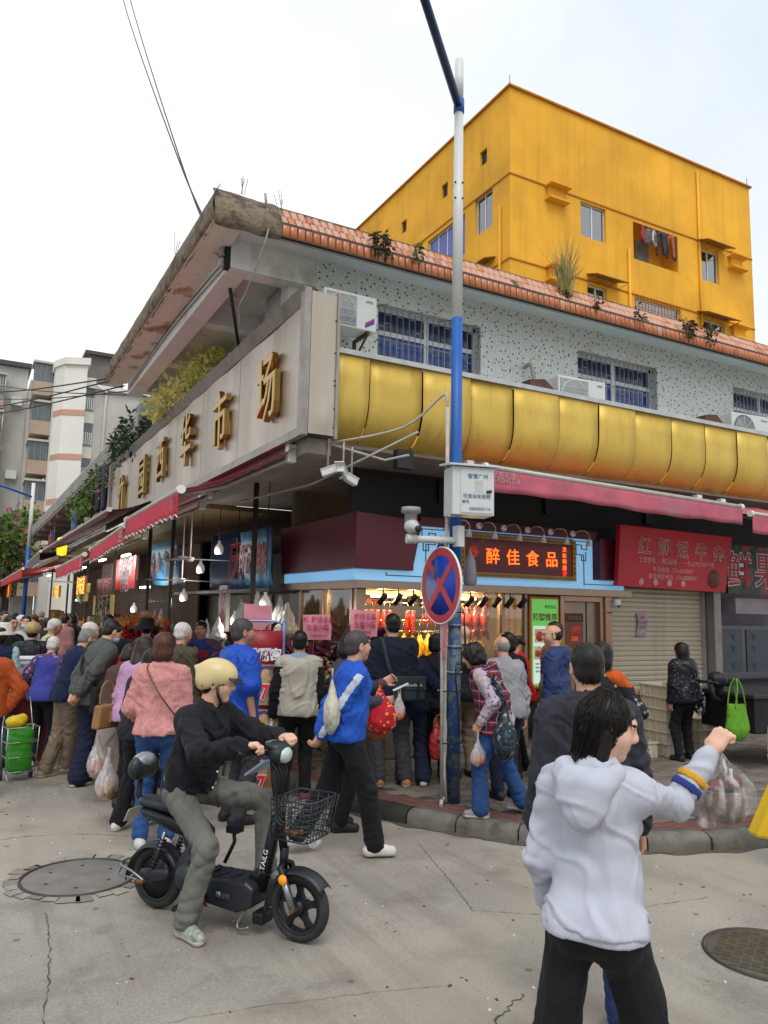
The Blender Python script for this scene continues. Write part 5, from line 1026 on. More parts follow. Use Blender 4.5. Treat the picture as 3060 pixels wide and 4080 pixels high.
for i in range(120):
 a=r_.uniform(0,6.28);sp=r_.uniform(.02,.42);hh=r_.uniform(.45,1.0);p0=Vector((r_.gauss(0,.05),r_.gauss(0,.03),0));p1=p0+Vector((math.cos(a)*sp*.4,math.sin(a)*sp*.3,hh*.6));p2=p0+Vector((math.cos(a)*sp,math.sin(a)*sp*.6,hh*r_.uniform(.75,1)));s_=Vector((.006,0,0));gtuft.cur=r_.choice((0,0,1));gtuft.sheet([(p0-s_,p0+s_),(p1-s_*.9,p1+s_*.9),(p2-s_*.2,p2+s_*.2)],False)
tag(gtuft.o('grass_blades',[M('grass_straw','#a08d55',.9,.8),M('grass_green','#78863c',.9,.8)],bpy.data.objects['roof_grass']),kind='stuff')
for i,(x,n)in enumerate(((3.95,160),(4.45,60),(7.3,30),(8.1,25),(9.15,110),(9.6,90))):
 bush('roof_weed',['brown dried fern hanging over the tiles above the first window','small weed on the tiles left of the pole','tiny weed on the tiles right of the tall grass','tiny dark weed on the tiles above the second window','clump of weeds on the tiles near the right edge','rightmost clump of weeds on the tiled eave'][i],(x,7.5,6.06),[((0,-.03,.02),(.12 if n>60 else .06,.05,.12 if n>60 else .05)),((0,0,.14),(.12 if n>60 else .04,.04,.08))],n,.07,[M('fern_brown','#5d4733',.85),M('leaf_dark','#31482a')]if i!=1 else lf,False,1,20+i,'weed')
for i,(x,y,z)in enumerate(((2.3,7.6,6.3),(2.75,7.6,6.2),(1.97,9.2,6.2))):
 b=B();r_=random.Random(i)
 for k in range(4):
  p=Vector((r_.uniform(-.03,.03),0,0));q=p+Vector((r_.uniform(-.06,.06),r_.uniform(-.04,.04),r_.uniform(.15,.3)));b.tube([p,q],.003,4)
  for t_ in(.6,.8,1):b.lathe([(0,.008),(.007,0),(0,-.008)],p.lerp(q,t_),None,5)
 o=b.o('roof_weed',M('weed_dry','#6b6450',.8),None,(x,y,z));tag(o,['thin dry weed stalks at the broken roof corner','thin dry weed stalks where the orange tiles begin','small weed on the left eave edge'][i],'weed')
# air conditioners
acw=M('ac_white','#c9ccc8',.95,.45,0,.05,3,.05,40,stain='#9d9a90',sscale=3,samt=.35);acg=M('ac_grille','#8f9698',.9,.5)
def aircon(label,loc,rz,w_=.6,h_=.44,d_=.24,brand='GREE',grille='square',bracket=True,stickr=False):
 e=empty('air_conditioner',loc,label,'air conditioner','outdoor air conditioner units',rz);b=B().bx(-w_/2,-d_/2,0,w_/2,d_/2,h_);b.o('casing',acw,e,bev=.012)
 gx0=-w_/2+.03;gw=h_*.92
 if grille=='square':
  b=B().bx(gx0,-d_/2-.004,.03,gx0+gw,-d_/2+.001,h_-.03);b.o('fan_recess',M('ac_recess','#7f878a',.9,.5),e);b=B()
  for i in range(26):x=gx0+.008+i*(gw-.016)/25;b.tube([(x,-d_/2-.012,.03),(x,-d_/2-.012,h_-.03)],.0022,4)
  for i in range(5):z=.04+i*(h_-.08)/4;b.tube([(gx0,-d_/2-.014,z),(gx0+gw,-d_/2-.014,z)],.0025,4)
  tag(b.o('grille',whitep,e),kind='stuff');b=B();b.lathe([(gw*.46,0),(gw*.46,.008),(gw*.44,.008)],(gx0+gw/2,-d_/2-.002,h_/2),ry,28);b.o('fan_ring',acw,e)
 else:
  b=B();c_=(gx0+gw/2,-d_/2,h_/2);b.lathe([(0,.002),(gw*.46,.002),(gw*.48,.014),(gw*.5,0)],c_,ry,28);b.o('fan_recess',M('ac_recess','#7f878a'),e);b=B()
  for k in range(1,8):rr_=gw*.46*k/8;b.tube([(c_[0]+rr_*math.cos(a*.262),c_[1]-.014,c_[2]+rr_*math.sin(a*.262))for a in range(24)],.003,4,closed=True)
  for k in range(8):a=k*.785;b.tube([(c_[0],c_[1]-.014,c_[2]),(c_[0]+gw*.46*math.cos(a),c_[1]-.014,c_[2]+gw*.46*math.sin(a))],.003,4)
  tag(b.o('grille',whitep,e),kind='stuff')
 if brand:text(brand,.042,M('print_dark','#33383c'),fy(w_/2-.1,-d_/2-.002,h_-.07),e,'print',.0006)
 if stickr:b=B();b.prism([(w_/2-.15,-d_/2-.004,.03),(w_/2-.03,-d_/2-.004,.1),(w_/2-.03,-d_/2-.004,.15),(w_/2-.15,-d_/2-.004,.07)],(0,.003,0));b.o('sticker',M('sticker_blue','#3b3f9a'),e);b=B();b.prism([(w_/2-.15,-d_/2-.004,.072),(w_/2-.03,-d_/2-.004,.152),(w_/2-.03,-d_/2-.004,.17),(w_/2-.15,-d_/2-.004,.09)],(0,.003,0));b.o('sticker',M('sticker_red','#c0303a'),e)
 b=B().bx(w_/2,-d_/2+.03,.12,w_/2+.02,d_/2-.03,h_-.1);b.o('side_cover',acw,e)
 if bracket:
  for x in(-w_/2+.1,w_/2-.1):b=B().bx(x-.018,-d_/2,-.035,x+.018,d_/2+.1,0).bx(x-.018,d_/2+.06,-.28,x+.018,d_/2+.1,-.035);b.tube([(x,-d_/2+.03,-.03),(x,d_/2+.08,-.26)],.016,6);b.o('bracket',rust,e)
 return e
aircon('large white air conditioner between the sign end and the first window',(3.68,7.85,5.12),0,.68,.42,.3,'GREE','square',True,True)
aircon('white air conditioner low before the second window behind the gold panels',(7.02,7.62,4.5),R(-4),.78,.5,.3,'GREE','square')
aircon('white air conditioner with round grille before the third window',(10.45,7.62,4.5),R(-4),.8,.5,.3,'Hisense','round')
aircon('white air conditioner seen from behind under the left eave',(3.3,8.75,5.35),R(-90),.8,.55,.3,None,'square')
for i,x in enumerate((6.35,9.65)):
 b=B();b.prism([(x-.2,7.5,4.66),(x-.2,7.5,4.86),(x+.05,7.5,4.9),(x+.42,7.5,4.62),(x+.42,7.5,4.58)],(0,.18,0));o=b.o('rusty_bracket',rust);tag(o,['rusty iron bracket left of the second air conditioner','rusty iron bracket left of the round-grille air conditioner'][i],'bracket')
b=B();b.tube(catmull([(6.62,8.18,5.28),(6.62,8.08,5.3),(6.64,8.05,5.2),(6.66,7.9,4.6)],5),.028,8);tag(b.o('drain_pipe',M('pipe_cream','#a79d8e',.85)),'short cream pipe bending out of the mosaic wall','pipe')
# wall brackets, insulators, overhead wires
ins=empty('insulator_bracket',(2.34,8.25,5.85),'black insulator bracket with white spools at the roof corner','insulator');b=B().bx(-.02,-.05,-.12,.04,.05,.16);b.o('plate',dark,ins)
for z in(-.06,.07):b=B();b.lathe([(0,-.05),(.03,-.05),(.04,-.03),(.025,0),(.04,.03),(.03,.05),(0,.05)],(-.05,0,z),None,14);b.o('spool',M('porcelain','#a9a6a0',.9,.3),ins)
wire=M('wire_dark','#26262a')
def cable(label,pts,r=.012,n=8,grp=None):b=B();b.tube(catmull(pts,n),r,6);o=b.o('cable',wire);tag(o,label,'cable',grp or 'overhead cables');return o
cable('left of the two overhead wires rising from the roof corner insulator',[(2.3,8.25,5.92),(2.3,11,8.6),(2.4,19.3,17.6),(2.5,26,26)]);cable('right of the two overhead wires rising from the roof corner insulator',[(2.3,8.25,5.79),(2.37,11,8.5),(2.56,19.2,17.6),(2.7,26,26)])
cable('wire running along the left eave beam',[(2.35,8.3,5.86),(2.35,11,5.95),(2.35,14.3,5.84)],.007);cable('second wire running along the left eave beam',[(2.35,8.3,5.78),(2.35,11,5.87),(2.35,14.3,5.78)],.007)
b=B();b.tube([(2.92,9.45,5.2),(2.55,8.75,5.72)],.022,8);tag(b.o('iron_stay',dark),'thin dark iron stay leaning from the sign to the eave','rod')
b=B();b.tube([(2.58,7.6,6.22),(2.55,7.58,6.38)],.016,8).tube([(2.6,7.55,6.1),(2.58,7.6,6.24)],.008,6);b.tube(catmull([(2.6,7.52,6.1),(2.56,7.55,5.8),(2.52,8.0,5.4),(2.6,8.5,5.42),(2.75,8.9,5.35)],6),.01,6);tag(b.o('aerial',M('aerial_white','#9fa09c')),'short white aerial with trailing cable on the roof edge','aerial')
for k,(a,c_)in enumerate((((1.98,14.5,6.0),(-3,30,9.4)),((2.0,14.5,5.95),(-3.2,30,8.4)),((2.3,14.4,5.9),(-3.5,34,8.9)),((3.0,16,6.2),(-3.0,40,12.8)),((3.2,16,6.4),(-3,36,10.6)))):
 a,c_=Vector(a),Vector(c_);cable(['thin cable crossing in front of the tower block, lowest','thin cable crossing in front of the tower block, second','thin cable sagging across the apartments','thick cable high across the apartments','upper cable across the pale tower'][k],[a,a.lerp(c_,.3)-Vector((0,0,.35)),a.lerp(c_,.65)-Vector((0,0,.4)),c_],.014)
# laundry on the side balcony
def garment(label,loc,mat,kind,rz=R(-90),s_=1.):
 if kind=='shirt':p=[('rc',(0,0,-.12),(0,0,-.55),.05,.06,.03,(1,0,0),.24),('rc',(-.17,0,-.1),(-.3,0,-.5),.045,.04,.03),('rc',(.17,0,-.1),(.3,0,-.5),.045,.04,.03),('rc',(-.15,0,-.08),(.15,0,-.08),.045,.045,.03)]
 else:p=[('rc',(-.1,0,-.05),(.1,0,-.05),.06,.06,.02),('rc',(-.09,0,-.1),(-.13,.02,-.85),.075,.05,.02),('rc',(.09,0,-.1),(.13,-.02,-.85),.075,.05,.02)]
 V,Q=sdf(p,.02);V=folds(V,Q,.012,22,len(label),(1,1,.25));o=link('hanging_garment',npmesh('garment',V*s_,Q,mat),None,loc,(0,0,rz));tag(o,label,'laundry','laundry hung out to dry');b=B();b.tube([(0,0,-.03),(0,0,.06),(.03,0,.09),(.05,0,.06)],.006,5).tube([(-.18,0,-.08),(0,0,-.02),(.18,0,-.08)],.007,5);b.o('hanger',whitep,o);return o
denim=M('laundry_blue','#4d6480',.9);garment('blue and white long-sleeved top drying below the balcony plants',(2.75,24.6,4.75),denim,'shirt',s_=1.25);garment('black trousers drying by the left end of the market sign',(2.8,20.3,5.35),M('laundry_black','#1e1f27',.9),'trousers',s_=1.3);garment('dark second pair of trousers drying by the sign',(2.85,19.7,5.3),M('laundry_navy','#262a3c',.9),'trousers',s_=1.25);garment('black T-shirt with white print drying above the awnings',(2.75,30.5,4.6),M('laundry_black','#1e1f27'),'shirt',s_=1.3);garment('red garment drying beside the black T-shirt',(2.8,32.5,4.6),M('laundry_red','#8a1c26',.9),'shirt',s_=1.1)
# flower baskets and banner stand before the shop side window
pkm=M('ribbon_card_pink','#d9909c',.9,.7)
def basket(label,x,y,card,seed,txts,big=True):
 e=empty('flower_basket',(x,y,.0),label,'flower basket','opening flower baskets');b=B()
 for k in range(3):a=k*2.1;b.tube([(.25*math.cos(a),.25*math.sin(a),0),(.06*math.cos(a),.06*math.sin(a),1.0)],.014,6)
 b.o('stand',M('bamboo','#8a7350',.8),e);cord=[M('cordyline','#6a1f3a',.9,.5,0,.3,10),M('cordyline_dark','#3f1a2a',.9,.5)];leafcloud('purple_leaves',[((0,0,1.22),(.3,.3,.32)),((.1,0,1.4),(.25,.25,.2))],90,.3,cord,e,seed,.0,.28);leafcloud('green_leaves',[((0,0,.95),(.3,.3,.28))],160,.14,lf,e,seed+1);leafcloud('lilies',[((0,-.12,1.15),(.26,.2,.22))],70,.1,[M('lily_pink','#c98a96',.95),M('lily_cream','#d8c2ae'),M('lily_orange','#d2862a')],e,seed+2,.3,.7)
 if card:
  b=B();b.sheet([[(card[0]-.15,card[1],card[2]+.12+.03*card[3]),(card[0]+.15,card[1]-.03,card[2]+.13)],[(card[0]-.15,card[1]-.01,card[2]),(card[0]+.17,card[1]-.03,card[2]-.01)],[(card[0]-.14,card[1],card[2]-.14),(card[0]+.17,card[1]-.02,card[2]-.14)]],False);c_=b.o('greeting_card',pkm,e,solid=.003)
  for i,l_ in enumerate(txts):text(l_,.066 if i<2 else .035,M('card_red','#a81c3c'),fy(card[0]+.01,card[1]-.045,card[2]+.075-.085*i),e,'card_text',.001,.0005)
  b=B();b.tube([(0,0,1.0),(card[0],card[1]+.02,card[2])],.005,4);b.o('card_stick',MATS['bamboo'],e)
 return e
basket('flower basket with pink congratulation card behind the beige vest',3.42,7.95,(-.1,-.35,1.7,0),31,('祝: 醉佳食品','生意兴隆','食品有限公司'));basket('flower basket with folded pink card beside the lit window',3.82,7.75,(-.02,-.3,1.74,1),41,('醉佳食品','生意兴隆','广州贸易'));basket('flower basket with tall blank pink card behind the red banner',2.85,8.5,(.05,-.2,1.78,1),51,('',))
bs=empty('banner_stand',(2.68,7.5,0),'tall red promotional banner stand with big 17 prices beside the beige vest','banner stand',None,R(-20));fr_=M('stand_frame','#8a93b8',.9,.4,.4)
b=B();b.tube(catmull([(-.23,0,0),(-.23,0,1.6),(-.2,0,1.72),(-.12,0,1.75),(.12,0,1.75),(.2,0,1.72),(.23,0,1.6),(.23,0,0)],4),.014,8);b.o('frame',fr_,bs)
b=B();b.sheet([[(-.21,-.012-.015*math.sin(k*.4),1.66-k*.155),(0,-.016-.012*math.sin(k*.4+.8),1.655-k*.155),(.21,-.012,1.66-k*.155)]for k in range(11)],True);b.o('banner_sheet',M('banner_red','#8c1620',.95,.45,0,.15,2),bs,solid=.002)
byl=M('banner_yellow','#d8b72a');bw=M('banner_white','#d8d4dc');
text('新张酬宾',.125,bw,fy(.0,-.034,1.42),bs,'banner_title',.001,.008,.82)
for i,(s_,z)in enumerate((('本地白切鸡',1.22),('本地豉油鸡',.78),('本地手撕鸡',.34))):
 for k,ch in enumerate(s_):text(ch,.062,byl,fy(-.165,-.034,z-k*.07),bs,'banner_text',.001,.003)
 box('picture',-.12,-.034,z-.3,.2,-.031,z+.1,M('banner_photo_%d'%i,['#a08a78','#b8a48e','#9a6a48'][i],.9,.5,0,.35,9),bs)
 V,Q=sdf([('el',(.04,-.03,z-.05),(.08,.012,.06)),('el',(.06,-.03,z+.02),(.04,.012,.05))],.012);link('picture_dish',npmesh('dish',V,Q,M('dish_cream','#c9a878',.9)),bs)
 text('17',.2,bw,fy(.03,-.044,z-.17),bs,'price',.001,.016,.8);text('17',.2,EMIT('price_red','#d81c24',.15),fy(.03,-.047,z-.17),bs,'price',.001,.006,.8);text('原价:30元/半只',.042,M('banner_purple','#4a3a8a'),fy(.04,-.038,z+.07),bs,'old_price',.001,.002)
# white foam box on a cart, shopping trolley
fb=empty('foam_box',(.8,10.5,.78),'white foam box with blue lettering on a stand at the left','box');b=B().bx(-.32,-.2,0,.34,.2,.42);b.o('tub',M('foam_white','#d2d4d8',.95,.7),fb,bev=.01);b=B().bx(-.33,-.21,.422,.35,.21,.45);b.o('lid',MATS['foam_white'],fb,bev=.01);text('鲜活海产品',.055,tb_,fy(0,-.204,.36),fb,'print',.001);b=B().bx(-.3,-.18,-.82,.3,.18,-.02);b.o('stand',M('stand_red','#7d1f2a',.8),fb)
tro=empty('shopping_trolley',(.66,9.35,0),'wheeled wire shopping trolley holding a bright green bag','trolley',None,.2);tro.scale=(.85,)*3;b=B();tw_=M('trolley_wire','#b4b6b2',.9,.3,.8)
for x in(-.17,.17):
 for y in(-.12,.12):b.tube([(x,y,.12),(x*1.1,y*1.1,.66)],.007,5)
for z in(.12,.3,.48,.66):f_=1+.1*(z-.12)/.54;b.tube([(-.17*f_,-.12*f_,z),(.17*f_,-.12*f_,z),(.17*f_,.12*f_,z),(-.17*f_,.12*f_,z)],.006,5,closed=True)
b.tube([(.16,.13,.1),(.18,.15,.66),(.14,.2,1.0),(-.14,.2,1.0),(-.18,.15,.66),(-.16,.13,.1)],.009,6).tube(catmull([(-.16,-.12,.12),(-.17,-.2,.05),(-.1,-.2,.02)],4),.008,5);b.o('wire_frame',tw_,tro)
for x in(-.18,.18):b=B();b.tube([(x-.012,.1,.07),(x+.012,.1,.07)],.07,18);b.o('wheel',black,tro)
V,Q=sdf([('rc',(0,0,.2),(0,0,.56),.13,.135,.02,(1,0,0),.85),('el',(-.05,0,.68),(.12,.09,.07))],.016);V=folds(V,Q,.009,22,12,(.4,.4,1));o=link('green_bag',npmesh('green_bag',V,Q,M('bag_vivid_green','#3f9a26',.8,.5)),None,(.66,9.35,0));o.scale=(.85,)*3;tag(o,'bright green carrier bag inside the shopping trolley','bag')
V,Q=sdf([('el',(0,0,0),(.1,.08,.07)),('el',(.06,.02,.03),(.06,.05,.05))],.012);V=folds(V,Q,.006,40,3);o=link('yellow_pack',npmesh('yellow_pack',V,Q,M('pack_yellow','#d8b820',.9,.5)),None,(.6,9.3,.62));tag(o,'yellow packets on top of the green bag in the trolley','packet')
# big red lantern-like flower bundle in the crowd
lb_=empty('opening_flower_bundle',(2.75,13.6,0),'red and orange plumed flower bundle in the side street crowd','flowers');leafcloud('orange_plumes',[((0,0,1.58),(.42,.42,.16))],1500,.055,[M('plume_orange','#c8641a',.95),M('plume_gold','#c98a2a',.95)],lb_,61,-.8,.25);leafcloud('red_petals',[((0,0,1.28),(.45,.4,.26))],500,.14,[M('petal_red','#b8201c',.95),M('petal_deep','#8e1418',.95)],lb_,62,.3,.7);b=B();b.tube([(0,0,0),(0,0,1.4)],.03,6);b.o('stand',MATS['bamboo'],lb_)
# ---------------------------------------------------------------- yellow apartment block behind the market
yb=empty('yellow_building',(0,0,0),'bright yellow-orange apartment block rising behind the market roof','building')
ym=M('yellow_render','#e8aa30',1.,.85,0,.06,.5,.25,9,stain='#b97f22',sscale=.55,samt=.35);yd=M('yellow_trim','#b9741a',.95,.85);K=20/22.
X0,Y0,ZT=17.1*K,20.,1.88+(22.2-1.88)*K
def zz_(z):return 1.88+(z-1.88)*K
def xx_(x):return x*K
HOLES=[(20.67,22.04,17.03,18.5),(23.6,26.3,16.77,18.42),(27.68,28.97,16.84,18.31),(20.98,22.02,13.6,15.06),(23.6,26.34,13.2,15.1),(27.7,29.2,13.5,15.0)]
yh=[(xx_(a),xx_(b_),zz_(c),zz_(d_))for a,b_,c,d_ in HOLES]
wall_with_holes('front_wall',Y0,X0,xx_(31.33),5,ZT,yh,ym,yb,.14)
LH=[(23.1,24.3,17.0,18.6),(25.0,27.95,16.6,18.4),(23.48,23.95,19.85,20.5),(26.35,26.83,19.85,20.5),(29.9,30.4,19.8,20.42),(23.1,24.3,13.5,15.1),(25.0,27.95,13.3,15.0)]
b=B();lh=[(a*K,c*K,zz_(d_),zz_(e_))for a,c,d_,e_ in LH]
o=wall_with_holes('side_wall',0,-33*K*1.06,-Y0,5,ZT,[(-c,-a,d_,e_)for a,c,d_,e_ in lh],ym,yb,.14);o.rotation_euler=(0,0,R(-90));o.location=(X0,0,0)
box('core',X0+.5,Y0+.9,5,xx_(31.2),32*K*1.05,ZT-.3,M('room_dark','#3a352e',.7),yb)
b=B();b.prism([(X0-.09,Y0-.09,ZT),(xx_(31.33)+.09,Y0-.09,ZT),(xx_(31.33)+.09,Y0+13,ZT),(X0-.09,Y0+13,ZT)],(0,0,.07));b.o('parapet_cap',yd,yb)
for z in(18.62,15.2):box('string_course',X0-.02,Y0-.035,zz_(z)-.03,xx_(31.33),Y0,zz_(z)+.02,yd,yb);box('string_course',X0-.035,Y0,zz_(z)-.03,X0,Y0+9,zz_(z)+.02,yd,yb)
cur=M('curtain_grey','#8b938c',.8,.7,0,.3,4);gw_=GLASS('pane_grey','#b8c4c2',.04,.3)
for i,h in enumerate(yh):
 if i==1:
  e_=B().bx(h[0]-.05,Y0+.8,h[2]-.05,h[1]+.05,Y0+.85,h[3]+.05);e_.o('recess_wall',ym,yb);e_=B().bx(h[0]-.05,Y0+.141,h[2],h[0]-.002,Y0+.8,h[3]).bx(h[1]+.002,Y0+.141,h[2],h[1]+.05,Y0+.8,h[3]).bx(h[0],Y0+.141,h[3]+.002,h[1],Y0+.8,h[3]+.05).bx(h[0],Y0+.141,h[2]-.05,h[1],Y0+.8,h[2]-.002);e_.o('recess_lining',ym,yb);box('recess_door',h[0]+.9,Y0+.76,h[2]+.02,h[0]+1.65,Y0+.79,h[3]-.2,cur,yb);continue
 y=Y0+.1;W=B().bx(h[0],y,h[2],h[1],y+.05,h[2]+.05).bx(h[0],y,h[3]-.05,h[1],y+.05,h[3]).bx(h[0],y,h[2]+.05,h[0]+.05,y+.05,h[3]-.05).bx(h[1]-.05,y,h[2]+.05,h[1],y+.05,h[3]-.05).bx((h[0]+h[1])/2-.03,y-.004,h[2]+.05,(h[0]+h[1])/2+.03,y+.05,h[3]-.05).o('window',framew,yb)
 m_=(h[0]+h[1])/2
 for a,c in((h[0]+.05,m_-.03),(m_+.03,h[1]-.05)):box('pane',a,y+.02,h[2]+.05,c,y+.026,h[3]-.05,gw_,W);box('curtain',a,y+.16,h[2],c,y+.18,h[3],cur,W)
 if i==4:
  b=B()
  for k in range(15):x=h[0]+k*(h[1]-h[0])/14;b.tube([(x,Y0-.06,h[2]),(x,Y0-.06,h[3]+.05)],.012,4)
  for z in(h[2],h[3]-.4,h[3]+.05):b.tube([(h[0],Y0-.06,z),(h[1],Y0-.06,z)],.014,4)
  tag(b.o('window_cage',yd,W),kind='stuff')
blg=M('pane_violet','#5a62a8',.9,.15)
for i,(a,c,d_,e_)in enumerate(lh):
 x=X0+.1
 if i in(2,3,4):box('vent_hole',x,a,d_,x+.03,c,e_,black,yb);continue
 W=B().bx(x,a,d_,x+.05,c,d_+.05).bx(x,a,e_-.05,x+.05,c,e_).bx(x,a,d_+.05,x+.05,a+.05,e_-.05).bx(x,c-.05,d_+.05,x+.05,c,e_-.05).o('window',framew,yb);n=2 if c-a<2 else 4
 for k in range(n):
  p0=a+.05+k*(c-a-.1)/n;p1=a+.05+(k+1)*(c-a-.1)/n;box('pane',x+.02,p0+.03,d_+.05,x+.026,p1-.02,e_-.05,blg if n==4 else gw_,W);box('mullion',x-.004,p1-.02,d_+.05,x+.05,p1+.03,e_-.05,framew,W)
 box('curtain',x+.2,a,d_,x+.22,c,e_,cur,W)
def shelf(x,z):
 for k in(0,-.5):box('ac_ledge',x,Y0-.42+(.1 if k else 0),z+k,x+.95,Y0,z+k+.06,ym,yb)
 box('ledge_web',x+.1,Y0-.14,z-.44,x+.8,Y0-.002,z,ym,yb)
for x,z in((18.8,18.55),(18.8,15.2),(29.55,18.3),(29.55,14.95)):shelf(xx_(x),zz_(z))
def ystreak():
 m_=ym;nt=m_.node_tree;b=nt.nodes['Principled BSDF'];s0=b.inputs['Base Color'].links[0].from_socket;t=NT.__new__(NT);t.m,t.t,t.b=m_,nt,b;v=t.obj();f=t.ramp(t.noise(t.mapv(v,(1.6,1.6,.07)),1.6,7,.65),(.5,0.),(.78,.4));c=t.mix(f,s0,C('#a8701c'));g_=t.ramp(t.noise(v,.25,3),(.4,.88),(.65,1.06));t.l(t.mix(1.,c,g_,'MULTIPLY'),b.inputs['Base Color'])
ystreak()
hood=M('hood_tin','#96702c',.9,.6)
for x0,x1,z in((27.55,29.3,18.62),(27.4,29.5,15.25),(20.95,22.6,15.45)):
 b=B();b.prism([(xx_(x0),Y0,zz_(z)),(xx_(x1),Y0,zz_(z)),(xx_(x1)+.03,Y0-.6,zz_(z)-.22),(xx_(x0)-.03,Y0-.6,zz_(z)-.22)],(0,0,.03));h_=b.o('window_hood',hood,yb)
 for k in range(4):x=xx_(x0)+(xx_(x1)-xx_(x0))*k/3;b=B();b.tube([(x,Y0,zz_(z)-.3),(x,Y0-.55,zz_(z)-.21)],.012,4);b.o('hood_stay',hood,h_)
b=B();b.prism([(X0,22.9*K,zz_(15.6)),(X0,24*K,zz_(15.6)),(X0-.5,24*K,zz_(15.42)),(X0-.5,22.9*K,zz_(15.42))],(0,0,.03));b.o('window_hood',hood,yb)
for x,z0,z1 in((27.64,9,21.9),(23.27,9,17.1)):b=B();b.tube([(xx_(x),Y0-.06,zz_(z0)),(xx_(x),Y0-.06,zz_(z1))],.05,8);b.o('drain_pipe',ym,yb)
b=B();b.tube([(X0-.06,22.55*K,7),(X0-.06,22.55*K,zz_(17.5))],.045,8);b.o('drain_pipe',ym,yb)
for x,y in((X0,Y0),(xx_(31.2),Y0)):b=B();b.tube([(x,y,ZT),(x,y,ZT+.45)],.012,5);b.o('lightning_rod',dark,yb)
for i,(x,m,k)in enumerate(((24.15,'#9c2440','s'),(24.45,'#5c5a58','s'),(24.8,'#c9b4b6','s'),(25.15,'#23283a','t'),(25.5,'#262a33','t'),(25.75,'#c0562a','t'),(26.0,'#2a2d38','t'))):
 garment(['red top drying in the recess of the yellow building','grey top drying in the yellow building recess','pale pink top drying in the yellow building recess','leftmost dark trousers drying in the yellow building','middle dark trousers drying in the yellow building','orange trousers drying in the yellow building','rightmost dark trousers drying in the yellow building'][i],(xx_(x),Y0-.05,zz_(18.3)),M('laundry_%d'%i,m,.9),'shirt' if k=='s' else 'trousers',R(30*(-1)**i),1.05)
b=B();b.tube([(xx_(23.7),Y0-.05,zz_(18.36)),(xx_(26.2),Y0-.05,zz_(18.36))],.01,5);b.o('washing_line',dark,yb)
# ---------------------------------------------------------------- grey apartment blocks at the end of the side street
ap=empty('apartment_block',(0,0,0),'tall grey apartment block with caged balconies at the far left','building')
gr=M('grey_render','#bcb9b1',1,.85,0,.1,.4,.1,8,stain='#8a857d',sscale=.3,samt=.45);tw=M('tower_cream','#dcd9cf',1,.8,0,.05,.5);pinkb=M('band_salmon','#c99a84',.9,.8);brn=M('balcony_brown','#b39c88',.95,.85,0,.12,.6);cage=M('cage_grey','#8d918e',.8,.5,.3);gdark=M('pane_dark','#6a7276',.9,.2,.2,.3,.6);gteal=M('pane_teal','#4d7a6a',.8,.3)
box('rear_slab',-10,66.5,0,3.2,80,20.6,gr,ap);box('link_slab',3.2,62.5,0,4.55,80,18.7,gr,ap);box('roof_edge',-10.3,66,20.6,3.4,80.2,20.95,M('roof_grey','#4d4b48',.8),ap)
for f in range(6):
 z=3.0+f*2.95;
 # left bay
 bw_=box('bay',-3,65.0,z-.9,1.55,66.5,z+.05,brn,ap);wn_o=box('window',-2.9,65.1,z+.05,1.5,66.4,z+1.7,gteal if f==3 else gdark,ap);box('bay_slab',-3.1,64.8,z+1.7,1.65,66.5,z+1.85,gr,ap)
 b=B()
 for k in range(28):b.tube([(-2.9+k*.165,64.95,z),(-2.9+k*.165,64.95,z+1.7)],.018,4)
 for k in range(10):b.tube([(1.6,64.95+k*.16,z),(1.6,64.95+k*.16,z+1.7)],.018,4)
 for zq in(z,z+.85,z+1.7):b.tube([(-2.9,64.95,zq),(1.6,64.95,zq)],.022,4)
 if f in(0,1,2,4,5):tag(b.o('window_cage',whitep if f>3 else cage,wn_o),kind='stuff')
 # right bay next to the tower
 box('bay',3.3,60.5,z-1.0+.4,4.7,62.5,z+.4,brn,ap);w2=box('window',3.35,60.6,z+.4,4.6,62.4,z+1.8,gdark,ap);box('bay_slab',3.2,60.35,z+1.8,4.7,62.5,z+1.95,gr,ap)
 for k in range(4):box('mullion',3.3+k*.4,60.55,z+.4,3.36+k*.4,60.6,z+1.8,cage,w2)
 if f in(1,3,5):
  b=B().bx(2.1,66.05,z-.3,2.9,66.5,z+.35);b.o('wall_unit',whitep,ap)
tq=empty('stair_tower',(0,0,0),'pale cream stair tower with salmon bands left of the market roof','building')
b=B();b.prism([(4.62,58.9,0),(5.12,57.7,0),(6.55,57.1,0),(6.6,63,0),(4.65,63,0)],(0,0,18.9));b.o('shaft',tw,tq);b=B();b.prism([(4.5,58.85,18.9),(5.08,57.5,18.9),(6.7,56.85,18.9),(6.75,63,18.9),(4.5,63,18.9)],(0,0,.5));b.o('cap',tw,tq)
for z in(5.6,8.8,12.0,15.2):b=B();b.prism([(4.61,58.87,z),(5.12,57.66,z),(6.56,57.06,z),(6.6,57.2,z),(5.2,57.8,z),(4.7,59,z)],(0,0,.42));b.o('band',pinkb,tq)
bb_=empty('rear_apartment',(0,0,0),'plain grey apartment wall with white drainpipe behind the stair tower','building')
box('wall',6.6,58.5,0,13,70,17.6,gr,bb_);box('roof_slab',6.5,58.2,17.6,13.2,70,17.9,tw,bb_);box('roof_room',6.9,60,17.9,9.5,66,20.6,M('roof_room','#77756f',.8,.9,0,.2,.6),bb_);box('roof_room_cap',6.6,59.6,20.6,9.8,66.3,20.85,MATS['roof_grey'],bb_)
for f in range(6):
 z=3+f*2.6;w3=box('stair_window',6.7,58.42,z,7.3,58.5,z+1.5,gdark,bb_)
 for k in range(5):box('slat',6.7+k*.13,58.36,z,6.76+k*.13,58.41,z+.9,whitep,w3)
 box('stair_panel',6.68,58.38,z+1.6,7.35,58.49,z+2.4,tw,bb_)
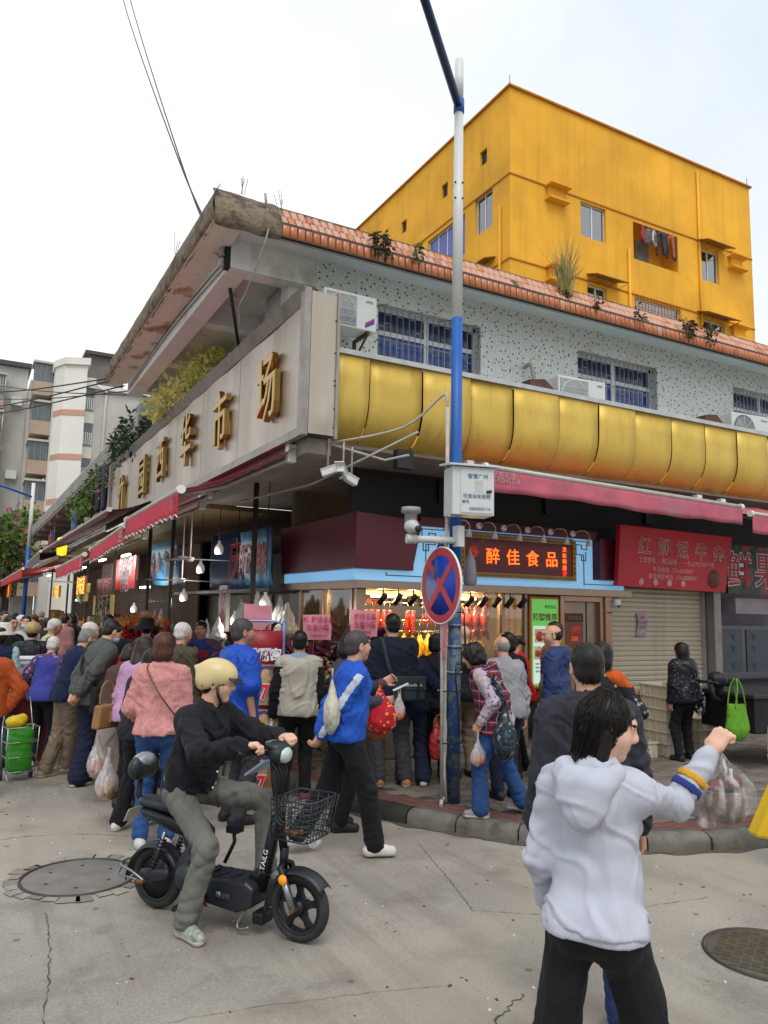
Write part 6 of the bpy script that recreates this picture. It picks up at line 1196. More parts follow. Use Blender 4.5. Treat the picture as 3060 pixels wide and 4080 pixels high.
b=B();b.tube([(8.0,58.4,3),(8.1,58.4,17),(8.1,58.3,17.5),(7.3,58.2,17.9)],.09,8);b.o('drain_pipe',whitep,bb_)
for f in range(4):z=5+f*3.1;bx_=box('balcony',10.2,56.6,z,12.5,58.5,z+1.0,brn,bb_);box('balcony_opening',10.3,56.9,z+1.0,12.4,58.45,z+2.4,gdark,bb_)
# trees and lamps at the end of the street
def tree(label,loc,blobs,n,size,mats,seed,flowers=0,h=4.):
 e=empty('street_tree',loc,label,'tree','trees at the end of the side street');b=B();b.tube([(0,0,0),(.1,0,h*.5),(0,.1,h)],[.16,.12,.06],8)
 for c,r_ in blobs:b.tube([(0,0,h*.55),Vector(c)*.6+Vector((0,0,h*.2)),c],[.07,.05,.02],6)
 b.o('trunk',M('bark','#4b4036',.8,.9),e);leafcloud('crown',blobs,n,size,mats,e,seed)
 if flowers:leafcloud('blossom',blobs,flowers,size*1.2,pk,e,seed+9,.4,.9)
 return e
tree('pink-blossoming street tree nearest at the end of the side street',(1.9,48,0),[((0,0,5.6),(1.6,2,1.3)),((.9,1,6.6),(1.1,1.5,.9)),((-1,-1,5),(1.5,1.6,1.2)),((.6,-1,4.4),(1.4,1.4,1.0))],2600,.33,lf,71,160);tree('second blossoming street tree behind the far lamp post',(.6,56,0),[((0,0,6),(2.2,2.4,1.8)),((1.6,0,5.2),(1.6,1.8,1.4)),((-.6,1,7.6),(1.4,1.5,1)),((.8,-1,3.6),(1.8,1.4,1.2))],2600,.36,lf,72,160);tree('dark green street tree beside the market wing',(2.7,62,0),[((0,0,5.5),(1.8,2,1.8)),((.5,0,3.6),(1.6,1.6,1.2))],1600,.36,[lf[0],lf[1]],73)
for i,(x,y,h_)in enumerate(((2.62,41.3,7.8),(3.3,66,7.4))):
 e=empty('far_lamp_post',(x,y,0),['blue and white lamp post rising before the flowering trees','smaller blue and white lamp post farther down the street'][i],'lamp post','far lamp posts');b=B();b.tube([(0,0,0),(0,0,4.6)],.1,12);b.o('blue_section',pblue,e);b=B();b.tube([(0,0,4.6),(0,0,h_)],.085,12);b.o('white_section',pwhite,e);b=B();b.tube([(0,0,h_-.7),(-1.2,-.5,h_-.4),(-2.6,-1,h_-.15)],.06,8);b.o('lamp_arm',pblue,e);b=B();b.cb((-2.9,-1.1,h_-.1),(.7,.25,.1));b.o('lamp_head',whitep,e)
# ---------------------------------------------------------------- people
def rotm(ax,a):
 c,s=math.cos(a),math.sin(a)
 return np.array({'x':[[1,0,0],[0,c,-s],[0,s,c]],'y':[[c,0,s],[0,1,0],[-s,0,c]],'z':[[c,-s,0],[s,c,0],[0,0,1]]}[ax])
def ik(a,t,l1,l2,pole):
 d=t-a;L_=np.linalg.norm(d);
 if L_>(l1+l2)*.995:t=a+d/L_*(l1+l2)*.995;d=t-a;L_=np.linalg.norm(d)
 x=(l1*l1-l2*l2+L_*L_)/(2*L_);h=math.sqrt(max(l1*l1-x*x,1e-6));u=d/L_;p=pole-u*(pole@u);p=p/(np.linalg.norm(p)+1e-9)
 return a+u*x+p*h,t
def skin_mat(name,hx):
 if name in MATS:return MATS[name]
 t=NT(name);v=t.obj();c=C(hx);n=t.noise(v,18,5);col=t.ramp(n,(.3,tuple(x*.86 for x in c)),(.7,tuple(min(1,x*1.08)for x in c)));t.bump(t.noise(v,260,3),.12,.002);t.b.inputs['Subsurface Weight'].default_value=.12;t.b.inputs['Subsurface Radius'].default_value=(.012,.005,.003);MATS[name]=t.fin(col,.5,0,.4);return MATS[name]
SKIN={'fair':skin_mat('skin_fair','#d9ab92'),'mid':skin_mat('skin_mid','#c4947a'),'tan':skin_mat('skin_tan','#ab7c62')}
lipm=M('lips','#a85a54',1,.4);eyem=M('eye_dark','#1d1613',1,.25,0,.05,5,0);eyew=M('eye_white','#c9c2bb',1,.3,0,.05,5,0)
def hair_mat(name,hx,k=1.,shine=.42):
 if name in MATS:return MATS[name]
 t=NT(name);v=t.obj();c=C(hx,k);n=t.noise(t.mapv(v,(150,150,14)),1.,4,.6);col=t.ramp(n,(.32,tuple(x*.55 for x in c)),(.68,tuple(min(1,x*1.6)for x in c)));t.bump(n,.5,.004);MATS[name]=t.fin(col,shine,0,.3);return MATS[name]
HAIR={'black':hair_mat('hair_black','#17130f'),'brown':hair_mat('hair_brown','#4a2a20'),'dkbrown':hair_mat('hair_dkbrown','#2a1c18'),'grey':hair_mat('hair_grey','#77746f',1,.55),'white':hair_mat('hair_white','#bdb8b0',1,.6),'salt':hair_mat('hair_salt','#3d3a38',1,.5)}
def seed_(n):return sum(ord(c)for c in n)%17
def cloth(name,hx,k=1.,rough=.85,weave=220,var=.1,fc=(.82,1.12),cs=6.,ca=.45):
 if name in MATS:return MATS[name]
 t=NT(name);v=t.obj();c=C(hx,k);n=t.noise(v,7,5);col=t.ramp(n,(.3,tuple(x*(1-var)for x in c)),(.7,tuple(min(1,x*(1+var))for x in c)));f=t.noise(v,weave,2);fine=t.ramp(f,(.3,fc[0]),(.7,fc[1]));col=t.mix(1.,col,fine,'MULTIPLY');rg=t.n('TexNoise',_noise_type='RIDGED_MULTIFRACTAL',Scale=cs,Detail=2.5,Roughness=.45,Distortion=.6,Offset=1.,Gain=1.5);t.l(t.mapv(v,(1,1,.55),(seed_(name),0,0),(.5,.3,0)),rg.inputs['Vector']);t.bump(t.math('ADD',t.math('MULTIPLY',f,.06),t.math('MULTIPLY',rg.outputs['Fac'],ca)),.8,.02)
 t.b.inputs['Sheen Weight'].default_value=.03;MATS[name]=t.fin(col,rough,0,.25);return MATS[name]
def pat_mat(name,kind,*cols):
 t=NT(name);v=t.obj();c=[C(x)for x in cols];sx=t.n('SeparateXYZ');t.l(v,sx.inputs[0]);X,Y,Z=sx.outputs
 if kind=='plaid':
  u_=t.math('ADD',X,Y);fa=lambda s_,o,w_:t.math('LESS_THAN',t.math('FRACT',t.math('ADD',t.math('MULTIPLY',s_,1/.085),o)),w_)
  col=t.mix(t.math('MULTIPLY',fa(u_,0,.5),.75),c[0],c[1]);col=t.mix(t.math('MULTIPLY',fa(Z,.2,.5),.75),col,c[1]);col=t.mix(t.math('MULTIPLY',fa(Z,.4,.07),.8),col,c[2]);col=t.mix(t.math('MULTIPLY',fa(u_,.7,.07),.8),col,c[2])
 elif kind=='spots':
  vo=t.n('TexVoronoi',Scale=float(24));t.l(v,vo.inputs['Vector']);col=t.mix(t.math('LESS_THAN',vo.outputs['Distance'],.27),c[0],c[1])
  if len(c)>2:vo2=t.n('TexVoronoi',Scale=17.);t.l(t.mapv(v,(1,1,1),(3,1,2)),vo2.inputs['Vector']);col=t.mix(t.math('LESS_THAN',vo2.outputs['Distance'],.25),col,c[2])
 elif kind=='floral':
  vo=t.n('TexVoronoi',Scale=15.);t.l(v,vo.inputs['Vector']);col=t.ramp(vo.outputs['Distance'],(.0,c[2]),(.16,c[1]),(.3,c[1]),(.36,c[0]));n=t.noise(v,60,4);col=t.mix(t.ramp(n,(.52,0.),(.6,.6)),col,c[2])
 elif kind=='shards':
  vo=t.n('TexVoronoi',Scale=34.,_distance='MANHATTAN');t.l(v,vo.inputs['Vector']);col=t.ramp(vo.outputs['Color'],*[(i/len(c),x)for i,x in enumerate(c)]);col.node.color_ramp.interpolation='CONSTANT'
 elif kind=='sequin':
  n=t.noise(v,46,4,.7);col=t.mix(t.ramp(n,(.63,0.),(.66,1.)),c[0],c[1])
 elif kind=='ribs':
  col=t.mix(t.math('LESS_THAN',t.math('FRACT',t.math('MULTIPLY',Z,1/.02)),.35),c[0],c[1])
 rg=t.n('TexNoise',_noise_type='RIDGED_MULTIFRACTAL',Scale=7.,Detail=2.5,Offset=1.,Gain=1.5);t.l(t.mapv(v,(1,1,.55)),rg.inputs['Vector']);t.bump(rg.outputs['Fac'],.8,.01);MATS[name]=t.fin(col,.45 if kind=='sequin' else .8,0,.3);return MATS[name]
def limb_disp(V,segs,seed):
 out=np.zeros(len(V));nz=2.2*wave(V,17,seed,4);k_=0
 for a,b,t0,wd,amp,fr in segs:
  u=b-a;L_=np.linalg.norm(u);u=u/L_;r_=V-a;t=r_@u;rad=r_-t[:,None]*u;d=np.linalg.norm(rad,axis=1);k_+=1;x=np.cross(u,[.3,.2,1.]);x/=np.linalg.norm(x)+1e-9;ang=np.arctan2(rad@np.cross(u,x),rad@x);a0=seed*1.3+k_*2.1;f=(1-2*np.abs(np.sin(fr*t*.5+nz+(1 if k_%2 else-1)*.9*np.abs(ang)))**.8);out+=amp*.8*f*(.25+.75*np.clip(np.cos(ang-a0)+.2,0,1))*np.exp(-((t-t0*L_)/(wd*1.3))**2)*(d<.13)
 return out
def smesh(name,prims,h,mats,parent,amp=0.,freq=24,seed=0,sc=(1,1,.8),fn=None,rel=1,segs=None,seams=None):
 V,Q=sdf(prims,h)
 if rel:V=relax(V,Q,rel)
 if amp:V=folds(V,Q,amp,freq,seed,sc,True)
 if seams:N_=vnorm(V,Q);V=V-N_*sum(.0045*np.exp(-(((V-p)@n/.006)**2))*(np.linalg.norm(V-p,axis=1)<r_)for p,n,r_ in seams)[:,None]
 if segs:V=V+vnorm(V,Q)*limb_disp(V,segs,seed)[:,None]
 mi=fn(V[Q].mean(1))if fn else None
 return link(name,npmesh(name,V,Q,mats,True,mi),parent)
def hand_prims(w_,d,n,side,s,curl=.5,spread=.0):
 """w_ wrist, d finger direction, n palm-facing normal, side vector towards the thumb"""
 d=d/np.linalg.norm(d);n=n-d*(n@d);n/=np.linalg.norm(n)+1e-9;t=side-d*(side@d)-n*(side@n);t/=np.linalg.norm(t)+1e-9;p=[('rc',w_-d*.02*s,w_+d*.03*s,.027*s,.03*s,.02,n,1.35),('rc',w_+d*.035*s-t*.012*s,w_+d*.075*s-t*.012*s,.026*s,.026*s,.012,n,1.3),('rc',w_+d*.035*s+t*.014*s,w_+d*.075*s+t*.014*s,.026*s,.024*s,.012,n,1.3)]
 for k,(o,L_)in enumerate(((.031,.066),(.011,.076),(-.01,.071),(-.03,.056))):
  b0=w_+(d*.082+t*o)*s;a=curl*1.5*(1+.08*k);q=b0
  for j,f in enumerate((.45,.32,.25)):
   a_=a*(.55+.75*j);dd=d*math.cos(a_)+n*math.sin(a_)+t*(o*spread*6);e=q+dd*L_*f*s;p.append(('rc',q,e,(.0098-.0008*j)*s,(.0092-.0008*j)*s,.006));q=e
 q=w_+(d*.025+t*.03)*s;
 for j,f in enumerate((.045,.032)):dd=d*.75+t*(.7-.55*curl-.3*j)+n*(.2+.75*curl*(j+.4));dd/=np.linalg.norm(dd);e=q+dd*f*s;p.append(('rc',q,e,.0125*s,.0105*s,.01));q=e
 return p
PEOPLE={}
def strands(V,Q,Rh,hc,s,st,n,seed):
 r_=np.random.default_rng(seed);N=vnorm(V,Q);ix=r_.integers(0,len(V),n);p=V[ix];nn=N[ix];crown=hc+Rh@np.array([0,-.055,.12])*s;dn=-Rh[:,2]
 d=(p-crown)if st in('short','bald','stubble','pony')else(np.tile(dn,(n,1))+.5*(p-crown)/.12);d=d+r_.normal(size=d.shape)*(.025 if st in('short','bald','pony')else .2 if st!='curly' else 1.2);d-=nn*np.sum(d*nn,1)[:,None];d/=np.linalg.norm(d,axis=1)[:,None]+1e-9
 L_=r_.uniform(.5,1.2,n)*{'short':.03,'stubble':.008,'bald':.02,'curly':.03}.get(st,.05)*s;w_=.0028*s;sd=np.cross(nn,d);lift=r_.uniform(.0,.008,n)*s*(2.2 if st=='curly' else 1.)
 if st=='stubble':return V,Q
 a=p+nn*.0005;b=p+d*L_[:,None]*.55+nn*(lift*.8+.001)[:,None];c=p+d*L_[:,None]+nn*lift[:,None]+dn*.004*s
 P=np.stack([a-sd*w_,a+sd*w_,b-sd*w_*.8,b+sd*w_*.8,c-sd*w_*.2,c+sd*w_*.2],1).reshape(-1,3);o=len(V)+np.arange(n)*6
 F=np.concatenate([np.stack([o,o+1,o+3,o+2],1),np.stack([o+2,o+3,o+5,o+4],1)]);return np.concatenate([V,P]),np.concatenate([Q,F])
def person(key,label,pos,face,h=1.68,sex='m',z0=0.,lean=3.,twist=0.,head=(0,0),feet=((-.1,0),(.1,0)),ftz=(0,0),hands=(None,None),wh=(None,None),epole=(None,None),pel=(0,0,0),kp=(None,None),top='',topmat=None,bot=None,shoe='dark',sole=None,skin='mid',hair=('short','black'),fat=1.,ease=.022,hem=.86,sleeve='long',tease=.018,cuffr=.062,hood=False,arm=1.,collar=None,q=1.,curl=(.45,.45),seed=None,palm=(None,None),stoop=0.,footyaw=(0,0),glasses=False,mask=None,skirt=None,topfn=None,topmats=None,fold=.006,neckless=False,legs=True,thumb=(None,None),htilt=0.):
 seed=len(PEOPLE)*7+3 if seed is None else seed;s=h/1.7;fd=np.array([face[0],face[1]],float);fd/=np.linalg.norm(fd);rz=math.atan2(-fd[0],fd[1]);Rz=rotm('z',rz)
 P0=np.array([pos[0],pos[1],z0]);loc=lambda w_:Rz.T@(np.asarray(w_,float)-P0)
 sk=SKIN[skin];fem=sex=='f';shw,cr_,cf,wr_,wf,hr,hf=(.146,.104,.74,.097,.76,.113,.74)if fem else(.166,.115,.71,.108,.77,.108,.78)
 cr_*=fat;wr_*=fat;hr*=fat;pel=np.array(pel,float);piv=np.array([0,0,.95])+pel;RL=rotm('z',R(twist))@rotm('x',-R(lean));RU=rotm('z',R(twist))@rotm('x',-R(lean+stoop))
 def T(x,y,z):
  p=np.array([x,y,z]);
  if z<=.95:return(p+pel)*s
  if z>1.2:return(piv+RL@np.array([0,0,.25])+RU@(p-np.array([0,0,1.2])))*s
  return(piv+RL@(p-np.array([0,0,.95])))*s
 xax=RU[:,0];Rh=rotm('z',R(head[0]+twist))@rotm('x',-R(head[1]+(lean+stoop)*.35))@rotm('y',R(htilt));nb=T(0,-.015,1.43);hc=nb+(RU@np.array([0,.02,.045])+Rh@np.array([0,.012,.118]))*s
 HP=lambda x,y,z:hc+Rh@np.array([x,y,z])*s;e=ease
 J={}
 for i,sd_ in enumerate((-1,1)):
  S=T(sd_*(shw+.012),-.005,1.375);tgt=(np.array([sd_*(.25 if not fem else .22),.05,.80])+pel*(hands[i]is None))*s if hands[i]is None else np.array(hands[i],float)*s
  if wh[i]is not None:tgt=loc(wh[i])
  pole=np.array(epole[i]if epole[i]is not None else(sd_*.35,-1,-.15),float);E_,W_=ik(S,tgt,.285*s,.25*s,pole);J['S',i],J['E',i],J['W',i]=S,E_,W_
  fx_,fy_=feet[i][:2];fz=feet[i][2]if len(feet[i])>2 else 0.;H_=(np.array([sd_*.088,0,.9])+pel)*s;A_=np.array([fx_,fy_,.085+fz])*s;K_,A_=ik(H_,A_,.425*s,.415*s,np.array(kp[i]if kp[i]is not None else(sd_*.12,1,.1),float));J['H',i],J['K',i],J['A',i]=H_,K_,A_
 # --- body: coarse trunk and limbs, fine head and hands, one mesh
 pr=[('rc',T(0,0,.95),T(0,0,1.1),hr*.85*s,wr_*.85*s,.05,xax,wf),('rc',T(0,0,1.1),T(0,0,1.3),wr_*.85*s,cr_*.85*s,.05,xax,cf),('rc',T(-shw+.04,-.01,1.38),T(shw-.04,-.01,1.38),.05*s,.05*s,.04),('rc',T(0,-.02,1.36),nb,.055*s,.05*s,.03)]
 for i in(0,1):
  pr+=[('rc',J['S',i],J['E',i],.046*s,.038*s,.02),('rc',J['E',i],J['W',i],.038*s,.026*s,.01)]
  if legs:pr+=[('rc',J['H',i],J['K',i],.08*s,.052*s,.03),('rc',J['K',i],J['A',i],.052*s,.036*s,.01)]
 V,Q=sdf(pr,.016 if sleeve!='long' else .024);VS,QS,MI=[V],[Q],[np.zeros(len(Q),int)];off=len(V)
 Hm=lambda c,r_,k=.015,op='el':(op,HP(*c),np.array(r_)*s,Rh,k);Hr=lambda a,b,ra,rb,k=.012:('rc',HP(*a),HP(*b),ra*s,rb*s,k);jw=.9 if fem else 1.
 hp=[Hm((0,-.014,.032),(.074,.095,.082)),Hm((0,.022,-.02),(.064*jw,.066,.078),.03),Hr((0,.035,-.05),(0,.058,-.088),.045*jw,.026,.03),Hm((.034,.048,-.022),(.028,.028,.03),.03),Hm((-.034,.048,-.022),(.028,.028,.03),.03),Hr((0,.082,.02),(0,.102,-.014),.009,.012,.012),Hr((0,.1,-.02),(0,.094,-.024),.0115,.011,.008),Hr((.012,.09,-.024),(-.012,.09,-.024),.0085,.0085,.008),Hr((-.03,.074,.034),(.03,.074,.034),.016,.016,.02),
          Hm((.032,.094,.008),(.018,.014,.011),.012,'-el'),Hm((-.032,.094,.008),(.018,.014,.011),.012,'-el'),Hm((.031,.072,.008),(.0155,.0135,.0115),.004),Hm((-.031,.072,.008),(.0155,.0135,.0115),.004),Hr((-.017,.083,-.05),(.017,.083,-.05),.0075,.0075,.004),Hr((-.014,.082,-.061),(.014,.082,-.061),.0085,.0085,.005)]
 for sg_ in(-1,1):hp+=[('el',HP(sg_*.0775,-.012,-.004),np.array((.009,.02,.033))*s,Rh@rotm('z',-sg_*.35),.006),Hm((sg_*.086,-.008,-.004),(.006,.011,.02),.004,'-el')]
 hp.append(('rc',nb-RU@np.array([0,0,.04])*s,HP(0,-.018,-.045),(.052 if fem else .06)*s,(.05 if fem else .057)*s,.025))
 V,Q=sdf(hp,.0058*max(q,.9));V=relax(V,Q,1);cen=(V[Q].mean(1)-hc)@Rh/s;mi=np.zeros(len(Q),int)
 mi[(np.abs(cen[:,2]+.0555)<.0125)&(np.abs(cen[:,0])<.022)&(cen[:,1]>.078)]=1
 for sg_ in(-1,1):dd=(cen-np.array([sg_*.031,.085,.008]))/np.array([.0135,.02,.0062]);mi[np.linalg.norm(dd,axis=1)<1]=3;dd=(cen-np.array([sg_*.031,.085,.0085]))/np.array([.0062,.02,.0066]);mi[np.linalg.norm(dd,axis=1)<1]=2;mi[(np.abs(np.abs(cen[:,0])-.033)<.019)&(np.abs(cen[:,2]-.0315+.1*(np.abs(cen[:,0])-.033)**2*20)<.0042)&(cen[:,1]>.06)]=2 if hair[0]!='none' else 0
 VS.append(V);QS.append(Q+off);MI.append(mi);off+=len(V)
 for i,sd_ in enumerate((-1,1)):
  d=J['W',i]-J['E',i];n=np.array(palm[i],float)if palm[i]is not None else np.array([-sd_,0.,0.]);th=np.array(thumb[i],float)if thumb[i]is not None else np.array([0.,1.,0.])
  V,Q=sdf(hand_prims(J['W',i],d,n,th,s,curl[i]),.0042 if q<.85 else .0055*max(q,1.));V=relax(V,Q,1);VS.append(V);QS.append(Q+off);MI.append(np.zeros(len(Q),int));off+=len(V)
 body=link('person',npmesh('person',np.concatenate(VS),np.concatenate(QS),[sk,lipm,eyem,eyew],True,np.concatenate(MI)),None,tuple(P0),(0,0,rz));tag(body,label,'person');PEOPLE[key]=(body,J,T,HP,Rh,s)
 # --- top
 hz=hem;te=e
 tp=[('rc',T(0,0,hz-.03),T(0,0,1.06),(hr+te+.012)*s,(wr_+te+.004)*s,.05,RL[:,0],(hf+wf)/2),('rc',T(0,0,1.08),T(0,.0,1.29),(wr_+te)*s,(cr_+te)*s,.05,xax,(cf+wf)/2)]
 if fem:tp+=[('el',T(.068,.085,1.235),np.array((.062,.055,.06))*s*(.8+.2*fat),RU,.04),('el',T(-.068,.085,1.235),np.array((.062,.055,.06))*s*(.8+.2*fat),RU,.04)]
 if fat>1.1:tp.append(('el',T(0,.05,1.05),np.array((.13,.12,.13))*s*fat*.9,RL,.06))
 tp+=[('rc',T(-(shw-.045),-.012,1.385),T(shw-.045,-.012,1.385),(.058+te*.5)*s,(.058+te*.5)*s,.07),('rc',T(0,-.035,1.34),T(0,-.018,1.43),(.085+te*.3)*s,(.062+te*.3)*s,.05)]
 if pel[2]>-.1 and hz<.93:tp+=[('el',T(sg_*.062,-.055,.91),np.array((.1,.1,.12))*s*max(1,fat)+e*.6,None,.05)for sg_ in(-1,1)]
 dn=T(0,0,hz)-T(0,0,hz+.05 if hz>.95 else hz+.05);dn=dn/np.linalg.norm(dn);tp.append(('cut',T(0,0,hz),dn))
 if hood:tp+=[('el',T(0,-.115,1.40),np.array((.125,.062,.075))*s,RU,.04),('el',T(0,-.13,1.34),np.array((.09,.05,.09))*s,RU,.04),('rc',T(-.09,-.05,1.43),T(-.07,.07,1.4),.03*s,.025*s,.03),('rc',T(.09,-.05,1.43),T(.07,.07,1.4),.03*s,.025*s,.03)]
 if collar=='stand':
  for a in range(10):a0,a1=a*.628,(a+1)*.628;f=lambda a_:nb+RU@np.array([.062*math.sin(a_),.018+.062*math.cos(a_),-.002])*s;tp.append(('rc',f(a0),f(a1),.017*s,.017*s,.012))
 if sleeve!='none':
  for i in(0,1):
   S,E_,W_=J['S',i],J['E',i],J['W',i];u=(W_-E_)/np.linalg.norm(W_-E_)
   if sleeve=='short':M_=S+(E_-S)*.72;tp+=[('rc',S,M_,(.062+te*.6)*s,(.062+te)*s,.05)];tp.append(('cut2',M_,(M_-S)/np.linalg.norm(M_-S),.12*s))
   else:tp+=[('rc',S,E_,(.054+te*.55)*s*arm,(.042+te*.8)*s*arm,.045),('rc',E_,W_-u*.035*s,(.042+te*.8)*s*arm,(.034+te*.75)*s*arm,.02),('rc',W_-u*.05*s,W_-u*.012*s,(.035+te*.55)*s*arm,(.034+te*.5)*s*arm,.008)]
 tp=[t_ for t_ in tp if t_[0]!='cut2']
 sg2=[x for i in(0,1)for x in((J['S',i],J['E',i],.95,.09*s,fold*1.1,95),(J['E',i],J['W',i],.08,.08*s,fold*1.1,95),(J['E',i],J['W',i],.8,.07*s,fold*.9,130),(J['S',i],J['E',i],.1,.07*s,fold*.8,80))]if sleeve=='long' else None
 tn=top or 'jacket';mats_=topmats or[topmat]
 fnw=(lambda cen:topfn(cen/s,J,T,s))if topfn else None
 topo=smesh(tn,tp,.0115*q,mats_,body,fold*1.15*s,22,seed,(1.2,1.2,.55),fnw,segs=sg2,seams=[(J['S',i]+(J['E',i]-J['S',i])*.12,(J['E',i]-J['S',i])/np.linalg.norm(J['E',i]-J['S',i]),.13*s)for i in(0,1)]if q<.9 and sleeve=='long' else None)
 # --- legs
 if legs:
  te2=tease;bp=[('rc',T(-.05,0,.95),T(.05,0,.95),(hr+te2*.6)*s,(hr+te2*.6)*s,.04,np.array([0,1.,0]),1.08),('rc',T(0,0,1.02),T(0,0,.92),(wr_+.012)*s,(hr+.01)*s,.04,np.array([1.,0,0]),hf)]
  if pel[2]>-.1:bp+=[('el',T(-.062,-.055,.9),np.array((.085,.08,.09))*s,None,.04),('el',T(.062,-.055,.9),np.array((.085,.08,.09))*s,None,.04)]
  for i in(0,1):
   H_,K_,A_=J['H',i],J['K',i],J['A',i];u=(A_-K_)/np.linalg.norm(A_-K_);bp+=[('rc',H_,K_,(.079+te2*.9)*s*min(fat,1.1),(.054+te2*.9)*s,.03),('rc',K_,A_-u*.01*s,(.054+te2*.9)*s,cuffr*s,.02),('rc',A_-u*.05*s,A_-u*.005*s,cuffr*s,cuffr*s,.01)]
  smesh('trousers',bp,.0125*q,bot,body,fold*.8*s,22,seed+2,(1.1,1.1,.6),segs=[x for i in(0,1)for x in((J['H',i],J['K',i],.97,.1*s,fold*1.2,80),(J['K',i],J['A',i],.08,.09*s,fold*1.2,80),(J['K',i],J['A',i],.88,.09*s,fold*.9,100),(J['H',i],J['K',i],.12,.1*s,fold*1.,70))])
  if skirt:smesh('skirt',[('rc',T(0,0,.98),T(0,.01,.35),.14*s,.2*s,.03,np.array([1.,0,0]),.8),('cut',T(0,0,.3),np.array([0,0,-1.]))],.016*q,skirt,body,.012*s,30,seed,(1,1,.12))
  sm_=SHOES[shoe]if isinstance(shoe,str)else shoe
  for i,sd_ in enumerate((-1,1)):
   A_=J['A',i];yw=R(footyaw[i]-sd_*7);fo=np.array([-math.sin(yw),math.cos(yw),0]);pz=(ftz[i]if ftz else 0);gz=A_[2]-.085*s;g=np.array([A_[0],A_[1],gz]);tl_=np.array([0,0,pz])
   lt=np.array([math.cos(yw),math.sin(yw),0])
   sp=[('rc',g-fo*.05*s+np.array([0,0,.04*s]),g+fo*.13*s+np.array([0,0,.034*s])-tl_*s,.043*s,.04*s,.02,lt,1.),('rc',g+np.array([0,0,.06*s])-fo*.02*s,g+fo*.07*s+np.array([0,0,.05*s]),.045*s,.036*s,.02),('rc',g-fo*.035*s+np.array([0,0,.03*s]),g-fo*.025*s+np.array([0,0,.085*s]),.04*s,.038*s,.015),('cut',g+np.array([0,0,.001]),np.array([0,0,-1.]))]if not pz else[('rc',A_-np.array([0,0,.04*s])-fo*.045*s,A_+fo*.125*s-np.array([0,0,(.045+pz)*s]),.042*s,.036*s,.02),('rc',A_-np.array([0,0,.02*s]),A_+fo*.06*s-np.array([0,0,(.03+pz*.5)*s]),.044*s,.034*s,.02)]
   V,Q=sdf(sp,.0075*max(q,1));V=relax(V,Q,1);cen=V[Q].mean(1);lim=gz+.03*s if not pz else-9;mi=(cen[:,2]<lim).astype(int);link('shoe',npmesh('shoe',V,Q,list(sm_),True,mi),body)
 # --- hair
 st_,hcn=hair;hm=HAIR[hcn]if hcn in HAIR else hcn;hq=.0065*max(q,.9)
 face_cut=[Hm((0,.105,-.04),(.078,.075,.108),.012,'-el'),Hm((0,.06,-.12),(.1,.09,.09),.012,'-el')];ears=[Hm((sg_*.092,.012,-.035),(.026,.045,.055),.01,'-el')for sg_ in(-1,1)]
 amp_,fq=.0025,110
 if st_=='short':p=[Hm((0,-.018,.036),(.081,.101,.089)),Hm((0,-.05,-.03),(.066,.06,.05),.03)]+face_cut+ears+[('cut',HP(0,0,-.075),-Rh[:,2])]
 elif st_=='bald':p=[Hm((0,-.02,.008),(.0795,.1,.078))]+ears+[Hm((0,.035,.105),(.066,.098,.07),.012,'-el'),('cut',HP(0,0,-.07),-Rh[:,2]),('cut',HP(0,.03,0),Rh[:,1])]
 elif st_=='stubble':p=[Hm((0,-.018,.026),(.0765,.0965,.084)),Hm((0,-.05,-.03),(.06,.055,.05),.03)]+face_cut+ears+[('cut',HP(0,0,-.07),-Rh[:,2])];amp_=.001
 elif st_=='bob':p=[Hm((0,-.02,.036),(.092,.112,.098)),Hm((0,-.05,-.05),(.082,.075,.07),.04),Hm((0,.03,.06),(.078,.07,.055),.03)]+[Hm((0,.12,-.055),(.07,.07,.1),.012,'-el'),Hm((0,.07,-.12),(.085,.09,.08),.012,'-el')]+[('cut',HP(0,0,-.1),-Rh[:,2])];amp_=.004;fq=70
 elif st_=='curly':p=[Hm((0,-.02,.036),(.1,.118,.1)),Hm((0,-.06,-.05),(.09,.08,.075),.04),Hm((.06,.0,-.03),(.045,.06,.06),.03),Hm((-.06,.0,-.03),(.045,.06,.06),.03)]+[Hm((0,.125,-.045),(.07,.07,.1),.012,'-el')];amp_=.011;fq=75
 elif st_=='wavy':p=[Hm((0,-.02,.036),(.092,.112,.098)),Hr((.05,-.04,-.03),(.055,-.05,-.17),.06,.045,.04),Hr((-.05,-.04,-.03),(-.055,-.05,-.17),.06,.045,.04),Hr((0,-.07,-.04),(0,-.085,-.18),.06,.05,.04)]+[Hm((0,.12,-.055),(.066,.07,.11),.012,'-el')];amp_=.009;fq=45
 elif st_=='long':p=[Hm((0,-.014,.034),(.08,.1,.088)),Hr((.058,-.008,-.02),(.06,.0,-.15),.028,.02,.03),Hr((-.058,-.008,-.02),(-.06,.0,-.15),.028,.02,.03),Hr((0,-.045,-.02),(0,-.045,-.16),.064,.05,.04),Hr((0,-.05,-.15),(0,-.045,-.24),.052,.036,.03)]+[Hm((0,.118,-.05),(.062,.068,.12),.012,'-el')];amp_=.003;fq=60
 elif st_=='pony':p=[Hm((0,-.016,.032),(.081,.101,.088)),Hr((0,-.1,.05),(0,-.15,-.02),.035,.035,.02),Hm((0,-.135,.03),(.045,.04,.05))]+face_cut+ears+[('cut',HP(0,0,-.07),-Rh[:,2])]
 else:p=None
 if p:
  V,Q=sdf(p,hq);V=relax(V,Q,1);V=V+vnorm(V,Q)*(amp_*wave(V,fq,seed,6,(1,1,.5)if st_ not in('curly',)else(1,1,1)))[:,None];V,Q=strands(V,Q,Rh,hc,s,st_,int((1300 if q<.9 else 750 if q<1.1 else 300)),seed);link('hair',npmesh('hair',V,Q,hm),body)
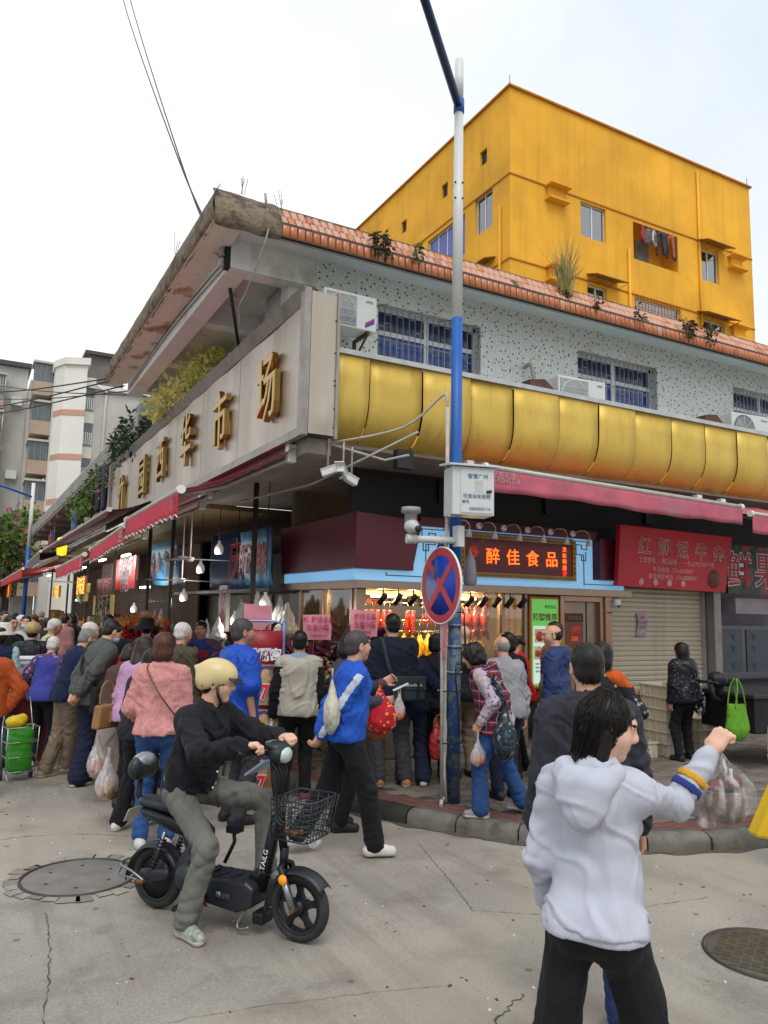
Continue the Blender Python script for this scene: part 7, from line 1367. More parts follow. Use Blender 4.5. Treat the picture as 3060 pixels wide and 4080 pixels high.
 if mask:
  V,Q=sdf([Hm((0,.05,-.052),(.068,.062,.05),.01),('cut',HP(0,.035,0),-Rh[:,1])],.008*q);link('face_mask',npmesh('face_mask',V,Q,mask),body)
 if glasses:
  b=B()
  for sg_ in(-1,1):b.tube([HP(sg_*.033+.022*math.cos(a*.524),.1,.006+.017*math.sin(a*.524))for a in range(12)],.002,4,closed=True);b.tube([HP(sg_*.055,.098,.01),HP(sg_*.08,-.01,.012)],.002,4)
  b.o('glasses',black,body)
 return body
SHOES={'dark':(M('shoe_dark','#1c1c20',1,.6),M('sole_dark','#2b2a2a',1,.7)),'white':(M('shoe_white','#c9c5c0',.95,.6),M('sole_white','#d6d2cc',.95,.6)),'tan':(M('shoe_tan','#96673f',.95,.7),M('sole_cream','#cfc4b0',.95,.6)),'black_white':(M('shoe_dark','#1c1c20'),M('sole_white','#d6d2cc')),'brown':(M('shoe_brown','#4a2c24',.95,.5),M('sole_dark','#2b2a2a')),'mauve':(M('shoe_mauve','#8d8088',.95,.8),M('sole_white','#d6d2cc')),'coral':(M('shoe_coral','#7a3a30',.95,.7,0,.5,30),M('sole_white','#d6d2cc')),'beige':(M('shoe_beige','#8a7a68',.95,.7,0,.4,25),M('sole_cream','#cfc4b0'))}
def to_local(key,w_):
 b=PEOPLE[key][0];Rz=rotm('z',b.rotation_euler.z);return Rz.T@(np.asarray(w_,float)-np.array(b.location))
def to_world(key,p):b=PEOPLE[key][0];return rotm('z',b.rotation_euler.z)@np.asarray(p)+np.array(b.location)
clear=None
def plastic(name,tint,alpha=.55,rough=.25):
 if name in MATS:return MATS[name]
 t=NT(name);tr=t.n('BsdfTransparent',Color=(*C(tint),1));n=t.noise(t.mapv(t.obj(),(40,40,5)),1.,4);f=t.math('MULTIPLY_ADD',t.ramp(n,(.5,0.),(.75,.4)),1.,alpha);x=t.n('MixShader');t.fin(C(tint,.9),rough,0,.6);t.bump(n,.6,.01);t.l(f,x.inputs[0]);t.l(tr.outputs[0],x.inputs[1]);t.l(t.b.outputs[0],x.inputs[2]);t.l(x.outputs[0],t.out.inputs[0]);MATS[name]=t.m;return t.m
def sack(name,label,hook,w_=.1,h_=.28,mat=None,cat='bag',content=None,seed=1,rz=0.,dz=0.,fold_=.009,flat=.75):
 """carrier bag whose handles meet at hook (world)"""
 hook=Vector(hook);V,Q=sdf([('rc',(0,0,-.02),(0,0,-h_*.3),.012,w_*.42,.03),('el',(0,0,-h_*.66),(w_,w_,h_*.34),None,.05)],.009 if w_<.13 else .012);V[:,1]*=flat;V=folds(V,Q,fold_,38,seed,(1,1,.22));o=link(name,npmesh(name,V,Q,mat),None,hook,(0,0,rz));tag(o,label,cat);b=B();b.tube([(-.012,0,-.05),(-.008,0,.03),(.008,0,.03),(.012,0,-.05)],.006,6);b.o('handle',mat,o)
 if content:V,Q=sdf([('el',(0,0,-h_*.78),(w_*.8,w_*.7,h_*.18)),('el',(w_*.3,0,-h_*.7),(w_*.4,w_*.5,h_*.15))],.012);V=V+vnorm(V,Q)*(.006*wave(V,70,seed))[:,None];link('contents',npmesh('contents',V,Q,content),o)
 return o
def strap(key,pts,r,mat,name='strap',n=6):
 b=B();b.tube(catmull([tuple(p)for p in pts],n),r,6);return b.o(name,mat,PEOPLE[key][0])
def FL2(pos,face,h,pts):
 fd=np.array(face,float);fd/=np.linalg.norm(fd);Rz=rotm('z',math.atan2(-fd[0],fd[1]));s=h/1.7
 return tuple(tuple((Rz.T@(np.array([p[0]-pos[0],p[1]-pos[1],0]))/s)[:2])+((p[2]/s,)if len(p)>2 else())for p in pts)
blk_tr=cloth('trousers_black','#151519',1,.8);navy_tr=cloth('trousers_navy','#161c33',1,.8);grey_tr=cloth('trousers_grey','#37363a',1,.85);khaki=cloth('trousers_khaki','#8a7a66',.9);olive=cloth('trousers_olive','#5c564e',.9);jeans=cloth('jeans_blue','#2a4a7c',1,.85,300,.2);jeans_d=cloth('jeans_dark','#1f3055',1,.85,300,.2)
# 1 foreground woman
hood_m=cloth('hoodie_pale','#c2c4d0',.82,.9,300,.03,(.96,1.03),3.6,.4)
wpos,wface=(1.93,2.02),(.88,.47)
person('woman','woman in a pale lilac-white hoodie seen from behind, raising a takeaway bag',wpos,wface,1.61,'f',0,2,0,(-66,14),FL2(wpos,wface,1.61,((1.72,2.12),(2.1,1.92))),top='hoodie',topmat=hood_m,bot=blk_tr,shoe='white',skin='fair',hair=('long','black'),ease=.025,hem=.925,tease=.028,cuffr=.08,hood=False,q=.72,wh=((1.95,2.26,.84),(2.395,1.925,1.405)),epole=(None,(-.1,.6,-.75)),arm=.84,fat=.8,curl=(.4,1.0),palm=(None,(.2,.75,-.6)),thumb=(None,(-.6,.5,.5)),seed=5,fold=.006)
bw_,J_,T_,HP_,Rh_,s_=PEOPLE['woman']
# hem band, cuffs, loose hair strands of the foreground woman
smesh('hem_band',[('rc',T_(0,0,.9),T_(0,0,1.06),.13*s_,.122*s_,.05,np.array([1.,0,0]),.75)]+[('el',T_(sg_*.062,-.055,.91),np.array((.096,.095,.115))*s_+.014,None,.05)for sg_ in(-1,1)]+[('cut',T_(0,0,.9),np.array([0,0,-1.])),('cut',T_(0,0,.955),np.array([0,0,1.]))],.009,hood_m,bw_,.002,60,3,(1,1,.1))
smesh('hood',[('el',T_(0,-.1,1.415),np.array((.105,.058,.048))*s_,None,.05),('el',T_(-.01,-.125,1.35),np.array((.085,.044,.072))*s_,None,.07),('el',T_(-.01,-.125,1.29),np.array((.055,.036,.05))*s_,None,.06),('rc',T_(-.085,-.06,1.44),T_(-.06,.05,1.42),.034*s_,.026*s_,.05),('rc',T_(.085,-.06,1.44),T_(.06,.05,1.42),.034*s_,.026*s_,.05),('-el',T_(0,-.07,1.485),np.array((.07,.035,.05))*s_,None,.03)],.0085,hood_m,bw_,.0045,26,12)
for nm_,t0_,hx_ in(('navy',.07,'#2a3a78'),('yellow',.108,'#c9962c')):
 E_,W_=J_['E',1],J_['W',1];u_=(W_-E_)/np.linalg.norm(W_-E_);smesh('sleeve_stripe',[('rc',E_,W_-u_*.035*s_,.0615*s_,.055*s_,.02),('cut',E_+u_*t0_*s_,-u_),('cut',E_+u_*(t0_+.028)*s_,u_)],.006,cloth('stripe_'+nm_,hx_,1),bw_,.0015,40,3)
strd=B();rnd=random.Random(9)
for i in range(700):
 a=rnd.uniform(.75,5.53);cr_=rnd.uniform(0,.045);p0=HP_(cr_*math.sin(a)*.9,-.02+cr_*math.cos(a),.131);r1=Vector((.083*math.sin(a),-.017+.1*math.cos(a),.045+rnd.uniform(-.01,.01)));p1=HP_(*r1*1.02);dn=rnd.uniform(-.12,-.235)if math.cos(a)<.3 else rnd.uniform(-.1,-.15);k_=1.02 if math.cos(a)>-.2 else .95
 p2=HP_(.074*math.sin(a)*k_+rnd.gauss(0,.004),-.03+.078*math.cos(a)+rnd.gauss(0,.004),-.05);p3=HP_(.058*math.sin(a)+rnd.gauss(0,.006),-.04+.05*math.cos(a)+rnd.gauss(0,.007),dn);pts=catmull([tuple(p0),tuple(p1),tuple(p2),tuple(p3)],4);n_=len(pts)
 strd.tube(pts,[.0017*(1-.5*j/n_)for j in range(n_)],3,False)
strd.o('hair_strands',HAIR['black'],bw_)
# takeaway bag with a bowl
bag=empty('takeaway_bag',(2.44,1.90,1.405),'clear plastic takeaway bag with a round food bowl held up at right','bag');bag.location=(2.425,1.91,1.40);bag.scale=(1.22,)*3
V,Q=sdf([('rc',(0,0,0),(0,0,-.055),.01,.03,.03),('el',(.005,0,-.115),(.098,.09,.075),None,.05),('rc',(-.085,0,-.19),(.1,0,-.17),.014,.014,.05)],.0048);V=folds(V,Q,.0035,60,3,(1,1,.2));link('film',npmesh('film',V,Q,plastic('clear_film','#fbfbfa',.07,.2)),bag)
b=B();b.lathe([(0,-.2),(.052,-.2),(.056,-.195),(.071,-.105),(.076,-.103),(.076,-.099),(.07,-.099),(.053,-.19),(0,-.194)],n=32);b.o('bowl',plastic('bowl_clear','#f2ece6',.1,.1),bag)
b=B();b.lathe([(0,-.188),(.051,-.188),(.064,-.125),(.05,-.118),(0,-.116)],n=28);b.o('braised_food',M('braised_brown','#5a2c18',1,.35,0,.5,30,.4,60),bag)
V,Q=sdf([('el',(.035,.0,-.085),(.04,.035,.03)),('el',(-.02,.02,-.1),(.04,.03,.02))],.008);link('side_dish',npmesh('side_dish',V,Q,M('dish_dark_red','#5a1a1e',1,.4,0,.3,20)),bag)
b=B();b.tube([(-.012,0,-.02),(-.014,.0,.03),(-.004,0,.05)],.006,6).tube([(.012,0,-.02),(.02,0,-.05),(.018,0,-.075),(.006,-.03,-.07),(.004,-.03,-.04)],.005,6);b.o('knot',plastic('knot_white','#e8e8e8',.6),bag)
# 2 man in dark hooded jacket
person('dark','man in charcoal hooded jacket with thinning crown, right behind the pale hoodie',(2.72,2.88),(.5,.87),1.73,'m',0,2,0,(0,2),((-.12,.1),(.1,-.1)),topmat=cloth('jacket_charcoal','#2a2c33',1,.7),bot=jeans_d,hair=('short','black'),skin='mid',hood=True,ease=.032,hem=.8,q=.85,fat=1.05,seed=21)
# 3 plaid vest woman
pp_,pf_=(4.2,5.62),(-.72,.69)
person('plaid','older woman with curly black hair, floral sleeves and red plaid vest by the pole',pp_,pf_,1.5,'f',.13,12,0,(8,12),FL2(pp_,pf_,1.5,((4.05,5.62),(4.5,5.6))),top='blouse',topmat=pat_mat('floral_lilac','spots','#a89aa4','#6a5a94','#b8963a'),bot=jeans,shoe='mauve',hair=('curly','black'),skin='mid',ease=.026,hem=.86,fat=1.05,q=.95,tease=.025,cuffr=.085,wh=((4.0,5.56,.93),None),stoop=14,curl=(.8,.5))
b_,J_,T_,HP_,Rh_,s_=PEOPLE['plaid']
smesh('plaid_vest',[('rc',T_(0,-.0,.8),T_(0,-.005,1.08),.182*s_,.165*s_,.05,np.array([1.,0,0]),.78),('rc',T_(0,-.005,1.1),T_(0,-.005,1.3),.165*s_,.163*s_,.05,np.array([1.,0,0]),.76),('rc',T_(-.1,-.012,1.39),T_(.1,-.012,1.39),.085*s_,.085*s_,.06),('el',T_(0,-.12,1.38),np.array((.11,.06,.09))*s_,None,.04),('cut',T_(0,0,.8),np.array([0,0,-1.]))],.014,pat_mat('plaid_red','plaid','#8e2030','#1b1c30','#a89a9c'),b_,.006,26,9)
o=sack('tote_bag','big dark patterned tote on the shoulder of the plaid vest woman',to_world('plaid',T_(-.26,-.17,1.12)),.21,.5,pat_mat('tote_dark','shards','#16181f','#22303c','#3c4c44','#1a2440','#8a8a80'),seed=4,rz=.9,flat=.5);b=B();sp_=[Vector(to_world('plaid',T_(-.13,.03,1.44)))-o.location,Vector(to_world('plaid',T_(-.15,-.1,1.38)))-o.location];Mi=Matrix.Rotation(-.9,3,'Z');b.tube([Mi@p for p in(Vector((0,0,-.02)),sp_[0]*.5+Vector((0,0,.02)),sp_[0],sp_[1],sp_[1]*.5,Vector((0,0,-.02)))],.014,6);b.o('shoulder_strap',MATS['tote_dark'],o)
sack('carrier_bag','clear bag of chopped meat hanging from the plaid vest woman\'s hand',to_world('plaid',J_['W',0]+np.array([0,.02,-.1])),.085,.26,plastic('film_bag','#f3eeee',.35),content=M('meat_pink','#b5644a',1,.5,0,.4,40),seed=6,rz=.6)
# 4..9 shop-side crowd right of the pole
person('grsw','grey-haired man in light grey sweater behind the plaid vest',(4.68,6.08),(.15,1),1.52,'m',.13,8,0,(10,6),topmat=cloth('sweater_grey','#8f8d90',.95),bot=navy_tr,hair=('bald','grey'),ease=.03,q=1.,fat=1.08)
person('blk','person with black hair and black top close to the shop window',(5.22,6.72),(.1,1),1.53,'f',.13,4,0,(5,4),topmat=cloth('top_black','#141417',1),bot=blk_tr,hair=('bob','black'),q=1.15)
person('red','shop worker in red T-shirt with face mask and tied-up hair',(5.72,7.12),(-.85,.45),1.5,'f',.13,10,0,(0,22),top='tshirt',topmat=cloth('tshirt_red','#b3141c',1),bot=blk_tr,hair=('pony','dkbrown'),skin='mid',sleeve='short',q=1.05,mask=M('mask_white','#cfcfd2'),hands=((-.12,.32,1.02),(.12,.32,1.0)))
text('品',.09,M('shirt_gold','#c9862a'),Matrix.Translation((.0,.145,1.12))@Matrix.Rotation(R(180),4,'Z')@Matrix.Rotation(R(90),4,'X'),PEOPLE['red'][0],'shirt_emblem',.002)
def navy_grey(cen,J,T,s):c=T(0,0,1.25)/s;return((cen[:,2]<1.18)&(cen[:,1]>.03)&(np.abs(cen[:,0])<.16)).astype(int)
person('balding','balding man in navy and grey jacket turned left by the green poster',(5.47,6.26),(-.55,.83),1.63,'m',.13,3,0,(28,3),topmats=[cloth('jacket_navyblue','#26355e',1,.6),cloth('jacket_greypanel','#7d8088',1)],topfn=navy_grey,bot=blk_tr,hair=('bald','black'),hood=True,q=1.,ease=.03)
person('must','person in mustard brown jacket hidden behind the balding man',(5.78,6.6),(-.3,.95),1.66,'m',.13,3,0,(0,0),topmat=cloth('jacket_mustard','#6d531f',1),bot=blk_tr,hair=('short','dkbrown'),q=1.3,ease=.03)
person('dot','person in black spotted top with orange scarf, phone in hand, right of the charcoal jacket',(4.3,4.4),(.6,.8),1.53,'f',.13,5,0,(0,4),topmat=pat_mat('dots_black','spots','#18181c','#8c8688'),bot=cloth('trousers_plum','#3a2428',1),shoe='mauve',hair=('bob','black'),q=1.,wh=(None,(4.52,4.36,1.13)),fat=.92,ease=.016)
b_,J_,T_,HP_,Rh_,s_=PEOPLE['dot'];smesh('orange_scarf',[('rc',T_(-.12,-.02,1.42),T_(.12,-.03,1.42),.06*s_,.06*s_,.03),('rc',T_(.1,-.06,1.42),T_(.24,-.03,1.3),.06*s_,.045*s_,.03)],.012,cloth('scarf_orange','#b8521c',1),b_,.006,30,3)
ph=box('phone',-.04,-.006,-.08,.04,.006,.08,black,None,.006);ph.location=to_world('dot',J_['W',1]+np.array([0,.1,.06]));ph.rotation_euler=(R(-20),0,R(-30));tag(ph,'dark phone held by the person with the orange scarf','phone')
person('seq','woman in shiny black sequin jacket facing the shutter',(7.95,6.75),(.1,1),1.42,'f',.13,3,0,(12,0),((-.13,0),(.15,.08)),topmat=pat_mat('sequin_black','sequin','#121319','#a8a6ae'),bot=blk_tr,hair=('wavy','black'),hood=True,q=1.,ease=.045,fat=1.28,hem=.84)
b_,J_,T_,HP_,Rh_,s_=PEOPLE['seq'];o=sack('tote_bag','white and black patterned tote bag on the sequin jacket woman',to_world('seq',J_['E',1]+np.array([.08,0,.12])),.12,.5,pat_mat('tote_white','shards','#cfcfcd','#15151a','#c4c4c4','#1a1a1e','#d0d0cc'),seed=14,rz=.4,flat=.6)
person('puffer','bald man in black puffer jacket and khaki trousers right of the pole',(4.85,7.05),(.12,1),1.6,'m',.13,2,0,(6,2),topmat=cloth('puffer_black','#17171d',1,.5),bot=khaki,hair=('none','black'),skin='fair',q=1.,ease=.045,collar='stand',fat=1.05,shoe='dark')
person('polew','dark-haired woman with patterned collar just left of the pole',(4.42,6.95),(.55,.83),1.51,'f',.13,5,0,(-25,6),topmat=cloth('top_darkprint','#1c1a22',1),bot=blk_tr,hair=('bob','black'),q=1.15)
person('navyw','short woman in navy jacket carrying bags left of the pole',(4.16,6.98),(.25,.97),1.46,'f',.13,6,0,(-5,6),((-.1,0),(.12,-.08)),topmat=cloth('jacket_navy','#151a30',1),bot=navy_tr,shoe=(SHOES['white'][0],SHOES['white'][1]),hair=('bob','black'),q=1.,cuffr=.09,ease=.03,wh=(None,(4.42,6.88,.92)))
_,J_,*_r=PEOPLE['navyw'];w_=to_world('navyw',J_['W',1]);sack('carrier_bag','red carrier bag held by the short woman in navy',w_+np.array([.0,.03,-.06]),.1,.5,plastic('film_red','#c83a3a',.85),seed=15,rz=.2);sack('carrier_bag','white carrier bag held by the short woman in navy',w_+np.array([.06,-.03,-.06]),.085,.46,plastic('film_white','#f0f0f0',.75),seed=16,rz=.5,content=M('veg_pale','#a8b090'))
person('bagman','tall man in navy jacket and grey trousers with a messenger bag before the window',(3.93,7.0),(.2,.98),1.71,'m',.13,2,0,(0,0),((-.13,0),(.14,-.06)),topmat=cloth('jacket_ink','#161a2b',1),bot=grey_tr,shoe='tan',hair=('short','black'),q=.95,ease=.035,tease=.028,cuffr=.07,fat=1.06,collar='stand',hem=.83)
_,J_,T_,*_r=PEOPLE['bagman'];mb=empty('messenger_bag',to_world('bagman',T_(.1,-.23,.98)),'dark grey-green messenger bag on the back of the tall man','bag',None,math.atan2(-.2,.98));mbm=cloth('bag_slate','#2c3638',1,.7)
b=B().bx(-.16,-.05,-.13,.16,.05,.11);b.o('bag_body',mbm,mb,bev=.025);b=B().bx(-.165,-.06,-.02,.165,-.048,.115);b.o('flap',mbm,mb,bev=.01)
for x in(-.08,.08):box('buckle_strap',x-.014,-.066,-.12,x+.014,-.061,.06,black,mb)
text('CannoKeede',.035,whitep,fy(.03,-.0635,.03),mb,'print',.0006)
ml=lambda p:Vector(rotm('z',-mb.rotation_euler.z)@(to_world('bagman',p)-np.array(mb.location)));b=B();b.tube(catmull([ml(T_(-.03,-.17,1.02)),ml(T_(-.1,-.175,1.2)),ml(T_(-.135,-.11,1.42)),ml(T_(-.1,.05,1.43)),ml(T_(.05,.16,1.2)),ml(T_(.2,.05,1.0)),ml(T_(.22,-.12,.98))],6),.02,6);b.o('strap',mbm,mb)
# 16-19 middle
person('glw','woman with glasses looking at her phone, red cartoon bag on her arm',(3.0,6.26),(.85,-.2),1.66,'f',0,4,0,(0,16),topmat=cloth('top_slate','#3b3a4a',1),bot=blk_tr,hair=('bob','black'),skin='mid',q=1.,glasses=True,wh=((3.36,6.16,1.24),(3.3,6.02,1.1)))
_,J_,*_r=PEOPLE['glw'];ph=box('phone',-.036,-.005,-.075,.036,.005,.075,M('phone_white','#c9c9d2',1,.3),None,.006);ph.location=to_world('glw',J_['W',1])+np.array([.13,-.06,.12]);ph.rotation_euler=(R(65),0,R(70));tag(ph,'white phone in the hand of the woman with glasses','phone')
cart=sack('shopping_bag','red shopping bag with small yellow faces on the arm of the woman with glasses',(3.26,6.02,1.24),.16,.42,pat_mat('bag_faces','spots','#b01c2c','#c9a23a','#c98a80'),seed=18,rz=-.4,flat=.55);sack('carrier_bag','brown paper-like bag below the red shopping bag',(3.28,6.1,1.0),.12,.26,M('bag_brown','#7a5238',.9,.7),seed=19,rz=-.4)
sack('carrier_bag','small clear bag of food hanging from the phone hand',(3.42,5.96,1.18),.06,.25,plastic('film_bag','#f3eeee',.35),content=M('meat_pink','#b5644a'),seed=20)
def tracktop(cen,J,T,s):
 S,E_,W_=J['S',1]/s,J['E',1]/s,J['W',1]/s;mi=np.zeros(len(cen),int)
 for a,b_ in((S,E_),(E_,W_)):
  u=b_-a;L_=np.linalg.norm(u);u=u/L_;r_=cen-a;t=r_@u;side=r_-t[:,None]*u;d=np.linalg.norm(side,axis=1);out=np.array([1.,0.,0.3]);out=out-u*(out@u);out/=np.linalg.norm(out);ang=(side@out)/(d+1e-6);mi[(t>-.02)&(t<L_*1.0)&(d<.1)&(ang>.93)&(d>.035)]=1
 return mi
bp_,bf_=(2.71,5.55),(.93,-.22)
person('bluesw','man in royal blue track top striding right with hands behind his back',bp_,bf_,1.71,'m',0,7,0,(14,-2),FL2(bp_,bf_,1.71,((2.42,5.78,.06),(2.93,5.44))),ftz=(.0,0),top='track_top',topmats=[cloth('track_blue','#1c4fae',1,.75),cloth('track_white','#c2c8d6',1)],topfn=tracktop,bot=blk_tr,shoe='white',hair=('short','salt'),skin='mid',q=.88,ease=.03,hem=.88,tease=.026,cuffr=.075,hands=((-.03,-.22,.86),(.04,-.24,.87)),epole=((-.8,-.7,0),(.8,-.7,0)),palm=((0,-1,0),(0,-1,0)),curl=(.8,.8),collar='stand')
_,J_,T_,*_r=PEOPLE['bluesw'];tb0=to_world('bluesw',T_(.16,-.17,1.08));o=sack('cloth_bag','off-white cloth shoulder bag with green print on the striding man',tb0+np.array([0,0,.3]),.12,.46,cloth('canvas_cream','#b7b3a2',1),seed=22,rz=1.2,flat=.55)
text('cel',.09,M('print_green','#2f5a44'),Matrix.Translation((-.03,-.075,-.22))@Matrix.Rotation(R(90),4,'X')@Matrix.Rotation(R(70),4,'Z'),o,'print',.001)
def vest_fn(cen,J,T,s):
 mi=np.zeros(len(cen),int)
 for i in(0,1):
  S,E_,W_=J['S',i]/s,J['E',i]/s,J['W',i]/s
  for a,b_,lo in((S,E_,.03),(E_,W_,-.05)):
   u=b_-a;L_=np.linalg.norm(u);u/=L_;t=(cen-a)@u;d=np.linalg.norm(cen-a-t[:,None]*u,axis=1);mi[(t>lo)&(t<L_+.05)&(d<.09)&(np.abs(cen[:,0])>.165)]=1
 mi[(cen[:,2]>1.415)&(np.hypot(cen[:,0],cen[:,1])<.1)]=2;return mi
person('vest','man in beige vest over black sleeves facing the flower baskets',(3.02,7.3),(.3,.95),1.65,'m',0,1,0,(-6,0),((-.12,0),(.1,.05)),top='vest',topmats=[cloth('vest_beige','#a9a294',1),cloth('top_black','#141417'),cloth('collar_blue','#7a8ca8',1)],topfn=vest_fn,bot=blk_tr,shoe='coral',hair=('short','black'),q=.95,ease=.036,hem=.86,collar='stand',fat=1.05)
_,J_,*_r=PEOPLE['vest'];sack('carrier_bag','grey-white carrier bag hanging from the beige vest man\'s left hand',to_world('vest',J_['W',0])+np.array([-.02,-.02,-.05]),.075,.26,plastic('film_white','#f0f0f0',.75),seed=23)
person('bluej','man in bright blue jacket with sleeves rolled, behind the helmeted rider',(2.24,6.82),(.9,.1),1.77,'m',0,1,0,(-8,0),topmat=cloth('jacket_cobalt','#1a49ac',1,.55),bot=grey_tr,hair=('short','salt'),skin='tan',q=.95,ease=.045,hem=.78,fat=1.06,sleeve='short',collar='stand')
_,J_,T_,*_r=PEOPLE['bluej'];b=B();b.tube([to_world('bluej',p)for p in(T_(-.11,-.16,1.1),T_(-.13,-.13,1.36),T_(-.12,.0,1.46),T_(-.11,.15,1.36),T_(-.1,.17,1.1))],.018,6);o=b.o('backpack_strap',black);tag(o,'black backpack strap over the shoulder of the cobalt jacket','strap')
# left group
person('pink','woman with short brown hair in textured pink sweater',(1.46,6.4),(.35,.94),1.65,'f',0,3,0,(-4,3),topmat=cloth('sweater_pink','#c08480',1,.9,60),bot=jeans,hair=('bob','brown'),skin='fair',q=.85,ease=.03,hem=.9,fat=1.,hands=((-.2,.24,1.0),None),shoe='white')
b_,J_,T_,HP_,Rh_,s_=PEOPLE['pink'];cs=B();rows=[to_world('pink',p)for p in(T_(-.1,.02,1.46),T_(-.11,-.1,1.42),T_(0,-.185,1.24),T_(.12,-.17,1.08),T_(.2,-.05,.98))];cs.tube(catmull([tuple(p)for p in rows],8),.007,5);o=cs.o('bag_chain',M('chain_brass','#6a5430',1,.4,.7,.5,60));tag(o,'woven brass bag chain across the back of the pink sweater','bag strap')
bj,bjf=(1.43,6.9),(.75,.66)
person('blackj','woman in black jacket and trousers left of the pink sweater',bj,bjf,1.5,'f',0,8,0,(-10,10),FL2(bj,bjf,1.5,((1.3,7.0),(1.55,7.05))),topmat=cloth('jacket_graphite','#22242a',1),bot=blk_tr,shoe='white',hair=('bob','black'),q=.95,ease=.035,fat=1.08,cuffr=.075)
_,J_,*_r=PEOPLE['blackj'];w_=to_world('blackj',J_['W',0]);sack('carrier_bag','clear bag of vegetables held low left of the black trousers',w_+np.array([-.12,.1,-.12]),.11,.42,plastic('film_bag','#f3eeee',.35),content=M('veg_mix','#b08a4a',1,.5,0,.6,20),seed=25,rz=.7)
person('lilac','woman with wavy dark hair in lilac knit sweater',(1.5,7.72),(.75,.66),1.58,'f',0,8,0,(0,14),topmat=cloth('sweater_lilac','#b58cb0',1),bot=blk_tr,hair=('wavy','dkbrown'),q=1.,ease=.03,stoop=6)
_,J_,T_,*_r=PEOPLE['lilac'];hb=empty('handbag',to_world('lilac',J_['W',0])+np.array([-.12,-.06,.06]),'tan leather handbag with luggage tag by the lilac sweater','handbag',None,.6);tanl=M('leather_tan','#8a6238',1,.45);b=B();b.prism([(-.14,-.05,-.12),(.14,-.05,-.12),(.11,-.05,.1),(-.11,-.05,.1)],(0,.1,0));b.o('bag_body',tanl,hb,bev=.02);b=B();b.tube(catmull([(-.09,0,.1),(-.07,0,.26),(0,0,.32),(.07,0,.26),(.09,0,.1)],5),.008,6);b.o('handle',tanl,hb);box('tag',-.01,-.062,-.06,.05,-.056,.04,M('leather_pale','#b08a5a'),hb)
sack('carrier_bag','clear bag of raw meat hanging beside the tan handbag',to_world('lilac',J_['W',0])+np.array([-.16,.02,-.12]),.11,.42,plastic('film_bag','#f3eeee',.35),content=M('meat_pink','#b5644a'),seed=26,rz=.7)
person('brown','person in brown coat and patterned scarf bending behind the lilac sweater',(1.42,8.2),(.8,.6),1.5,'f',0,9,0,(0,20),top='coat',topmat=cloth('coat_brown','#4d382e',1),bot=cloth('trousers_beige','#8d8478',1),hair=('bob','dkbrown'),q=1.15,hem=.55,skirt=cloth('skirt_beige','#948b80',1),shoe='brown',stoop=12)
person('redhood','person in red hooded jacket bending towards the stall',(1.56,8.72),(.85,.5),1.56,'m',0,14,0,(0,24),topmat=cloth('jacket_red','#a8201e',1),bot=cloth('trousers_brown','#5a4636',1),hair=('short','dkbrown'),q=1.1,hood=True,stoop=10)
person('grayhair','man with white-grey hair and olive jacket behind the pink sweater',(2.06,8.36),(.8,.5),1.7,'m',0,3,0,(-5,8),topmat=cloth('jacket_olive','#4a4436',1),bot=blk_tr,hair=('short','white'),skin='mid',q=1.1)
gp_,gf_=(1.3,8.86),(.88,.3)
person('grayj','tall man in grey jacket with blue face mask, hands behind his back',gp_,gf_,1.73,'m',0,7,0,(-4,24),FL2(gp_,gf_,1.73,((1.2,8.8),(1.5,9.15))),topmat=cloth('jacket_grey','#4b4e4a',1,.7),bot=navy_tr,shoe='black_white',hair=('short','black'),skin='mid',q=.92,ease=.04,hem=.82,tease=.045,cuffr=.1,mask=M('mask_blue','#8fb0cc',1),hands=((-.03,-.2,.92),(.1,-.2,.94)),epole=((-.8,-.7,0),(.8,-.7,0)),stoop=8,collar='stand')
_,J_,T_,*_r=PEOPLE['grayj'];cb_=empty('crossbody_bag',to_world('grayj',T_(.24,-.02,.9)),'black crossbody bag at the hip of the tall man in grey','bag',None,.5);bkc=cloth('bag_black','#1b1b21',1,.7);b=B().bx(-.12,-.05,-.15,.12,.05,.12);b.o('bag_body',bkc,cb_,bev=.025);box('pocket',-.1,-.065,-.13,.1,-.049,.02,bkc,cb_,.012);ml=lambda p:Vector(rotm('z',-.5)@(to_world('grayj',p)-np.array(cb_.location)));b=B();b.tube(catmull([ml(T_(.2,-.06,1.0)),ml(T_(.02,-.18,1.15)),ml(T_(-.13,-.1,1.41)),ml(T_(-.12,.06,1.43)),ml(T_(.05,.17,1.2)),ml(T_(.2,.08,.98))],6),.016,6);b.o('strap',bkc,cb_)
np_,nf_=(1.1,9.28),(.88,.35)
person('navysw','grey-haired man in navy sweater and beige trousers',np_,nf_,1.63,'m',0,10,0,(0,16),FL2(np_,nf_,1.63,((.93,9.4),(1.15,9.5))),topmat=cloth('sweater_navy','#121b3c',1),bot=khaki,shoe='beige',hair=('short','grey'),skin='mid',q=.95,ease=.03,stoop=10,hands=((-.1,.3,1.0),(.12,.28,1.0)),tease=.028,cuffr=.075)
person('purple','person in purple floral sleeves and blue vest behind the navy sweater',(.92,10.0),(.5,.86),1.5,'f',0,14,0,(0,16),topmats=[pat_mat('floral_purple','floral','#4a3358','#a87a92','#7a5a80'),cloth('vest_violet','#3a3f8e',1)],topfn=lambda cen,J,T,s:((np.abs(cen[:,0])<.15)&(cen[:,2]<1.42)).astype(int),bot=blk_tr,hair=('short','white'),shoe='white',q=1.1,hands=((-.3,.28,1.02),None))
person('orange','person in orange jacket with hand on hip at the left edge',(.27,8.5),(-.15,1),1.56,'m',0,2,0,(0,0),topmat=cloth('jacket_orange','#a3471a',1,.7),bot=jeans_d,hair=('short','black'),q=1.,ease=.04,hands=(None,(.2,-.02,.93)),epole=(None,(1,-.5,.1)),shoe='tan')
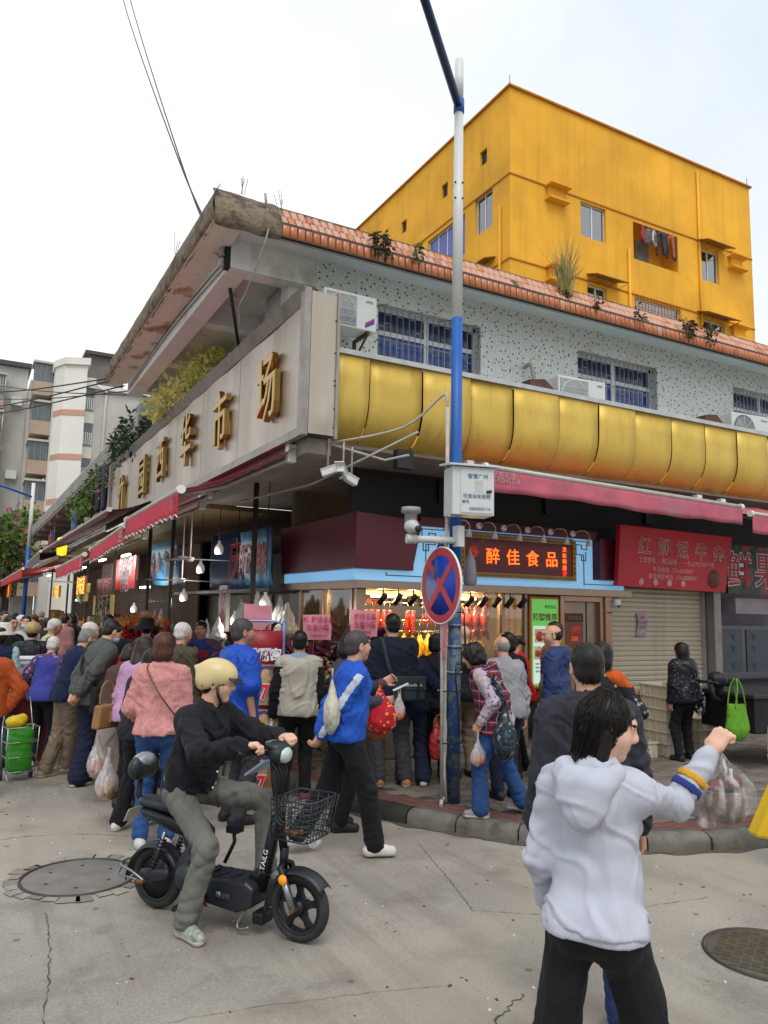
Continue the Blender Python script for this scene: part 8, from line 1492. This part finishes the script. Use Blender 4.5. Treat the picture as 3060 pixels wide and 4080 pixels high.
person('navyvest','person in white bucket hat and navy quilted vest at the left edge',(.42,10.1),(.3,.95),1.62,'f',0,3,0,(0,0),topmats=[cloth('vest_navy','#16203c',1),pat_mat('knit_teal','ribs','#9ab4b4','#7a9a9c')],topfn=lambda cen,J,T,s:(np.abs(cen[:,0])>.165).astype(int),bot=cloth('trousers_slate','#33404a',1),hair=('bob','black'),q=1.1)
b_,J_,T_,HP_,Rh_,s_=PEOPLE['navyvest'];b=B();b.lathe([(0,.14),(.07,.138),(.095,.12),(.105,.04),(.15,-.0),(.148,-.006),(.1,.03),(0,.05)],tuple(HP_(0,-.01,.0)),None,24);b.o('bucket_hat',cloth('hat_cream','#c4c6b8',1),b_)
person('helm','person in black padded jacket wearing a tan helmet in the crowd',(.84,11.3),(.2,.98),1.6,'m',0,3,0,(0,0),topmat=cloth('jacket_blackpu','#18191d',1,.45),bot=blk_tr,hair=('stubble','black'),q=1.25,ease=.045,collar='stand')
b_,J_,T_,HP_,Rh_,s_=PEOPLE['helm'];V,Q=sdf([('el',HP_(0,-.012,.05),np.array((.105,.125,.1)),Rh_),('cut',HP_(0,0,-.01),-Rh_[:,2])],.012);link('helmet',npmesh('helmet',V,Q,M('helmet_tan','#9c8758',1,.45)),b_)
person('scarf','old man with white hair and cream scarf walking right',(1.12,12.4),(.95,.1),1.66,'m',0,8,0,(0,8),topmats=[cloth('jacket_blackpu','#18191d'),cloth('scarf_cream','#b5aa82',1)],topfn=lambda cen,J,T,s:((cen[:,2]>1.3)&(np.abs(cen[:,0])<.12)).astype(int),bot=blk_tr,hair=('short','white'),skin='tan',q=1.25)
person('maskw','person in white jacket with a blue face mask facing the camera',(.92,13.7),(-.1,-1),1.68,'f',0,0,0,(0,0),topmat=cloth('jacket_white','#a9a9a6',1),bot=blk_tr,hair=('short','black'),mask=M('mask_blue','#8fb0cc'),q=1.35)
person('glass','man with glasses at the left edge behind the bucket hat',(.6,12.0),(.6,-.8),1.7,'m',0,0,0,(0,0),topmat=cloth('top_black','#141417'),bot=blk_tr,hair=('short','black'),glasses=True,q=1.35)
person('whitehair','white-haired man behind the navy sweater and grey jacket',(1.34,10.05),(.9,.2),1.66,'m',0,4,0,(0,6),topmat=cloth('top_greyblue','#4a5058',1),bot=blk_tr,hair=('short','white'),q=1.25)
person('blackcoat','person in black coat seen from behind beyond the grey jacket',(1.68,10.4),(.3,.95),1.7,'m',0,3,0,(0,0),topmat=cloth('coat_black','#141519',1),bot=blk_tr,hair=('short','black'),q=1.25,ease=.04,hem=.6)
person('apron','stall worker in blue shirt and red apron, hand at chin',(2.9,10.5),(-.6,-.8),1.68,'m',0,2,0,(10,4),top='shirt',topmats=[cloth('shirt_blue','#22376e',1),cloth('apron_red','#8c2430',1)],topfn=lambda cen,J,T,s:((cen[:,1]>.04)&(np.abs(cen[:,0])<.15)&(cen[:,2]<1.33)).astype(int),bot=cloth('apron_red','#8c2430'),hair=('short','black'),skin='tan',sleeve='short',q=1.15,hands=(None,(.04,.2,1.36)),hem=.6,ease=.03)
person('bucket','person in wide black hat deep in the crowd',(2.25,10.95),(.2,.98),1.68,'m',0,3,0,(0,0),topmat=cloth('top_black','#141417'),bot=blk_tr,hair=('short','black'),q=1.35)
b_,J_,T_,HP_,Rh_,s_=PEOPLE['bucket'];b=B();b.lathe([(0,.15),(.08,.145),(.1,.12),(.11,.05),(.23,-.0),(.228,-.006),(.1,.03),(0,.05)],tuple(HP_(0,-.01,.0)),None,24);b.o('wide_hat',cloth('hat_black','#15151a',1),b_)
person('bald2','bald man farther down the side street',(2.74,13.5),(.3,.95),1.8,'m',0,2,0,(0,0),topmat=cloth('top_black','#141417'),bot=blk_tr,hair=('none','black'),skin='tan',q=1.4)
person('kid','young person crouching by the stall beside the blue jacket',(2.98,9.3),(-.6,-.8),1.52,'m',0,6,0,(0,18),topmat=cloth('top_teal','#3a4a5a',1),bot=blk_tr,hair=('bob','black'),skin='mid',q=1.3)
person('head3','dark-haired shopper between the white-haired man and the stall worker',(2.5,10.2),(.2,.95),1.66,'f',0,3,0,(0,0),topmat=cloth('top_darkprint','#1c1a22'),bot=blk_tr,hair=('bob','black'),q=1.35)
far_cfg=[((1.35,15.2),(.9,.2),'black','#1b1b20','dark-clothed shopper standing behind the old man with the scarf'),((1.0,16.5),(.3,-.9),'white','#8a8a8a','shopper in pale grey far down the side street'),((1.85,17.0),(.7,.5),'black','#9a6a6a','shopper in dusty pink by the square lit sign'),((2.1,17.6),(-.5,.6),'black','#1f1f24','shopper in black by the square lit sign'),((.8,18.5),(.2,-.9),'black','#5a1c26','shopper in dark red far down the side street'),((1.5,19.5),(-.6,-.6),'brown','#403a3a','shopper with brown hair far down the side street'),((1.2,22),(.4,.9),'black','#2a2c3a','distant shopper in navy near the far stalls'),((.9,25),(-.2,.9),'black','#6a5a4a','distant shopper in tan near the far stalls'),((1.9,23),(.4,.9),'grey','#3a2a2a','distant grey-haired shopper near the price boards'),((2.4,15.2),(.5,.8),'black','#20222a','shopper in dark jacket beyond the flower bundle')]
for i,(p,f,hc_,tc_,lb_)in enumerate(far_cfg):person('far%d'%i,lb_,p,f,1.62+.02*(i%5),'mf'[i%2],0,3,0,(0,4),topmat=cloth('far_top_%d'%i,tc_,1),bot=blk_tr,hair=('short' if i%2==0 else 'bob',hc_),q=1.9)
person('holder','passer-by in dark coat carrying the yellow bag past the right edge',(3.3,1.72),(.6,.8),1.66,'f',0,2,0,(0,0),topmat=cloth('coat_black','#141519'),bot=blk_tr,hair=('bob','black'),q=1.3,wh=((2.86,1.88,1.44),None),curl=(.9,.4))
# edge of frame right: arm of a passer-by and yellow bag
person('edge','passer-by in cream coat cut off by the right edge',(5.68,3.73),(.4,.9),1.62,'f',.0,3,0,(0,0),topmat=cloth('coat_cream','#b3a898',1),bot=blk_tr,hair=('bob','black'),q=1.1,ease=.04)
ybg=empty('yellow_bag',(2.77,1.9,1.3),'yellow printed bag with brown lettering cut off by the right edge','bag',None,R(-25));ybm=M('bag_yellow','#d0a812',.95,.5);b=B();b.prism([(-.14,-.04,-.22),(.16,-.04,-.26),(.2,-.04,.06),(.02,-.04,.1)],(0,.08,0));b.o('bag_body',ybm,ybg,bev=.012);b=B();b.tube(catmull([(.04,0,.08),(.08,0,.15),(.12,0,.17),(.16,0,.13),(.19,0,.06)],4),.006,6);b.o('handle',ybm,ybg)
for i in range(5):text('百年老字号正宗',.028,M('print_brown','#5a3a12'),fy(.03,-.043,-.05-.034*i),ybg,'print',.0005)
# ---------------------------------------------------------------- electric scooter and rider
SX,SY=1.22,5.15;HD=np.array([.583,-.812]);rzs=math.atan2(HD[1],HD[0])
sc=empty('electric_scooter',(SX,SY,0),'black electric scooter with front wire basket ridden across the street','scooter',None,rzs)
blackp=M('scooter_black','#22262b',1,.38,0,.15,4,.05,60,stain='#55534e',sscale=6,samt=.25);tyre=M('tyre','#2c2b2a',1,.85,0,.2,12,.3,60,stain='#55504a',sscale=5,samt=.5);frm=M('scooter_frame','#1a1d21',1,.4,.2,.15,6);alu=M('scooter_alu','#8d9092',1,.35,.8);rs_=M('scooter_rust','#7a4e34',1,.7,.3)
WB,WR=1.05,.19;ryx=Matrix.Rotation(R(90),3,'X')
def wheel(x,solid):
 b=B();a=[];
 for k in range(13):t=math.pi*(k/12*1.1-.05);a.append((WR-.028+.028*math.sin(t),.032*math.cos(t)))
 b.lathe(a+[(WR-.05,-.026),(WR-.05,.026),a[0]],(0,0,0),ryx,40);o=b.o('tyre',tyre,sc,(x,0,WR))
 rim=B();rim.lathe([(WR-.046,.03),(WR-.062,.03),(WR-.064,.012),(WR-.064,-.012),(WR-.062,-.03),(WR-.046,-.03)],(0,0,0),ryx,40);rim.o('rim',frm,o)
 if solid:b=B();b.lathe([(0,.055),(.045,.055),(.06,.03),(.125,.022),(.13,0),(.125,-.022),(.06,-.03),(.045,-.055),(0,-.055)],(0,0,0),ryx,32);b.o('hub_motor',frm,o)
 else:
  b=B();b.lathe([(0,.045),(.03,.045),(.045,.02),(.045,-.02),(.03,-.045),(0,-.045)],(0,0,0),ryx,24);b.o('hub',frm,o)
  for k in range(5):
   t=k*2*math.pi/5+.3;c,s_=math.cos(t),math.sin(t);b=B();P=[(.03,.034),(.08,.017),(.128,.026),(.128,-.026),(.08,-.017),(.03,-.034)]
   b.prism([(u*c-v*s_,.014,u*s_+v*c)for u,v in P],(0,-.028,0));b.o('spoke',frm,o,bev=.006)
 return o
wheel(0,True);wheel(WB,False)
def fender(x,a0,a1,r,w_,name):
 b=B();rows=[]
 for k in range(15):t=R(a0+(a1-a0)*k/14);rows.append([(x+r*math.cos(t)*(1-.0*abs(q)),q*w_,WR+r*math.sin(t)-.028*q*q)for q in(-1,-.7,-.35,0,.35,.7,1)])
 b.sheet(rows,True);return b.o(name,blackp,sc,solid=.004)
fender(0,25,185,WR+.022,.062,'rear_fender');fender(WB,38,110,WR+.026,.06,'front_fender');fender(WB,110,190,WR+.02,.05,'inner_fender')
# battery box / footboard
b=B();b.prism([(.3,-.11,.15),(.68,-.11,.12),(.78,-.11,.16),(.8,-.11,.27),(.74,-.11,.3),(.4,-.11,.29),(.3,-.11,.27)],(0,.22,0));bb2=b.o('battery_box',blackp,sc,bev=.02,seg=3)
b=B()
for k in range(4):
 b.prism([(.4+k*.085,-.085,.292),(.43+k*.085,-.085,.292),(.47+k*.085,0,.3),(.44+k*.085,0,.3)],(0,0,.006));b.prism([(.4+k*.085,.085,.292),(.43+k*.085,.085,.292),(.47+k*.085,0,.3),(.44+k*.085,0,.3)],(0,0,.006))
b.o('tread_ribs',blackp,bb2);text('台铃',.036,alu,fy(.62,-.1315,.215),bb2,'lettering',.001)
b=B();b.lathe([(0,.004),(.016,.003),(.018,0)],(.57,-.131,.215),ryx,6);b.o('badge',alu,bb2)
V,Q=sdf([('rc',(.28,-.03,.25),(.28,.03,.25),.1,.1),('rc',(.22,0,.3),(.3,0,.42),.06,.05,.04)],.015);link('rear_casing',npmesh('rear_casing',V,Q,blackp),sc)
b=B().bx(.76,-.06,.06,.84,.06,.13);b.o('lower_bracket',frm,sc,bev=.015);b=B();b.tube(catmull([(.72,-.06,.13),(.68,-.08,.06),(.7,-.09,.035),(.76,-.08,.05)],4),.007,6);b.o('stand_hook',alu,sc)
# frame
b=B();b.tube([(.3,0,.3),(.2,0,.5)],.035,10).tube([(.3,0,.28),(0,-.07,.19)],.018,8).tube([(.3,0,.28),(0,.07,.19)],.018,8).tube([(.34,0,.29),(.26,0,.46)],.03,8);b.o('rear_frame',frm,sc)
b=B();b.prism([(.12,-.085,.5),(.35,-.06,.44),(.36,-.06,.5),(.3,-.08,.56),(-.06,-.09,.6),(-.14,-.07,.6),(-.1,-.07,.55)],(0,.17,0));b.o('seat_base',blackp,sc,bev=.02)
V,Q=sdf([('rc',(-.1,0,.635),(.18,0,.625),.075,.085,.03,np.array([0,0,1.]),1.9),('el',(.1,0,.64),(.16,.1,.04))],.011);so=link('seat',npmesh('seat',V,Q,M('seat_vinyl','#26282c',1,.42,0,.1,4,.15,160)),sc)
V,Q=sdf([('rc',(-.17,-.05,.84),(-.17,.05,.84),.075,.075,.03,np.array([1.,0,0]),1.5)],.011);bo=link('backrest',npmesh('backrest',V,Q,MATS['seat_vinyl']),sc);b=B();b.tube([(-.13,0,.6),(-.2,0,.66),(-.19,0,.8)],.02,8);b.o('backrest_post',frm,bo);V,Q=sdf([('el',(-.17,0,.885),(.06,.085,.05))],.012);link('clear_cap',npmesh('clear_cap',V,Q,plastic('cap_clear','#b8c0c8',.5,.1)),bo)
b=B();b.prism([(-.26,-.06,.5),(-.22,-.06,.58),(-.22,.06,.58),(-.26,.06,.5)],(.006,0,0));b.o('number_plate',M('plate_yellowed','#b4ad98',1),sc)
for s_ in(-1,1):
 b=B();P=[]
 for k in range(90):t=k/89;P.append((.12-.1*t+.021*math.cos(k*.75),s_*.1+.021*math.sin(k*.75),.47-.24*t))
 b.tube(P,.006,5);b.o('shock_spring',frm,sc);b=B();b.tube([(.125,s_*.1,.5),(.02,s_*.1,.22)],.012,8);b.o('shock_absorber',alu,sc)
V,Q=sdf([('rc',(-.02,-.1,.22),(.14,-.1,.25),.045,.035,.02,np.array([0,1.,0]),2.2)],.01);link('chain_case',npmesh('chain_case',V,Q,blackp),sc)
b=B();b.tube(catmull([(.0,-.12,.19),(-.1,-.13,.24),(-.2,-.12,.26),(-.24,-.05,.26),(-.24,.05,.26)],4),.008,6).tube([(0,-.12,.19),(-.22,-.12,.2),(-.24,-.05,.25)],.006,6);b.o('rear_guard',alu,sc);b=B();b.tube([(.0,-.13,.19),(-.05,-.14,.19)],.014,8);b.o('axle_nut',rs_,sc)
b=B().bx(.3,-.22,.1,.4,-.15,.125);b.tube([(.34,-.16,.11),(.3,-.08,.16)],.01,6);b.o('side_pedal',frm,sc,bev=.006);b=B();b.tube([(.42,.12,.3),(.46,.16,.42),(.45,.16,.5)],.012,6);b.bx(.42,.12,.48,.5,.2,.52);b.o('folded_pedal',frm,sc)
# steering column, fork, bars
b=B();b.tube([(.78,0,.24),(.84,0,.5),(.87,0,.66)],[.042,.036,.03],12).tube([(.72,0,.28),(.82,0,.36)],.04,10);b.o('head_column',frm,sc);b=B();b.tube([(.93,0,.48),(.85,0,.86),(.83,0,1.0)],[.026,.024,.022],10);stm=b.o('stem',frm,sc)
text('TAILG',.045,whitep,Matrix.Translation((.82,-.041,.42))@Matrix.Rotation(R(90),4,'X')@Matrix.Rotation(R(78),4,'Z'),stm,'lettering',.001)
b=B();b.tube([(.93,0,.42),(.945,-.055,.4),(WB,-.06,WR)],[.02,.02,.016],8).tube([(.93,0,.42),(.945,.055,.4),(WB,.06,WR)],[.02,.02,.016],8).tube([(.935,0,.5),(.93,0,.38)],.026,10);b.o('fork',frm,sc);b=B();b.tube([(.97,-.068,.36),(WB,-.072,WR)],.022,8);b.o('fork_cover',alu,sc);b=B();b.tube([(WB,-.1,WR),(WB,.1,WR)],.012,8);b.o('front_axle',rs_,sc)
b=B();b.lathe([(0,.012),(.024,.01),(.028,0)],(.985,-.09,.35),ryx,16);b.o('side_reflector',EMIT('reflector_amber','#e08a10',.25),sc)
HB=(.83,1.02);b=B();b.tube(catmull([(HB[0]-.06,-.25,HB[1]+.03),(HB[0],-.12,HB[1]+.02),(HB[0]+.01,0,HB[1]),(HB[0],.12,HB[1]+.02),(HB[0]-.06,.25,HB[1]+.03)],5),.013,8);b.o('handlebar',frm,sc)
for s_ in(-1,1):b=B();b.tube([(HB[0]-.068,s_*.27,HB[1]+.032),(HB[0]-.02,s_*.15,HB[1]+.024)],.018,10);b.o('grip',black,sc);b=B();b.tube([(HB[0]+.03,s_*.13,HB[1]+.02),(HB[0]+.02,s_*.25,HB[1]+.0)],.006,6);b.o('brake_lever',black,sc)
V,Q=sdf([('el',(HB[0]+.045,0,HB[1]+.005),(.065,.085,.06)),('el',(HB[0]+.02,0,HB[1]+.05),(.07,.08,.025))],.009);hl=link('headlamp_housing',npmesh('headlamp_housing',V,Q,blackp),sc);V,Q=sdf([('el',(HB[0]+.085,0,HB[1]),(.035,.06,.048))],.008);link('headlamp',npmesh('headlamp',V,Q,M('lamp_glass','#b9c4c4',1,.12,.2)),hl);box('display',HB[0]-.03,-.04,HB[1]+.062,HB[0]+.04,.04,HB[1]+.072,M('display_glass','#7d8a92',1,.1),hl)
b=B();b.cb((HB[0]-.13,.12,HB[1]-.1),(.16,.26,.012),Matrix.Rotation(R(-35),3,'Y'));b.o('splash_panel',M('panel_paleblue','#8fa0b8',1,.5),sc)
cbm=B()
for k in range(4):cbm.tube(catmull([(HB[0]+.02,-.06+.04*k,HB[1]-.02),(HB[0]+.08,-.05+.03*k,.9),(HB[0]+.07,-.04+.03*k,.75),(.93,-.02,.55)],5),.006,5)
cbm.o('brake_cables',black,sc)
# wire basket
bk=B();bx0,bx1,by,z0_,z1_=.93,1.2,.155,.58,.8;wm=M('basket_wire','#3a3f42',1,.4,.5)
def bxx(f,g):return bx0+(bx1-bx0)*f*g
def ring(z,g):return[(bx0,-by*g,z),(bxx(.9,g),-by*g,z),(bxx(1,g),-by*g+.03,z),(bxx(1,g),by*g-.03,z),(bxx(.9,g),by*g,z),(bx0,by*g,z)]
for k in range(8):
 g=.86+.14*k/7;bk.tube(ring(z0_+(z1_-z0_)*k/7,g),.0055 if k in(0,7)else .0032,5,closed=True)
for k in range(9):y=-by+2*by*k/8;bk.tube([(bx0,y*.86,z0_),(bxx(1,.86),y*.86,z0_),(bx1,y,z1_)],.003,5).tube([(bx0,y*.86,z0_),(bx0,y,z1_)],.003,5)
for k in range(5):x=bxx(k/4,1);x_=bxx(k/4,.86);bk.tube([(x_,-by*.86,z0_),(x,-by,z1_)],.003,5).tube([(x_,by*.86,z0_),(x,by,z1_)],.003,5)
for yy in(-by*.97,):
 for xc in(1.02,1.1):
  for rr_ in(.055,.035):bk.tube([(xc+rr_*math.cos(a*.393),yy-.004,.72+rr_*math.sin(a*.393))for a in range(16)],.0035,5,closed=True)
bk.o('basket',wm,sc);b=B();b.tube([(.9,0,.58),(1.05,0,.595)],.014,6).tube([(1.02,-.05,.59),(1.02,.05,.59)],.01,6);b.o('basket_bracket',rs_,sc);b=B();b.tube([(1.14,-.03,.555),(1.14,.03,.555)],.028,12);b.o('front_reflector',plastic('reflector_clear','#e8e8e4',.5,.1),sc)
b=B();b.tube(catmull([(WB-.1,-.08,.2),(WB-.02,-.09,.12),(WB,-.08,.2)],4),.004,5);b.o('brake_cable',black,sc)
for k in range(3):b=B();b.tube(catmull([(.4,-.12,.28),(.43+.01*k,-.13,.2),(.46+.015*k,-.125,.13)],4),.005,5);b.o('red_cord',M('cord_red','#7a1c22',1),sc)
# rider
def sw(x,y,z):return np.array([SX+HD[0]*x-HD[1]*y,SY+HD[1]*x+HD[0]*y,z])
rp=sw(.2,0,0);gL,gR=sw(HB[0]-.075,.21,HB[1]+.06),sw(HB[0]-.075,-.21,HB[1]+.06)
rider=person('rider','rider in black jacket and cream helmet sitting on the scooter, looking left',(rp[0],rp[1]),tuple(HD),1.74,'m',0,17,0,(26,2),FL2((rp[0],rp[1]),HD,1.74,(tuple(sw(.7,.17,0)[:2])+(.2,),tuple(sw(.46,-.27,0)[:2]))),pel=(0,0,-.19),kp=((-.7,1,-.1),(.25,1,.35)),topmat=cloth('bomber_black','#15161b',1,.75),bot=cloth('trousers_sage','#65665f',1),shoe=(M('trainer_grey','#8d9488',1,.7,0,.5,30),M('sole_cream','#cfc4b0')),hair=('short','black'),skin='fair',ease=.028,hem=.93,fat=.95,tease=.012,cuffr=.06,q=.8,wh=(gL,gR),epole=((-.8,-.3,-.6),(.8,-.3,-.6)),palm=((0,.3,-1),(0,.3,-1)),thumb=((1,0,0),(-1,0,0)),curl=(.75,.75),collar='stand',footyaw=(0,-12),seed=77,fold=.0085)
b_,J_,T_,HP_,Rh_,s_=PEOPLE['rider']
V,Q=sdf([('el',HP_(0,-.014,.05),np.array((.1,.128,.1))*s_,Rh_),('el',HP_(0,-.06,.0),np.array((.092,.075,.07))*s_,Rh_,.04),('rc',HP_(0,-.1,.06),HP_(0,-.155,.075),.04*s_,.012*s_,.03),('-el',HP_(0,.03,-.09),np.array((.12,.13,.085))*s_,Rh_,.015),('cut',HP_(0,0,-.055),-Rh_[:,2])],.007);V=relax(V,Q,1);ho=link('helmet',npmesh('helmet',V,Q,M('helmet_cream','#c9b483',1,.35,0,.06,6,.03,60,stain='#8f7a50',sscale=7,samt=.3)),b_)
V,Q=sdf([('el',HP_(0,.1,.035),np.array((.085,.062,.012))*s_,Rh_@rotm('x',-.35))],.007);link('visor',npmesh('visor',V,Q,plastic('visor_smoke','#303438',.7,.1)),ho)
b=B()
for sg_ in(-1,1):b.tube([HP_(sg_*.078,.015,-.02),HP_(sg_*.074,.025,-.06),HP_(sg_*.035,.05,-.115),HP_(0,.045,-.125)],.009,6)
b.o('chin_strap',black,ho)
b=B()
for x,y,z in((.086,.05,.002),(.094,.03,-.004),(.1,-.01,-.004),(.085,-.075,-.02)):
 b.lathe([(0,.004),(.006,.002),(.007,-.003)],tuple(HP_(x,y,z)),Matrix(Rh_.tolist())@Matrix.Rotation(R(90),3,'Y'),8)
b.o('rivets',black,ho)
text('C',.09,whitep,Matrix.Translation(tuple(T_(-.09,.172,1.25)))@Matrix.Rotation(R(180),4,'Z')@Matrix.Rotation(R(75),4,'X'),b_,'jacket_letter',.002,.004)
# white snap buttons
b=B()
for z in(1.0,1.1,1.2):b.lathe([(0,.006),(.007,.004),(.008,0)],tuple(T_(.0,.182,z)),rotm('x',0)is None or Matrix.Rotation(R(-90),3,'X'),8)
b.o('snap_buttons',whitep,b_)
# ---------------------------------------------------------------- move group origins to the base of each thing
for o in list(COL.objects):
 if o.type=='EMPTY' and o.parent is None and o.location.length<1e-6 and o.children:
  P=[ch.matrix_local@Vector(c)for ch in o.children if ch.type=='MESH' for c in ch.bound_box]
  if P:
   c=Vector(((min(p.x for p in P)+max(p.x for p in P))/2,(min(p.y for p in P)+max(p.y for p in P))/2,min(p.z for p in P)));o.location=c
   for ch in o.children:ch.location-=c
